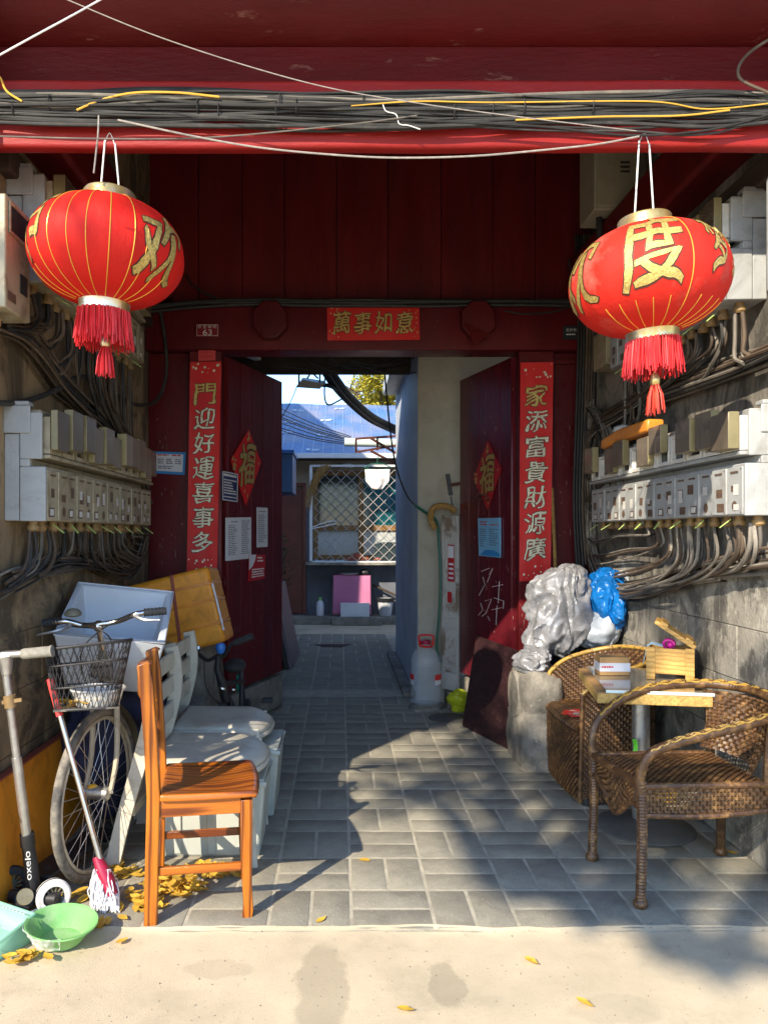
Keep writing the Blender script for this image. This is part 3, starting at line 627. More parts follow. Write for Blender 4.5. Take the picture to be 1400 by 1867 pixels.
# leaves
def leaf_(a, b, z0, z1, mt):
    a, b = V(a), V(b); d = (b - a); L_ = d.length; ang = math.atan2(d.y, d.x)
    Rm = Matrix.Rotation(ang, 3, 'Z')
    base = V((a.x, a.y, z0))
    def tr(m):
        m.v = [Rm @ p + base for p in m.v]; return m
    m = MB(); m.bb(0, L_, -0.028, 0.028, 0, z1 - z0)
    o = tr(m).build('door_leaf', mt, gate, bevel=0.004)
    k = 5
    for sgn in (-1, 1):
        for i in range(k):
            m = MB(); x0 = L_ * i / k + 0.002; x1 = L_ * (i + 1) / k - 0.002
            m.bb(x0, x1, sgn * 0.027, sgn * (0.033 + 0.001 * (i % 2)), 0.004, z1 - z0 - 0.004)
            tr(m).build('board', mt, o, bevel=0.0015)
    n = Rm @ V((0, -1, 0))
    return o, a, n
LA, LB = (-0.755, 4.985, 0), (-0.468, 5.80, 0)
RA, RB = (1.14, 4.985, 0), (0.925, 5.74, 0)
leafL, la, nl = leaf_(LA, LB, 0.27, 2.455, M['red'])
leafR, ra, nr = leaf_(RA, RB, 0.27, 2.455, M['door_right'])
if nl.x < 0: nl = -nl
if nr.x > 0: nr = -nr
pl0 = V(LA) + nl * 0.036
pr0 = V(RA) + nr * 0.036
quick('stone_sill_block', lambda m: m.box((-0.66, 5.42, 0.13), (0.2, 0.85, 0.24), Matrix.Rotation(-0.33, 3, 'Z')), M['curb'], gate, bevel=0.02)
quick('stone_sill_block', lambda m: m.box((1.09, 5.42, 0.13), (0.16, 0.75, 0.24), Matrix.Rotation(0.27, 3, 'Z')), M['curb'], gate, bevel=0.02)
quick('iron_latch', lambda m: (m.tube(spline([on_plane(872, 905, pr0, nr), on_plane(880, 902, pr0 + nr * 0.04, nr), on_plane(893, 908, pr0, nr)]), 0.006, 6), m.tube(spline([on_plane(866, 910, pr0, nr) , on_plane(895, 912, pr0 + nr * 0.02, nr)]), 0.005, 6)), M['rust'], gate)
# scratches on the open leaf are thin gouges in the paint
sc = MB()
for pts in (((880, 1052), (884, 1066), (876, 1080), (873, 1086)), ((877, 1042), (892, 1036)), ((892, 1048), (898, 1036), (888, 1062)), ((897, 1070), (917, 1066)), ((910, 1060), (908, 1100)), ((876, 1100), (880, 1112), (872, 1122)), ((884, 1096), (896, 1092), (886, 1118), (878, 1124)), ((900, 1090), (918, 1096), (917, 1110)), ((906, 1104), (904, 1140)), ((896, 1112), (915, 1108)), ((889, 1124), (893, 1132))):
    sc.tube([on_plane(x, y, pr0 + nr * 0.0005, nr) for x, y in pts], 0.0016, 4)
sc.build('scratch_marks', M['ink_white'], gate)

# knocks and flakes in the paint where hands and barrows pass
fk = MB(); rk = random.Random(31)
def fleck(p0, n, x0, x1, y0, y1, cnt, L0=3, L1=18):
    for _ in range(cnt):
        x, y = rk.uniform(x0, x1), y0 + (y1 - y0) * rk.random() ** 0.6; h = rk.uniform(L0, L1) * rk.random(); w = rk.uniform(0.4, 1.3)
        q = [on_plane(x + w * rk.uniform(-0.2, 0.3), y, p0, n), on_plane(x + w, y + h * 0.3, p0, n), on_plane(x + w * 0.8, y + h, p0, n), on_plane(x, y + h * 0.8, p0, n)]
        fk.add([p + n * 0.0012 for p in q], [(0, 1, 2, 3)])
fleck(V((0, 4.9635, 0)), V((0, -1, 0)), 285, 338, 660, 1040, 26)
fleck(V((0, 4.9635, 0)), V((0, -1, 0)), 1018, 1062, 660, 1040, 18)
fleck(V((0, 4.899, 0)), V((0, -1, 0)), 946, 960, 1060, 1200, 16)
fleck(V((0, 4.879, 0)), V((0, -1, 0)), 290, 1070, 566, 632, 14, 1, 4)
fleck(pl0 + nl * 0.0, nl, 405, 498, 700, 1240, 44)
fleck(pr0 + nr * 0.0, nr, 855, 938, 700, 1150, 36)
tag(fk.build('paint_flakes', M['flake'], gate), kind='stuff')

# ------------------------------------------------------------------ gatehouse roof and eave beam
roof = thing('gatehouse_roof', 'tiled gatehouse roof with dark timber soffit above the passage', 'roof', (0.2, 4.4, 4.9))
def slab(a, b, th, mt, nm):
    (ya, za), (yb, zb) = a, b
    n = V((0, -(zb - za), yb - ya)).normalized() * th
    m = MB()
    vs = []
    for x in (-3.2, 3.6):
        vs += [V((x, ya, za)), V((x, yb, zb)), V((x, yb, zb)) + n, V((x, ya, za)) + n]
    m.add(vs, [(0, 1, 2, 3), (4, 7, 6, 5), (0, 4, 5, 1), (1, 5, 6, 2), (2, 6, 7, 3), (3, 7, 4, 0)])
    m.build(nm, mt, roof)
slab((1.93, 3.27), (4.4, 4.80), 0.05, M['old_wood'], 'front_soffit')
slab((1.95, 3.335), (4.4, 4.86), 0.10, M['tile_roof'], 'front_tiles')
slab((4.401, 4.80), (6.75, 2.86), 0.05, M['old_wood'], 'rear_soffit')
slab((4.401, 4.86), (6.8, 2.9), 0.10, M['tile_roof'], 'rear_tiles')
for k in range(9):
    x = -1.1 + k * 0.33
    quick('rafter', lambda m: m.bar((x, 5.1, 4.14), (x, 6.72, 2.84), 0.07, 0.07), M['old_wood'], roof)
quick('rear_purlin', lambda m: m.tube([(-1.6, 6.62, 2.79), (2.0, 6.62, 2.79)], 0.11, 16), M['old_wood'], roof)
quick('gable_end', lambda m: m.prism([(1.95, 3.3), (4.4, 4.76), (6.7, 2.9), (5.12, 2.9), (5.12, 4.05), (2.45, 4.05), (2.45, 3.3)], -1.64, -1.60, 0), M['plaster'], roof)
quick('gable_end', lambda m: m.prism([(1.95, 3.3), (4.4, 4.76), (6.7, 2.9), (5.12, 2.9), (5.12, 4.05), (2.45, 4.05), (2.45, 3.3)], 1.98, 2.02, 0), M['plaster'], roof)

beam = thing('eave_beam', 'red painted eave beam across the front of the passage', 'beam', (0.2, 2.75, 2.61))
def rounded(y0, y1, z0, z1, r, k=4):
    pts = []
    for cy_, cz_, a0 in ((y0 + r, z0 + r, pi), (y1 - r, z0 + r, 1.5 * pi), (y1 - r, z1 - r, 0), (y0 + r, z1 - r, 0.5 * pi)):
        for i in range(k + 1):
            a = a0 + 0.5 * pi * i / k; pts.append((cy_ + r * cos(a), cz_ + r * sin(a)))
    return pts
def long_beam(m, prof, x0=-1.62, x1=2.0, n=40, wob=0.004):
    k = len(prof); vs = []
    for i in range(n + 1):
        x = x0 + (x1 - x0) * i / n
        dz = wob * mnoise.noise(V((x * 1.3, prof[0][1] * 3, 2)))
        for j, (y, z) in enumerate(prof):
            vs.append(V((x, y + wob * mnoise.noise(V((x * 3, z * 9, 5))), z + dz + 0.4 * wob * mnoise.noise(V((x * 5, y * 9, 9))))))
    m.add(vs, [(i * k + j, i * k + (j + 1) % k, (i + 1) * k + (j + 1) % k, (i + 1) * k + j) for i in range(n) for j in range(k)])
quick('lower_beam', lambda m: long_beam(m, rounded(2.60, 2.65, 2.612, 2.845, 0.014)), M['red_lip_sunlit'], beam)
quick('fascia_board', lambda m: m.bb(-1.6, 1.98, 2.70, 2.76, 2.846, 3.02), M['red_beam_shaded'], beam, bevel=0.004)
quick('round_purlin', lambda m: long_beam(m, [(2.77 + 0.18 * cos(2 * pi * k / 28), 3.19 + 0.18 * sin(2 * pi * k / 28)) for k in range(28)]), M['red_beam_shaded'], beam)
for sx, x in ((-1, XL), (1, XR)):
    quick('tie_beam', lambda m: m.bb(x - sx * 0.16, x + sx * 0.02, 2.80, 4.99, 2.80, 3.06), M['red_dark'], beam, bevel=0.02)
    quick('wall_plate', lambda m: m.bb(x - sx * 0.05, x + sx * 0.02, 2.78, 4.99, 2.62, 2.72), M['old_wood'], beam, bevel=0.01)

# ------------------------------------------------------------------ courtyard beyond the gate
wing = thing('side_wing', 'blue grey rendered wing wall with tan end face beside the water jug', 'wall', (1.0, 6.0, 0))
quick('blue_side', lambda m: m.bb(0.60, 0.78, 5.965, 8.3, 0, 3.0), M['blue_wall'], wing, bevel=0.01)
quick('tan_end', lambda m: m.bb(0.605, 1.95, 5.945, 5.964, 0, 3.2), M['tan_wall'], wing)
quick('wing_body', lambda m: m.bb(0.79, 4.5, 5.966, 9.6, 0, 3.1), M['blue_wall'], wing)
quick('base_curb', lambda m: m.bb(0.50, 0.599, 6.1, 8.25, 0.0, 0.05), M['curb'], wing, bevel=0.015)
quick('wing_eave', lambda m: m.bb(0.46, 1.0, 6.9, 8.2, 2.79, 2.93), M['ac'], wing, bevel=0.01)
lw = thing('left_wing', 'plain grey wing wall hidden behind the open door leaf', 'wall', (-0.9, 7, 0))
quick('render', lambda m: m.bb(-1.6, -0.665, 7.3, 8.4, 0, 2.25), M['house_wall'], lw)
quick('wing_roof', lambda m: m.bb(-1.65, -0.70, 7.28, 8.42, 2.251, 2.3), M['tile_roof'], lw)
shade_block = thing('unseen_shade_house', 'unseen grey two storey house added to shade the back house', 'house', (-5, 10, 0))
quick('wall', lambda m: m.bb(-8, -2.9, 6.3, 16, 0, 5.6), M['house_wall'], shade_block)  # unseen mass, added to keep sun off the back house wall
quick('roof', lambda m: m.bb(-8.2, -2.6, 6.2, 16.2, 5.601, 5.8), M['tile_roof'], shade_block)

fh = thing('street_house', 'grey street house adjoining the gatehouse beside the brown wall', 'house', (-5, 4, 0))
quick('wall', lambda m: m.bb(-9, -1.66, 2.5, 6.0, 0, 3.0), M['plaster'], fh)
quick('roof', lambda m: m.prism([(2.1, 3.0), (4.3, 4.4), (6.4, 3.0)], -9, -1.67, 0), M['tile_roof'], fh)
HY = 11.4
house = thing('back_house', 'low house with blue tarpaulin roof and caged window', 'house', (0, HY, 0))
def hp(x, y, Y=HY): return P(x, y, Y)
def hb(m, x0, x1, y0, y1, Ya, Yb):
    a, b = hp(x0, y1), hp(x1, y0); m.bb(a.x, b.x, Ya, Yb, a.z, b.z)
quick('cement_wall', lambda m: (m.bb(-3, -0.405, HY, HY + 0.3, 0.12, 1.72), m.bb(-0.405, 3, HY, HY + 0.3, 0.12, 0.93)), M['house_wall'], house)
quick('upper_wall', lambda m: (m.bb(-3, -0.405, HY, HY + 0.3, 1.721, 2.45), m.bb(-0.405, 3, HY, HY + 0.3, 2.25, 2.45), m.bb(1.2, 3, HY, HY + 0.3, 0.931, 2.249)), M['house_tan'], house)
quick('door', lambda m: (m.bb(-0.95, -0.555, HY - 0.04, HY - 0.004, 0.13, 1.98)), M['brown_door'], house, bevel=0.006)
quick('door_frame', lambda m: (m.bb(-1.0, -0.951, HY - 0.07, HY - 0.002, 0.13, 2.02), m.bb(-0.554, -0.505, HY - 0.07, HY - 0.002, 0.13, 2.02), m.bb(-1.0, -0.505, HY - 0.068, HY - 0.002, 2.021, 2.07)), M['brown_door'], house, bevel=0.004)
win = quick('window', lambda m: (m.bb(-0.40, -0.33, HY + 0.02, HY + 0.1, 0.93, 2.25), m.bb(-0.33, 1.2, HY + 0.02, HY + 0.1, 2.18, 2.25), m.bb(-0.33, 1.2, HY + 0.02, HY + 0.1, 0.93, 1.0),
     m.bb(-0.33, 1.2, HY + 0.021, HY + 0.1, 1.36, 1.44), m.bb(0.27, 0.35, HY + 0.019, HY + 0.1, 1.0, 2.18)), M['win_wood'], house, bevel=0.006)
quick('pane', lambda m: m.bb(-0.33, 0.27, HY + 0.06, HY + 0.07, 1.44, 2.18), M['glass_dark'], win)
quick('pane', lambda m: m.bb(0.35, 1.2, HY + 0.06, HY + 0.07, 1.44, 2.18), M['glass_teal'], win)
quick('pane', lambda m: m.bb(-0.33, 0.27, HY + 0.06, HY + 0.07, 1.0, 1.36), M['glass_frost'], win)
quick('pane', lambda m: m.bb(0.35, 1.2, HY + 0.06, HY + 0.07, 1.0, 1.36), M['glass_frost'], win)
quick('window_sill', lambda m: m.bb(-0.5, 1.3, HY - 0.36, HY - 0.005, 0.86, 0.9), M['curb'], house, bevel=0.006)
cage = quick('window_cage', lambda m: (m.bb(-0.44, -0.40, HY - 0.34, HY - 0.30, 0.9, 2.28), m.bb(-0.44, 1.3, HY - 0.34, HY - 0.30, 2.281, 2.31), m.bb(-0.44, 1.3, HY - 0.34, HY - 0.30, 0.901, 0.92), m.bb(-0.437, -0.41, HY - 0.34, HY - 0.01, 2.282, 2.309)), M['fascia'], house)
gm = MB()
p_ = 0.155
def zig(m, x0, z0, sx, y):
    pts = []; x, z = x0, z0; k = 0
    while z < 2.28 and -0.42 < x < 1.25:
        pts.append((x, y + 0.006 * (1 if k % 2 else -1), z)); x += sx * p_ / 2; z += p_ / 2; k += 1
    if len(pts) > 1: m.tube(pts, 0.0045, 4)
for k in range(-14, 16):
    for sx in (1, -1):
        x0, z0 = 0.4 + k * p_, 0.92
        if sx > 0 and x0 < -0.41:
            d = math.ceil((-0.41 - x0) / (p_ / 2)); x0 += d * p_ / 2; z0 += d * p_ / 2
        if sx < 0 and x0 > 1.24:
            d = math.ceil((x0 - 1.24) / (p_ / 2)); x0 -= d * p_ / 2; z0 += d * p_ / 2
        if z0 < 2.2: zig(gm, x0, z0, sx, HY - 0.32 + 0.004 * sx)
gm.build('diamond_mesh', M['grille'], cage)
quick('step', lambda m: m.bb(-2.5, 3, HY - 0.32, HY + 0.1, 0, 0.118), M['curb'], house, bevel=0.01)
quick('front_step', lambda m: m.bb(-0.12, 0.6, HY - 0.46, HY - 0.322, 0, 0.12), M['curb'], house, bevel=0.01)
def roof_f(u, v):
    x = -3.2 + 6.6 * u; y = 11.02 + 3.1 * v; z = 2.46 + 1.24 * v + 0.02 * mnoise.noise(V((x * 1.4, y * 1.6, 1))) + 0.012 * sin(x * 5.2)
    return V((x, y, z))
tp = quick('tarpaulin', lambda m: m.grid(roof_f, 60, 26), M['tarp'], house)
quick('roof_deck', lambda m: m.add([(-3.2, 11.0, 2.40), (3.4, 11.0, 2.40), (3.4, 14.2, 3.62), (-3.2, 14.2, 3.62), (-3.2, 14.2, 2.4), (3.4, 14.2, 2.4)], [(0, 1, 2, 3), (3, 2, 5, 4), (0, 4, 5, 1), (0, 3, 4), (1, 5, 2)]), M['old_wood'], house)
quick('white_fascia', lambda m: m.bb(-0.66, 3.4, 10.95, 11.02, 2.395, 2.465), M['fascia'], house, bevel=0.005)
mk = MB()
for (u0, v0) in ((0.315, 0.06), (0.345, 0.33), (0.43, 0.32), (0.345, 0.55), (0.435, 0.62), (0.36, 0.8), (0.47, 0.86), (0.30, 0.72), (0.41, 0.05)):
    for (du, dv, w, h) in ((0, 0, 0.008, 0.035), (0.011, 0.02, 0.018, 0.012), (0.012, 0.0, 0.014, 0.010)):
        q = [roof_f(u0 + du + a * w, v0 + dv + b * h) + V((0, -0.01, 0.012)) for a, b in ((0, 0), (1, 0.2), (1, 1.2), (0, 1))]
        mk.add(q, [(0, 1, 2, 3)])
for k in range(22):
    x = -1.0 + k * 0.15
    mk.tube([roof_f((x + 3.2) / 6.6, v / 8) + V((0, -0.01, 0.014)) for v in range(9)], 0.0025, 3)
mk.build('tarpaulin_print', M['tarp_mark'], tp)
quick('wall_lamp', lambda m: m.lathe([(0.0, 0), (0.09, 0.0), (0.10, 0.03), (0.07, 0.06), (0.0, 0.07)][::-1], 12, (0.1, HY - 0.2, 2.28)), M['fascia'], house)

# ------------------------------------------------------------------ trees
def tree(name, label, base, h, crown_c, crown_r, mleaf, n_leaf, leaf_s, seed, limbs=9, clumps=26, flat=0.8, bend=False, cr_=(0.14, 0.3)):
    rd = random.Random(seed); b = V(base)
    t = thing(name, label, 'tree', b)
    cc = V(crown_c)
    tr = MB()
    top = b + (cc - b) * 0.85
    tr.tube(spline([b, b + V((0.06, 0.05, h * 0.5)), V((b.x, b.y, top.z * 0.96)), top] if bend else [b, b + V((0.1, 0.05, h * 0.25)), b.lerp(top, 0.6) + V((-0.1, 0.1, 0)), top], 6), [0.15 - 0.12 * i / 18 for i in range(19)], 10)
    ends = []
    for k in range(limbs):
        a = 2 * pi * k / limbs + rd.uniform(-0.3, 0.3); s0 = (V((b.x, b.y, top.z * 0.96)) if bend else b).lerp(top, rd.uniform(0.55, 0.95))
        e = cc + V((cos(a) * crown_r * rd.uniform(0.5, 0.95), sin(a) * crown_r * rd.uniform(0.5, 0.95), rd.uniform(-0.5, 0.7) * crown_r * flat))
        mid = s0.lerp(e, 0.5) + V((0, 0, 0.25 * crown_r * 0.5))
        pts = spline([s0, mid, e], 6); tr.tube(pts, [0.07 * (1 - i / 13) + 0.008 for i in range(len(pts))], 6)
        ends.append(pts)
        for q in range(4):
            s1 = pts[rd.randint(4, len(pts) - 1)]; e1 = s1 + V((rd.uniform(-1, 1), rd.uniform(-1, 1), rd.uniform(-0.3, 0.9))) * crown_r * 0.35
            p2 = spline([s1, s1.lerp(e1, 0.5) + V((0, 0, 0.05)), e1], 4); tr.tube(p2, [0.02 * (1 - i / 10) + 0.004 for i in range(len(p2))], 5); ends.append(p2)
    tr.build('trunk', M['bark'], t)
    cl = MB(); cs = []
    for k in range(clumps):
        pts = rd.choice(ends); p = pts[rd.randint(len(pts) // 2, len(pts) - 1)]
        cs.append((p + V((rd.gauss(0, 1), rd.gauss(0, 1), rd.gauss(0, 1))) * crown_r * 0.1, rd.uniform(*cr_) * crown_r))
    for k in range(n_leaf):
        c0, r0 = rd.choice(cs)
        d = V((rd.gauss(0, 1), rd.gauss(0, 1), rd.gauss(0, 0.8))); d = d.normalized() * (rd.random() ** 0.45) * r0
        p = c0 + d; s = leaf_s * rd.uniform(0.6, 1.3)
        a = V((rd.gauss(0, 1), rd.gauss(0, 1), rd.gauss(0, 0.6))).normalized(); n2 = a.orthogonal().normalized()
        cl.add([p, p + a * s * 0.5 + n2 * s * 0.3, p + a * s, p + a * s * 0.5 - n2 * s * 0.3], [(0, 1, 2, 3)])
    cl.build('crown', mleaf, t)
    return t
tree('yellow_tree', 'yellow autumn tree rising behind the blue tarpaulin roof', (1.3, 21, 0), 6, (1.25, 21, 5.2), 1.7, M['yellow_leaf'], 9000, 0.12, 3, clumps=40)
tree('street_tree', 'street tree across the lane that dapples the paving', (-2.5, -5.6, 0), 6, (-4.55, -3.9, 6.35), 1.75, M['tree_leaf'], 1400, 0.085, 23, limbs=12, clumps=60, flat=0.42, bend=True, cr_=(0.05, 0.14))

# ------------------------------------------------------------------ papers and plaques on the gate
GP = V((0, 4.872, 0)); GN = V((0, -1, 0))
def quad_px(pts, p0, n): return [on_plane(x, y, p0, n) for x, y in pts]
def face_cam(q):
    """order TL TR BR BL so that the front looks at the passage"""
    return q
def bars(m, fn, rows, u0, u1, v0, v1, seed=0, h=0.5, broken=True, minw=0.5):
    rd = random.Random(seed)
    for k in range(rows):
        vt = v1 - (v1 - v0) * k / rows; vb = vt - (v1 - v0) / rows * h
        u = u0; ue = u0 + (u1 - u0) * rd.uniform(minw, 1.0)
        while u < ue:
            w = rd.uniform(0.06, 0.16) if broken else (ue - u0)
            a = min(u + w, ue); m.add([fn(u, vt), fn(a, vt), fn(a, vb), fn(u, vb)], [(0, 1, 2, 3)]); u = a + 0.02
def couplet(label, pts, txt, seed, flower_v):
    q = quad_px(pts, V((0, 4.886, 0)), GN)
    t = thing('couplet_scroll', label, 'scroll', (q[3] + q[2]) / 2, group='red couplets pasted on the gate jambs')
    def surf(u, v, lift=0.0):
        p = quad_fn(q, lift=0)(u, v)
        w = 0.006 * mnoise.noise(V((u * 1.3, v * 5, seed))) + 0.004 * mnoise.noise(V((u * 4, v * 11, seed)))
        edge = 0.012 * max(0, abs(u - 0.5) * 2 - 0.85) * (1 + mnoise.noise(V((u, v * 6, seed))))
        return p + V((0, -0.005 - abs(w) - edge - lift, 0))
    quick('paper', lambda m: m.grid(lambda u, v: surf(u, v), 8, 60), M['paper'], t)
    for k, ch in enumerate(txt):
        vb = 0.915 - (k + 1) * 0.815 / len(txt); vt = vb + 0.815 / len(txt) * 0.84
        fn = lambda u, v, l=0.0: surf(0.17 + 0.66 * u, vb + (vt - vb) * v, l)
        mo = MB(); put_text(mo, ch, lambda u, v: fn(u, v, 0.0022), off=0.03, brush=0.14, seed=seed + k * 2)
        o = mo.build('character_edge', M['dark_ink'], t)
        mi = MB(); put_text(mi, ch, lambda u, v: fn(u, v, 0.0040), off=0.0, brush=0.14, seed=seed + k * 2)
        mi.build('character', M['gold'] if k < 1 else M['silver_ink'], t)
    fl = MB(); rd = random.Random(seed)
    for k in range(26):
        top = k % 2
        u, v = rd.uniform(0.05, 0.95), (rd.uniform(0.93, 0.99) if top else rd.uniform(0.015, 0.07))
        s = rd.uniform(0.012, 0.05)
        fl.add([surf(u + s * cos(a), v + s * 0.16 * sin(a), 0.0025) for a in (0, 1.2, 2.5, 3.7, 5)], [(0, 1, 2, 3, 4)])
    tag(fl.build('blossom_print', M['silver_ink'], t), kind='stuff')
    return t
couplet('long red couplet reading 門迎好運喜事多 on the jamb beside the number plaque', [(347, 660), (404, 659), (396, 1048), (341, 1043)], '門迎好運喜事多', 3, 0)
couplet('long red couplet reading 家添富貴財源廣 with a curled top corner', [(948, 661), (1008, 660), (1003, 1058), (946, 1060)], '家添富貴財源廣', 9, 0)

q = quad_px([(596, 557), (764, 555), (765, 620), (597, 621)], V((0, 4.868, 0)), GN)
ban = thing('lintel_banner', 'red horizontal banner reading 萬事如意 above the gateway', 'banner', (q[2] + q[3]) / 2)
def bsurf(u, v, lift=0.0):
    return quad_fn(q, lift=0)(u, v) + V((0, -0.004 - 0.008 * abs(mnoise.noise(V((u * 4, v * 2, 3)))) - 0.02 * max(0, abs(u - 0.5) * 2 - 0.9) - lift, 0))
quick('paper', lambda m: m.grid(lambda u, v: bsurf(u, v), 40, 10), M['paper'], ban)
for k, ch in enumerate('萬事如意'):
    fn = lambda u, v, l: bsurf(0.07 + 0.225 * k + 0.18 * u, 0.2 + 0.6 * v, l)
    mo = MB(); put_text(mo, ch, lambda u, v: fn(u, v, 0.002), off=0.03, brush=0.14, seed=k); mo.build('character_edge', M['dark_ink'], ban)
    mo = MB(); put_text(mo, ch, lambda u, v: fn(u, v, 0.004), off=0.0, brush=0.14, seed=k); mo.build('character', M['gold'], ban)
fl = MB()
for k in range(30):
    u, v = R.choice([R.uniform(0.02, 0.12), R.uniform(0.88, 0.98)]), R.uniform(0.05, 0.95); s = R.uniform(0.008, 0.02)
    fl.add([bsurf(u + s * 0.5 * cos(a), v + s * 1.5 * sin(a), 0.0025) for a in (0, 1.2, 2.5, 3.7, 5)], [(0, 1, 2, 3, 4)])
tag(fl.build('blossom_print', M['gold'], ban), kind='stuff')

def plate(name, label, cat, pts, p0, n, mt, th=0.004, base_lift=0.004):
    q = [p + n * (th + base_lift) for p in quad_px(pts, p0, n)]
    t = thing(name, label, cat, (q[2] + q[3]) / 2)
    m = MB(); qq = q
    nn = (q[3] - q[0]).cross(q[1] - q[0]).normalized()
    s = 1 if nn.dot(n) > 0 else -1
    vs = q + [p - n * th for p in q]
    m.add(vs, [(0, 3, 2, 1), (4, 5, 6, 7), (0, 1, 5, 4), (1, 2, 6, 5), (2, 3, 7, 6), (3, 0, 4, 7)])
    m.build('plate', mt, t)
    def fn(u0=0, u1=1, v0=0, v1=1, lift=0.0015):
        f = quad_fn(q, u0, u1, v0, v1, lift * s); return f
    return t, fn
def frame_line(m, fn, a=0.03, b=0.06, w=0.015, w2=0.03):
    f = fn()
    for (u0, v0, u1, v1) in ((a, b, 1 - a, b + w2), (a, 1 - b - w2, 1 - a, 1 - b), (a, b, a + w, 1 - b), (1 - a - w, b, 1 - a, 1 - b)):
        m.add([f(u0, v0), f(u1, v0), f(u1, v1), f(u0, v1)], [(0, 1, 2, 3)])
t, fn = plate('number_plaque', 'small crimson house number plaque reading 63 on the lintel', 'plaque', [(358, 591), (399, 591), (399, 614), (358, 614)], GP, GN, M['plaque'])
m = MB(); frame_line(m, fn); put_text(m, '63', fn(0.30, 0.70, 0.12, 0.56)); 
for k, ch in enumerate('炒豆胡同'): put_text(m, ch, fn(0.09 + 0.22 * k, 0.23 + 0.22 * k, 0.66, 0.90))
m.build('lettering', M['ink_white'], t)
t, fn = plate('heritage_plaque', 'dark bronze plaque at the lintel end under the lantern', 'plaque', [(1026, 595), (1062, 594), (1062, 618), (1026, 619)], GP, GN, M['plaque_dark'])
m = MB(); 
for k, ch in enumerate('保护院落'): put_text(m, ch, fn(0.14 + 0.19 * k, 0.28 + 0.19 * k, 0.58, 0.82))
bars(m, fn(), 1, 0.15, 0.88, 0.2, 0.4, 3, h=0.4)
m.build('lettering', M['ink_white'], t)
t, fn = plate('red_sticker', 'small faded red sticker above the couplet 門迎好運喜事多', 'sticker', [(362, 639), (393, 638), (393, 657), (362, 658)], V((0, 4.895, 0)), GN, M['handle_red'], 0.001, 0.003)
m = MB(); bars(m, fn(), 2, 0.1, 0.95, 0.1, 0.9, 4, h=0.5); tag(m.build('print', M['ink_red'], t), kind='stuff')
t, fn = plate('notice_card', 'white notice card with blue border on the side panel', 'notice', [(279, 823), (339, 825), (337, 866), (281, 863)], V((0, 4.963, 0)), GN, M['blue_edge'], 0.003)
quick('white_field', lambda m: m.add([fn(lift=0.0012)(u, v) for u, v in ((0.09, 0.12), (0.93, 0.12), (0.93, 0.9), (0.09, 0.9))], [(0, 1, 2, 3)]), M['white_paper'], t)
m = MB(); bars(m, fn(lift=0.0025), 1, 0.14, 0.5, 0.76, 0.88, 5, minw=0.9); bars(m, fn(lift=0.0025), 1, 0.58, 0.88, 0.76, 0.88, 6, minw=0.9); tag(m.build('red_heading', M['ink_red'], t), kind='stuff')
m = MB()
for k in range(3): bars(m, fn(lift=0.0025), 3, 0.14 + 0.27 * k, 0.34 + 0.27 * k, 0.42, 0.68, 7 + k, h=0.5, minw=0.85)
bars(m, fn(lift=0.0025), 2, 0.14, 0.8, 0.2, 0.36, 12, h=0.5); tag(m.build('printed_rows', M['ink'], t), kind='stuff')

# on the open leaves
t, fn = plate('navy_plaque', 'navy blue enamel plaque half hidden by the couplet on the leaf', 'plaque', [(403, 858), (432, 864), (431, 916), (403, 912)], pl0, nl, M['navy'])
m = MB(); frame_line(m, fn, 0.01, 0.01, 0.05, 0.03); bars(m, fn(), 1, 0.08, 0.9, 0.82, 0.92, 1, h=0.8, minw=1); bars(m, fn(), 6, 0.1, 0.9, 0.2, 0.74, 2); bars(m, fn(), 1, 0.08, 0.9, 0.08, 0.16, 3, minw=1)
m.build('lettering', M['ink_white'], t)
def fu(label, pts, p0, n, pm, inkm):
    q = [p + n * 0.006 for p in quad_px(pts, p0, n)]          # left, top, right, bottom
    t = thing('fortune_diamond', label, 'poster', q[3], group='diamond fortune papers on the door leaves')
    quick('paper', lambda m: m.add(q + [p - n * 0.002 for p in q], [(0, 1, 2, 3), (7, 6, 5, 4), (0, 4, 5, 1), (1, 5, 6, 2), (2, 6, 7, 3), (3, 7, 4, 0)]), pm, t)
    c = (q[0] + q[1] + q[2] + q[3]) / 4; ex = (q[2] - q[0]); ez = (q[1] - q[3])
    ex.z *= 0.3
    f = lambda u, v, l: c + ex * (u - 0.5) * 0.50 + ez * (v - 0.5) * 0.52 + n * l
    m = MB(); put_text(m, '福', lambda u, v: f(u, v, 0.0015), off=0.035, brush=0.14); m.build('character_edge', M['dark_ink'], t)
    m = MB(); put_text(m, '福', lambda u, v: f(u, v, 0.003), off=0.012, brush=0.14); m.build('character', inkm, t)
    m = MB(); rd = random.Random(5)
    for k in range(16):
        u, v = rd.choice([(rd.uniform(0.40, 0.62), rd.uniform(-0.38, -0.1)), (rd.uniform(0.40, 0.6), rd.uniform(1.1, 1.3)), (rd.uniform(-0.4, -0.2), rd.uniform(0.3, 0.6)), (rd.uniform(1.15, 1.35), rd.uniform(0.4, 0.6))]); s = rd.uniform(0.02, 0.06)
        m.add([f(u + s * cos(a), v + s * sin(a), 0.002) for a in (0, 1.2, 2.5, 3.7, 5)], [(0, 1, 2, 3, 4)])
    tag(m.build('blossom_print', inkm, t), kind='stuff')
    return t
fu('bright red diamond reading 福 on the leaf with white notices', [(419, 839), (452, 783), (475, 843), (447, 922)], pl0, nl, M['paper'], M['gold'])
fu('dull crimson diamond reading 福 on the glossy leaf above the blue sheet', [(864, 873), (890, 803), (915, 855), (890, 930)], pr0, nr, M['paper_dull'], M['gold'])
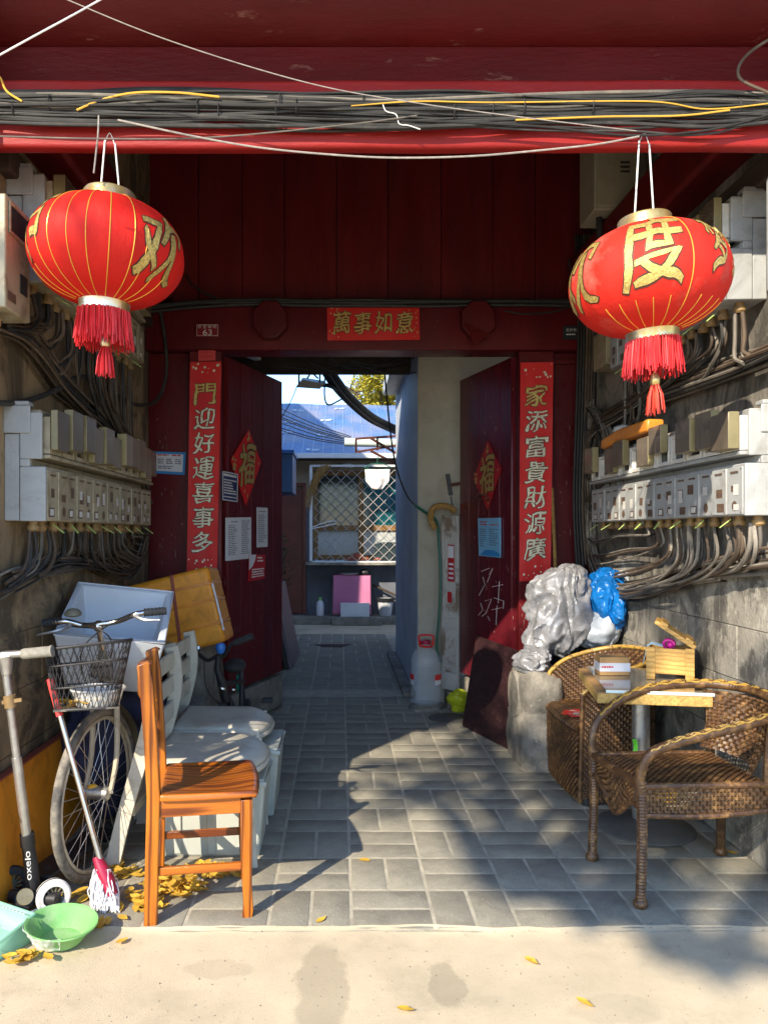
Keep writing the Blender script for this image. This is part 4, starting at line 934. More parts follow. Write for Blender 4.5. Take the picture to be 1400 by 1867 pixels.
def paper(name, label, pts, p0, n, rows, mt, seed, cols=1):
    t, fn = plate(name, label, 'notice', pts, p0, n, mt, 0.001, 0.003)
    m = MB()
    for c in range(cols):
        u0, u1 = 0.1 + 0.5 * c, (0.47 if cols > 1 else 0.9) + 0.47 * c
        bars(m, fn(), rows, u0, u1, 0.1, 0.82 if c == 0 else 0.92, seed + c, h=0.35, minw=0.6)
    bars(m, fn(), 1, 0.2, 0.44 if cols > 1 else 0.8, 0.87, 0.91, seed + 9, minw=1)
    tag(m.build('printed_lines', M['ink'], t), kind='stuff'); return t, fn
paper('paper_notice', 'wide two column white notice pasted on the left door leaf', [(410, 944), (457, 943), (457, 1018), (410, 1023)], pl0, nl, 17, M['white_paper'], 1, 2)
paper('paper_notice', 'narrow white notice pasted higher on the left door leaf', [(467, 925), (487, 926), (487, 997), (467, 998)], pl0, nl, 15, M['white_paper'], 7)
t, fn = plate('crimson_flyer', 'crimson and white flyer under the white notices', 'notice', [(453, 1011), (483, 1011), (482, 1055), (451, 1061)], pl0, nl, M['paper_dull'], 0.001, 0.003)
quick('white_corner', lambda m: m.add([fn(lift=0.001)(u, v) for u, v in ((0.02, 0.99), (0.42, 0.99), (0.36, 0.75), (0.22, 0.55), (0.02, 0.42))], [(0, 1, 2, 3, 4)]), M['white_paper'], t)
m = MB(); bars(m, fn(lift=0.002), 2, 0.5, 0.95, 0.66, 0.9, 3); bars(m, fn(lift=0.002), 4, 0.2, 0.95, 0.08, 0.45, 5, minw=0.9); tag(m.build('printed_lines', M['ink_white'], t), kind='stuff')
t, fn = plate('blue_calendar_sheet', 'pale blue printed sheet on the glossy right door leaf', 'notice', [(873, 945), (914, 944), (914, 1017), (875, 1013)], pr0, nr, M['blue_paper'], 0.006, 0.003)
m = MB(); bars(m, fn(), 2, 0.1, 0.42, 0.78, 0.92, 3, minw=1); bars(m, fn(), 1, 0.55, 0.9, 0.78, 0.84, 4, minw=1); tag(m.build('red_heading', M['ink_red'], t), kind='stuff')
m = MB(); bars(m, fn(), 9, 0.08, 0.42, 0.22, 0.72, 5, h=0.35); bars(m, fn(), 8, 0.52, 0.95, 0.26, 0.72, 6, h=0.35); tag(m.build('printed_lines', M['ink'], t), kind='stuff')
m = MB(); f = fn(lift=0.001); m.add([f(u, 0.02 + 0.16 * sqrt(max(0, 1 - ((u - 0.55) / 0.5) ** 2)) * (1 if s else 0)) for u, s in [(0.05, 0), (0.3, 1), (0.45, 1), (0.6, 1), (0.75, 1), (0.98, 1), (0.98, 0)]], [tuple(range(7))]); m.build('blue_arc', M['blue_edge'], t)

# ------------------------------------------------------------------ lanterns
def lantern(label, c, Rx, Rz, tilt, ribs, chars, emblem=False, gap=0.0, cloth='lantern'):
    c = V(c)
    t = thing('red_lantern', label, 'lantern', c - V((0, 0, Rz + 0.2)), group='red festival lanterns hung from the eave beam')
    T = Matrix.Rotation(tilt, 3, 'Y')
    def prof(v):                                   # v 0 bottom .. 1 top
        a = pi * (v - 0.5); a *= 0.85
        r = abs(cos(a)) ** 0.82; z = sin(a) / sin(pi * 0.425)
        return r, z
    def S(th, v, l=0.0):
        r, z = prof(v); sc_ = 1 - 0.010 * (0.5 - 0.5 * cos(20 * th)) * r + 0.006 * mnoise.noise(V((cos(th) * 2.4, sin(th) * 2.4, v * 3 + c.x)))
        p = V(((Rx * r * sc_ + l) * cos(th), (Rx * r * sc_ + l) * sin(th), Rz * z + l * 0.5 * z))
        return T @ p + c
    quick('cloth_body', lambda m: m.grid(lambda u, v: S(2 * pi * u, v), 120, 36, cu=True), M[cloth], t, angle=180)
    for th, v0, v1 in ribs:
        quick('gold_rib', lambda m: m.tube([S(th, v0 + (v1 - v0) * i / 24, 0.0008) for i in range(25)], 0.0016, 5), M['gold_line'], t)
    r0 = prof(0)[0] * Rx
    quick('top_ring', lambda m: m.lathe([(r0 * 0.5, Rz + 0.035), (r0 + 0.004, Rz + 0.036), (r0 + 0.008, Rz + 0.03), (r0 + 0.008, Rz + 0.002), (r0 + 0.012, Rz - 0.006), (r0 * 0.5, Rz - 0.004)], 40, c, T), M['brass'], t)
    quick('bottom_ring', lambda m: m.lathe([(r0 + 0.012, -Rz + 0.01), (r0 + 0.006, -Rz - 0.002), (r0 + 0.006, -Rz - 0.028), (r0, -Rz - 0.03)], 40, c, T), M['brass'], t)
    rd = random.Random(hash(label) % 99)
    fr = MB(); b0 = c + T @ V((0, 0, -Rz - 0.026))
    for k in range(210):
        a = 2 * pi * k / 210 + rd.uniform(-0.02, 0.02); ro = r0 + 0.003 + rd.uniform(-0.004, 0.006); L_ = 0.115 + rd.uniform(-0.02, 0.014)
        p = b0 + T @ V((ro * cos(a), ro * sin(a), 0)); d = V((cos(a), sin(a), 0)) * rd.uniform(-0.002, 0.014)
        fr.tube([p, p + d * 0.5 + V((rd.uniform(-0.003, 0.003), 0, -L_ * 0.5)), p + d + V((rd.uniform(-0.004, 0.004), 0, -L_))], 0.0021, 4, cap=False)
    fr.build('fringe', M['fringe'], t)
    ts = MB(); b1 = b0 + V((0.006, -0.004, -0.10 - gap))
    for k in range(44):
        a = rd.uniform(0, 2 * pi); ro = 0.017 * sqrt(rd.random()); L_ = 0.095 + rd.uniform(-0.015, 0.01)
        p = b1 + V((ro * 0.7 * cos(a), ro * 0.7 * sin(a), -0.02)); ts.tube([p, p + V((ro * 0.8 * cos(a), ro * 0.8 * sin(a), -L_ * 0.4)), p + V((ro * cos(a) * 1.2, ro * sin(a) * 1.2, -L_))], 0.0022, 4, cap=False)
    ts.build('tassel', M['fringe_orange'] if gap else M['fringe'], t)
    quick('tassel_bead', lambda m: m.lathe([(0.001, 0.03), (0.006, 0.02), (0.012, 0.012), (0.017, -0.002), (0.016, -0.016), (0.012, -0.022)], 14, b1), M['brass'], t)
    quick('tassel_cord', lambda m: m.tube([b1 + V((0, 0, 0.02)), b0 + V((0, 0, 0.04))], 0.002, 5), M['fringe'], t)
    hk = c + T @ V((0, 0, Rz + 0.03)) + V((0.0, 0, 0))
    for s in (-1, 1):
        quick('hanging_wire', lambda m: m.tube([hk + T @ V((s * r0 * 0.42, 0, 0)), V((hk.x + s * 0.017, c.y, 2.625 + (0.012 if s < 0 else 0)))], 0.003, 6), M['wire'], t)
    quick('hook', lambda m: m.tube(spline([(hk.x - 0.017, c.y, 2.63), (hk.x, c.y - 0.003, 2.66), (hk.x + 0.017, c.y, 2.62)]), 0.0015, 5), M['wire'], t)
    for th0, dth, v0, v1, ch, sd in chars:
        f = lambda u, v, l: S(th0 + dth * u, v0 + (v1 - v0) * v, l)
        m = MB(); put_text(m, ch, lambda u, v: f(u, v, 0.0012), off=0.026, brush=0.16, seed=sd); m.build('character_edge', M['dark_ink'], t)
        m = MB(); put_text(m, ch, lambda u, v: f(u, v, 0.0022), off=0.004, brush=0.16, seed=sd); m.build('character', M['gold'], t)
    if emblem:
        th0, v0 = emblem
        em = MB(); f = lambda u, v, l=0.0025: S(th0 + u, v0 + v, l)
        for (a, b, u0, u1, w) in ((0.0, 0.03, -0.13, 0.13, 0.9), (0.04, 0.075, -0.16, 0.16, 1.0), (0.085, 0.10, -0.11, 0.11, 0.8), (0.105, 0.125, -0.13, 0.13, 0.7), (0.13, 0.145, -0.09, 0.09, 0.7)):
            em.add([f(u0, a), f(u1, a), f(u1 * w, b), f(u0 * w, b)], [(0, 1, 2, 3)])
        for k in range(5): em.add([f(-0.11 + 0.05 * k, -0.02), f(-0.09 + 0.05 * k, -0.02), f(-0.09 + 0.05 * k, -0.005), f(-0.11 + 0.05 * k, -0.005)], [(0, 1, 2, 3)])
        for k in range(3):
            em.tube([f(0.22 * cos(0.6 * i + k) - 0.15 + 0.02 * i, 0.2 + 0.02 * i + 0.02 * k) for i in range(8)], 0.003, 4)
        em.build('gate_tower_print', M['gold'], t)
    return t
# angles: -90 deg faces the lane; positive turns towards the right-hand side
d2 = lambda a: radians(-90 + a)
lc = P(195, 462, 2.60); rc = P(1182, 512, 2.60)
lantern('red lantern with plain gold ribbed front, hung beside the left meters', lc, 0.258, 0.170, radians(3), [(d2(a), 0.02, 0.98) for a in (-27, -11, 3, 19, 36)] + [(d2(a), 0.02, 0.55) for a in (-40, 46)] + [(d2(a), 0.02, 0.3) for a in (-55, -68, 60, 72)],
        [(d2(-74), radians(42), 0.34, 0.86, '节', 2), (d2(40), radians(44), 0.22, 0.70, '欢', 5)])
lantern('red lantern with large gold 度 on its front, hung beside the armchair', rc, 0.260, 0.176, radians(-4), [(d2(8), 0.02, 0.98)] + [(d2(a), 0.02, 0.25) for a in (-62, -48, -34, -20, -6, 22, 36, 50, 64)],
        [(d2(-40), radians(44), 0.32, 0.86, '度', 4), (d2(24), radians(24), 0.40, 0.86, '梦', 8), (d2(-106), radians(44), 0.30, 0.80, '欢', 5)], emblem=(d2(58), 0.42), gap=0.03, cloth='lantern_faded')

# ------------------------------------------------------------------ meter banks
rg = random.Random(21)
def meter_bank(sx, xw, y0, y1, zb, zt, label, ncov, nbrk, covers, warm, depth=0.15):
    """sx: +1 when the bank grows towards +x from the wall face xw"""
    t = thing('meter_cabinet', label, 'meter box', (xw + sx * depth / 2, (y0 + y1) / 2, zb))
    X = lambda d: xw + sx * d
    hm = M['meter_warm'] if warm else M['meter']
    zm = zb + (zt - zb) * 0.49
    quick('housing', lambda m: (m.bb(X(0.001), X(depth - 0.02), y0 + 0.012, y1, zm + 0.03, zt), m.bb(X(0.001), X(depth - 0.055), y0 + 0.012, y1, zm, zm + 0.029), m.bb(X(0.001), X(depth), y0 + 0.012, y1, zb, zm - 0.001)), hm, t, bevel=0.004)
    quick('ledge', lambda m: m.bb(X(depth - 0.05), X(depth + 0.012), y0 + 0.02, y1 + 0.01, zm + 0.03, zm + 0.045), hm, t, bevel=0.003)
    ec = quick('end_cap', lambda m: (m.bb(X(0.0), X(0.055), y0, y0 + 0.0115, zb, zt - 0.09), m.bb(X(0.058), X(depth + 0.004), y0 - 0.004, y0 + 0.0115, zb - 0.002, zm - 0.002), m.bb(X(0.058), X(depth - 0.01), y0 - 0.004, y0 + 0.0115, zm + 0.026, zt - 0.012), m.bb(X(0.0), X(0.10), y0 - 0.012, y0 - 0.0042, zt - 0.09, zt + 0.012), m.bb(X(0.058), X(depth - 0.055), y0 - 0.004, y0 + 0.0115, zm - 0.002, zm + 0.026)), M['meter'], t, bevel=0.004)
    quick('end_lug', lambda m: m.bb(X(0.012), X(0.09), y0 - 0.004, y0 + 0.05, zt + 0.0125, zt + 0.03), M['meter'], t, bevel=0.004)
    L_ = y1 - y0 - 0.03; pc = L_ / ncov
    zc0, zc1 = zm + 0.048, zt - 0.005
    for k in range(ncov):
        ya = y0 + 0.02 + k * pc; yb = ya + pc * 0.86; st = covers[k % len(covers)]
        if st is None: continue
        lift, bare = st
        hh = zc1 - zc0
        fr = quick('window_frame', lambda m: (m.bb(X(depth - 0.02), X(depth + 0.012), ya, ya + 0.012, zc0, zc1 - 0.02), m.bb(X(depth - 0.02), X(depth + 0.012), yb - 0.012, yb, zc0, zc1 - 0.02), m.bb(X(depth - 0.019), X(depth + 0.0115), ya + 0.012, yb - 0.012, zc0, zc0 + 0.018), m.bb(X(depth - 0.019), X(depth + 0.0115), ya + 0.012, yb - 0.012, zc1 - 0.038, zc1 - 0.02)), M['label_white'] if not warm else hm, t, bevel=0.002)
        quick('window_glass', lambda m: m.bb(X(depth - 0.02), X(depth - 0.008), ya + 0.012, yb - 0.012, zc0 + 0.018, zc1 - 0.038), M['lcd'], fr)
        if not bare:
            z0_ = zc0 + hh * (0.04 + lift); z1_ = zc1 + hh * lift * 0.9
            def cov(m):
                m.bb(X(depth + 0.014), X(depth + 0.05 + rg.uniform(-0.012, 0.012)), ya - 0.003, yb + 0.002, z0_ + rg.uniform(-0.008, 0.008), z1_ + rg.uniform(-0.012, 0.012)); m.mi[2] = 1; m.mi[0] = 1
            quick('sliding_cover', cov, [M['smoky'], M['cover_side']], t, bevel=0.004)
    pb = L_ / nbrk
    for k in range(nbrk):
        ya = y0 + 0.018 + k * pb; yb = ya + pb * 0.985
        d = depth + 0.004 + (0.004 if k % 2 else 0)
        bc = quick('breaker_cover', lambda m: m.bb(X(depth - 0.01), X(d), ya, yb, zb + 0.004, zm - 0.012), hm, t, bevel=0.0025)
        w = pb
        e = d + 0.0006
        def tagq(m, u0, u1, v0, v1, lift=0.0):
            zz = zm - 0.016 - zb; m.add([(X(e + lift), ya + w * u0, zb + zz * v0), (X(e + lift), ya + w * u1, zb + zz * v0), (X(e + lift), ya + w * u1, zb + zz * v1), (X(e + lift), ya + w * u0, zb + zz * v1)], [(0, 1, 2, 3)])
        m1 = MB(); j_ = rg.uniform(-0.1, 0.1); tagq(m1, 0.3 + j_, 0.3 + j_ + rg.uniform(0.25, 0.5), 0.46 + j_, 0.5 + j_ + rg.uniform(0.08, 0.22))
        if rg.random() < 0.5: tagq(m1, 0.12, 0.62, 0.08, 0.27)
        else:
            zz = zm - 0.016 - zb; m1.add([(X(e), ya + w * 0.5 + 0.02 * cos(a), zb + zz * 0.2 + 0.02 * sin(a)) for a in [2 * pi * i / 10 for i in range(10)]], [tuple(range(10))])
        tag(m1.build('dark_sticker', M['label_dark'], bc), kind='stuff')
        m2 = MB()
        if rg.random() < 0.6: tagq(m2, 0.2, 0.55, 0.11, 0.24, 0.001)
        if rg.random() < 0.55:
            a, b = rg.uniform(0.1, 0.4), rg.uniform(0.34, 0.5); tagq(m2, a, a + 0.35, b, b + rg.uniform(0.12, 0.3), 0.0012)
        if m2.f: tag(m2.build('paper_label', M['label_white'], bc), kind='stuff')
        for zz_ in (zb + 0.012, zm - 0.02):
            quick('screw', lambda m: m.lathe([(0.0035, 0), (0.0035, 0.0015), (0.0001, 0.0022)], 8, (X(d), ya + w * 0.08, zz_), Matrix.Rotation(sx * pi / 2, 3, 'Y')), M['steel'], bc)
        quick('pull_slot', lambda m: m.bb(X(d - 0.002), X(d + 0.003), ya + w * 0.25, yb - w * 0.25, zm - 0.034, zm - 0.027), M['label_dark'], bc)
    ng = int(nbrk * 1.1)
    for k in range(ng):
        y = y0 + 0.05 + (y1 - y0 - 0.08) * k / (ng - 1)
        g = quick('cable_gland', lambda m: m.lathe([(0.017, 0), (0.017, -0.018), (0.023, -0.018), (0.023, -0.032), (0.015, -0.04)], 10, (X(0.085 + rg.uniform(-0.01, 0.01)), y, zb)), M['gland'], t)
        if k % 2:
            quick('plastic_seal', lambda m: m.bar((X(0.125), y, zb - 0.012), (X(0.165 + rg.uniform(-0.01, 0.02)), y + rg.uniform(-0.03, 0.03), zb - 0.045), 0.008, 0.003), M['seal'], g)
    return t
cl = [(0, 0)] * 20
meter_bank(1, XL, 2.835, 4.42, 1.352, 1.765, 'yellowed meter cabinet on the brown wall, lower of two beside the gate', 11, 15, [(0.02, 0), (0.16, 0), (0.2, 0), (0.04, 0), (0.1, 0), (0.05, 0), (0.14, 0), (0.24, 0), (0.2, 0), (0.03, 0), (0.1, 0)], True)
meter_bank(1, XL, 2.86, 4.25, 2.245, 2.655, 'grey meter cabinet high on the brown wall behind the lantern', 9, 12, cl, True)
meter_bank(-1, XR, 2.80, 4.52, 1.372, 1.765, 'grey meter cabinet with raised covers on the stone wall above the table', 11, 15, [(0, 0), (0.16, 0), (0.2, 0), (0, 1), (0.32, 0), (0.1, 0), (0, 1), (0.22, 0), (0.12, 0), (0, 1), (0.26, 0)], False)
meter_bank(-1, XR, 2.93, 4.20, 2.20, 2.60, 'grey meter cabinet high on the stone wall behind the lantern', 9, 12, cl, False)
# single boxes
sb = thing('single_meter_box', 'single beige meter box with one window at the picture edge', 'meter box', (-1.16, 2.59, 2.04))
quick('case', lambda m: m.bb(XL + 0.001, -1.085, 2.49, 2.69, 2.04, 2.41), M['meter_warm'], sb, bevel=0.005)
fw = quick('window_frame', lambda m: (m.bb(-1.084, -1.078, 2.51, 2.675, 2.29, 2.30), m.bb(-1.084, -1.078, 2.51, 2.675, 2.385, 2.395), m.bb(-1.084, -1.078, 2.51, 2.52, 2.30, 2.385), m.bb(-1.084, -1.078, 2.665, 2.675, 2.30, 2.385)), M['meter_warm'], sb, bevel=0.002)
quick('window_glass', lambda m: m.bb(-1.0835, -1.0805, 2.52, 2.665, 2.30, 2.385), M['lcd'], fw)
quick('small_window', lambda m: m.bb(-1.084, -1.081, 2.60, 2.655, 2.12, 2.185), M['lcd'], sb)
quick('dark_label', lambda m: m.bb(-1.084, -1.082, 2.505, 2.565, 2.07, 2.10), M['label_dark'], sb)
quick('cable_gland', lambda m: m.lathe([(0.026, 0), (0.026, -0.025), (0.032, -0.025), (0.03, -0.05)], 12, (-1.15, 2.53, 2.04)), M['gland'], sb)
sb = thing('rounded_meter_box', 'white rounded box cut off by the picture edge near the lantern', 'meter box', (1.57, 2.66, 2.15))
quick('case', lambda m: m.bb(1.50, XR - 0.001, 2.62, 2.72, 2.14, 2.57), M['meter'], sb, bevel=0.02)
quick('cover_seam', lambda m: m.bb(1.505, XR - 0.004, 2.615, 2.6195, 2.16, 2.55), M['meter'], sb, bevel=0.003)
sb = thing('junction_box', 'beige steel junction box high up beside the header boards', 'box', (1.5, 4.3, 3.07))
quick('case', lambda m: m.bb(1.39, XR - 0.001, 4.2, 4.46, 3.08, 3.75), M['beige_metal'], sb, bevel=0.006)
quick('door_panel', lambda m: m.bb(1.41, 1.62, 4.192, 4.1995, 3.10, 3.73), M['beige_metal'], sb, bevel=0.004)
quick('vent_slots', lambda m: [m.bb(1.53, 1.58, 4.189, 4.1915, 3.28 + 0.025 * k, 3.29 + 0.025 * k) for k in range(3)], M['black'], sb)
sb = thing('small_junction_box', 'small beige box with red print below the lantern fringe', 'box', (1.56, 4.45, 2.26))
quick('case', lambda m: m.bb(1.51, XR - 0.001, 4.36, 4.58, 2.27, 2.48), M['meter_warm'], sb, bevel=0.004)
quick('red_print', lambda m: [m.bb(1.535 + 0.012 * k, 1.543 + 0.012 * k, 4.3585, 4.3595, 2.39, 2.405) for k in range(7)], M['ink_red'], sb)
quick('small_window', lambda m: m.bb(1.54, 1.565, 4.3565, 4.3595, 2.33, 2.355), M['lcd'], sb)

# ------------------------------------------------------------------ cables
rc_ = random.Random(5)
def cable(m, pts, r, n=6, k=8): m.tube(spline(pts, k), r, n)
bun = thing('eave_cable_bundle', 'thick bundle of black cables strung across the red beam', 'cable bundle', (0.2, 2.52, 2.7))
def run(ys, r, Y=2.575, mt='cable', x0=-40, x1=1440, jit=6, name='cable'):
    """ys: height in the picture at even steps"""
    n = len(ys); pts = []
    for i, y in enumerate(ys):
        x = x0 + (x1 - x0) * i / (n - 1); pts.append(P(x, y + rc_.uniform(-jit, jit) * 0.4, Y + rc_.uniform(-0.006, 0.006)))
    quick(name, lambda m: cable(m, pts, r, 8), M[mt], bun)
run([168, 170, 163, 168, 172, 176, 178, 176, 172, 172, 168], 0.011, 2.587)
run([188, 180, 172, 170, 176, 180, 184, 184, 182, 182, 178], 0.012, 2.586)
run([180, 176, 182, 190, 192, 190, 188, 196, 198, 196, 190], 0.015, 2.583)
run([196, 190, 180, 178, 186, 190, 198, 204, 200, 196, 186], 0.016, 2.582)
run([205, 198, 196, 192, 200, 206, 204, 206, 208, 204, 196], 0.014, 2.580)
for k in range(26):
    b = 172 + 1.9 * k; s = rc_.uniform(-12, 12); sag = rc_.uniform(-8, 18)
    run([b - s + sag * sin(pi * i / 10) + 16 * mnoise.noise(V((i * 0.5, k * 3.1, 0))) for i in range(11)], rc_.choice([0.003, 0.004, 0.004, 0.005, 0.0065]), 2.572 + rc_.uniform(-0.012, 0.012), rc_.choice(['cable', 'cable', 'cable', 'cable', 'cable', 'cable_dust']))
run([205, 206, 206, 212, 224, 230, 232, 236, 240, 244, 196], 0.004, 2.565)
run([200, 204, 210, 214, 216, 218, 222, 232, 246, 236, 196], 0.004, 2.56)
quick('yellow_cable', lambda m: cable(m, [P(-20, 120, 2.555), P(0, 140, 2.555), P(12, 165, 2.555), P(40, 184, 2.555)], 0.0036), M['cable_yellow'], bun)
quick('yellow_cable', lambda m: cable(m, [P(140, 200, 2.555), P(180, 183, 2.555), P(240, 169, 2.555), P(320, 168, 2.555), P(400, 176, 2.555)], 0.0036), M['cable_yellow'], bun)
quick('yellow_cable', lambda m: cable(m, [P(640, 192, 2.555), P(760, 184, 2.555), P(900, 186, 2.555), P(1180, 184, 2.555), P(1290, 198, 2.555), P(1420, 186, 2.555)], 0.0024), M['cable_yellow'], bun)
quick('yellow_cable', lambda m: cable(m, [P(940, 218, 2.555), P(1100, 212, 2.555), P(1240, 210, 2.555), P(1330, 200, 2.555)], 0.003), M['cable_yellow'], bun)
for k in range(14):
    x = rc_.uniform(20, 1380); y = rc_.uniform(185, 205)
    quick('cable_tie', lambda m: m.tube([P(x, y, 2.575) + V((0, 0.022 * cos(a), 0.028 * sin(a))) for a in [2 * pi * i / 14 for i in range(14)]], 0.0025, 4, closed=True), M['black'], bun)
quick('loose_wire', lambda m: cable(m, [P(698, 190, 2.555), P(704, 202, 2.555), P(722, 208, 2.555), P(728, 225, 2.555), P(745, 228, 2.555), P(766, 235, 2.555)], 0.0018, 5), M['wire'], bun)
tag(quick('slack_twine', lambda m: cable(m, [P(215, 218, 2.46), P(350, 247, 2.44), P(470, 268, 2.43), P(600, 281, 2.43), P(720, 287, 2.43), P(860, 284, 2.43), P(1000, 272, 2.44), P(1090, 262, 2.45), P(1165, 248, 2.47)], 0.0030, 6), M['twine']), 'slack grey twine sagging below the beam between the two lanterns', 'twine')
tag(quick('thin_wire', lambda m: cable(m, [P(55, -30, 2.3), P(300, 70, 2.36), P(560, 150, 2.42), P(760, 187, 2.44), P(960, 214, 2.45), P(1160, 238, 2.47)], 0.0017, 6), M['twine']), 'thin pale wire running diagonally down across the red beam', 'wire')
tag(quick('white_cord', lambda m: cable(m, [P(-20, 110, 2.0), P(60, 66, 2.0), P(130, 28, 2.0), P(205, -14, 2.0)], 0.0024, 6), M['wire']), 'white cord crossing the upper picture corner', 'cord')
tag(quick('hanging_wire_end', lambda m: cable(m, [P(180, 210, 2.49), P(179, 240, 2.48), P(176, 270, 2.48), P(171, 315, 2.48)], 0.0028, 6), M['twine']), 'short loose wire end dangling beside the lantern with ribs', 'wire')
tag(quick('dark_wire', lambda m: cable(m, [P(1420, 60, 2.55), P(1370, 92, 2.55), P(1347, 120, 2.55), P(1352, 145, 2.55), P(1400, 168, 2.54)], 0.005, 6), M['cable_brown']), 'dark cord curling over the fascia board near the picture corner', 'cord')
tag(quick('grey_line', lambda m: cable(m, [P(-20, 247, 2.46), P(180, 252, 2.46), P(380, 250, 2.46), P(620, 228, 2.47), P(760, 210, 2.48)], 0.0024, 6), M['cable_dust']), 'thin grey line strung low across the sunlit beam face', 'wire')

# gate top cables above the lintel
lb = thing('lintel_cable_run', 'dark cables laid along the top of the lintel', 'cable bundle', (0.2, 4.84, 2.78))
for k in range(9):
    pts = []
    for i in range(9):
        x = 250 + (1095 - 250) * i / 8
        y = 556 - 3 * (k % 4) + 4 * mnoise.noise(V((i * 0.7, k, 0))) + (14 * (1 - i / 1.2) if i < 1.2 else 0)
        pts.append(P(x, y, 4.83 + 0.012 * (k % 3)))
    quick('cable', lambda m: cable(m, pts, rc_.choice([0.008, 0.011, 0.014]), 6, 5), M['cable'], lb)
quick('cable', lambda m: cable(m, [P(340, 500, 4.9), P(352, 520, 4.85), P(400, 545, 4.83), P(470, 552, 4.83)], 0.007, 6), M['cable'], lb)
quick('cable', lambda m: cable(m, [P(1036, 470, 4.85), P(1045, 540, 4.83), P(1020, 565, 4.82), P(960, 572, 4.82), P(920, 566, 4.82)], 0.006, 6), M['cable'], lb)

def drops(label, sx, xw, y0, y1, zb, fn_bundle, n, nb, mts, per=2, depth=0.085, rmin=0.0038, rmax=0.0092):
    """cables that leave the glands and join a bundle following fn_bundle(t)->(y, z)"""
    t = thing('wall_cable_bundle', label, 'cable bundle', (xw + sx * 0.05, (y0 + y1) / 2, zb - 0.3))
    X = lambda d: xw + sx * d
    for k in range(n):
        y = y0 + 0.05 + (y1 - y0 - 0.08) * k / (n - 1)
        for q in range(per):
            tt = (y - y0) / (y1 - y0)
            by, bz = fn_bundle(min(1, max(0, tt + 0.10)))
            b2 = fn_bundle(min(1, max(0, tt + 0.22))); 
            d0 = depth + rc_.uniform(-0.015, 0.015); d1 = 0.03 + rc_.uniform(0, 0.05)
            yy = y + rc_.uniform(-0.012, 0.012); oz = rc_.uniform(-0.03, 0.03)
            pts = [(X(d0), yy, zb - 0.03), (X(d0 + rc_.uniform(-0.01, 0.015)), yy + rc_.uniform(-0.02, 0.02), zb - 0.03 - (zb - bz) * 0.45), (X(d1 + 0.02), yy * 0.6 + by * 0.4, bz + (zb - bz) * 0.16 + oz), (X(d1), by, bz + oz), (X(d1), b2[0], b2[1] + oz * 0.7)]
            quick('cable', lambda m: cable(m, pts, rc_.uniform(rmin, rmax), 6, 5), M[rc_.choice(mts)], t)
    for k in range(nb):
        oz = (k / max(1, nb - 1) - 0.5) * 0.09; d = 0.02 + 0.022 * (k % 3) + rc_.uniform(0, 0.008)
        t0 = rc_.choice([0, 0, 0, 0.15, 0.3]); pts = []
        for i in range(13):
            s = t0 + (1 - t0) * i / 12; y, z = fn_bundle(s)
            pts.append((X(d + 0.012 * mnoise.noise(V((s * 5, k, 1)))), y, z + oz * (0.5 + 0.7 * abs(sin(s * 6 + k * 0.4))) + 0.02 * mnoise.noise(V((s * 6, k * 2.3, 4)))))
        quick('cable', lambda m: cable(m, pts, rc_.uniform(rmin, rmax), 6, 4), M[rc_.choice(mts)], t)
    return t
def poly_fn(pts):
    sp = spline([V((y, z, 0)) for y, z in pts], 12)
    def f(t):
        x = t * (len(sp) - 1); i = min(int(x), len(sp) - 2); p = sp[i].lerp(sp[i + 1], x - i); return p.x, p.y
    return f
drops('dusty looped cables under the grey meter cabinet on the stone wall', -1, XR, 2.80, 4.52, 1.372, poly_fn([(2.55, 1.22), (3.1, 1.17), (3.6, 1.10), (4.1, 1.00), (4.5, 0.99), (4.78, 1.14), (4.86, 1.4), (4.86, 1.9), (4.86, 2.1)]), 16, 22, ['cable_dust', 'cable_dust', 'cable_brown', 'cable'], per=3)
drops('sooty brown cables looping under the yellowed lower meter cabinet', 1, XL, 2.835, 4.42, 1.352, poly_fn([(2.5, 1.06), (2.8, 1.13), (3.2, 1.18), (3.7, 1.16), (4.2, 1.10), (4.5, 1.14), (4.7, 1.3)]), 16, 12, ['cable_brown', 'cable_brown', 'cable', 'cable_dust'], per=3)
drops('black cables fanning down from the high meter cabinet on the stone wall', -1, XR, 2.93, 4.20, 2.20, poly_fn([(2.55, 1.98), (3.0, 1.98), (3.6, 1.99), (4.1, 2.0), (4.5, 1.99), (4.75, 1.95), (4.86, 1.7), (4.88, 1.5)]), 12, 16, ['cable', 'cable_dust', 'cable_brown'], per=3)
drops('brown cables fanning down from the high meter cabinet on the brown wall', 1, XL, 2.86, 4.25, 2.245, poly_fn([(2.45, 1.98), (2.7, 2.05), (2.95, 2.05), (3.3, 1.94), (3.8, 1.87), (4.3, 1.80), (4.6, 1.72), (4.72, 1.5)]), 12, 16, ['cable_brown', 'cable_brown', 'cable'], per=4)
wl = thing('slack_wall_cable', 'single slack black cable drooping between brown wall and red side panel', 'cable', (-1.15, 4.0, 1.8))
quick('cable', lambda m: cable(m, [P(-10, 735, 2.72), P(40, 733, 2.9), P(100, 712, 3.2), P(150, 686, 3.5), P(200, 712, 3.9), P(250, 738, 4.5), P(285, 730, 4.8), P(302, 690, 4.86), P(303, 640, 4.86), P(295, 580, 4.86), P(285, 556, 4.84)], 0.011, 8), M['cable'], wl)
rp = thing('corner_riser_cables', 'dark cables rising in the corner by the right gate panel', 'cable bundle', (1.58, 4.86, 2.0))
for k in range(7):
    x = 1.50 + 0.018 * k
    quick('cable', lambda m: cable(m, [(x, 4.85 + 0.01 * (k % 2), 1.05 + 0.02 * k), (x - 0.02, 4.86, 1.5), (x, 4.87, 2.1), (x + 0.01, 4.86, 2.7), (x - 0.01, 4.86, 3.2)], 0.009, 6), M[rc_.choice(['cable', 'cable_brown'])], rp)
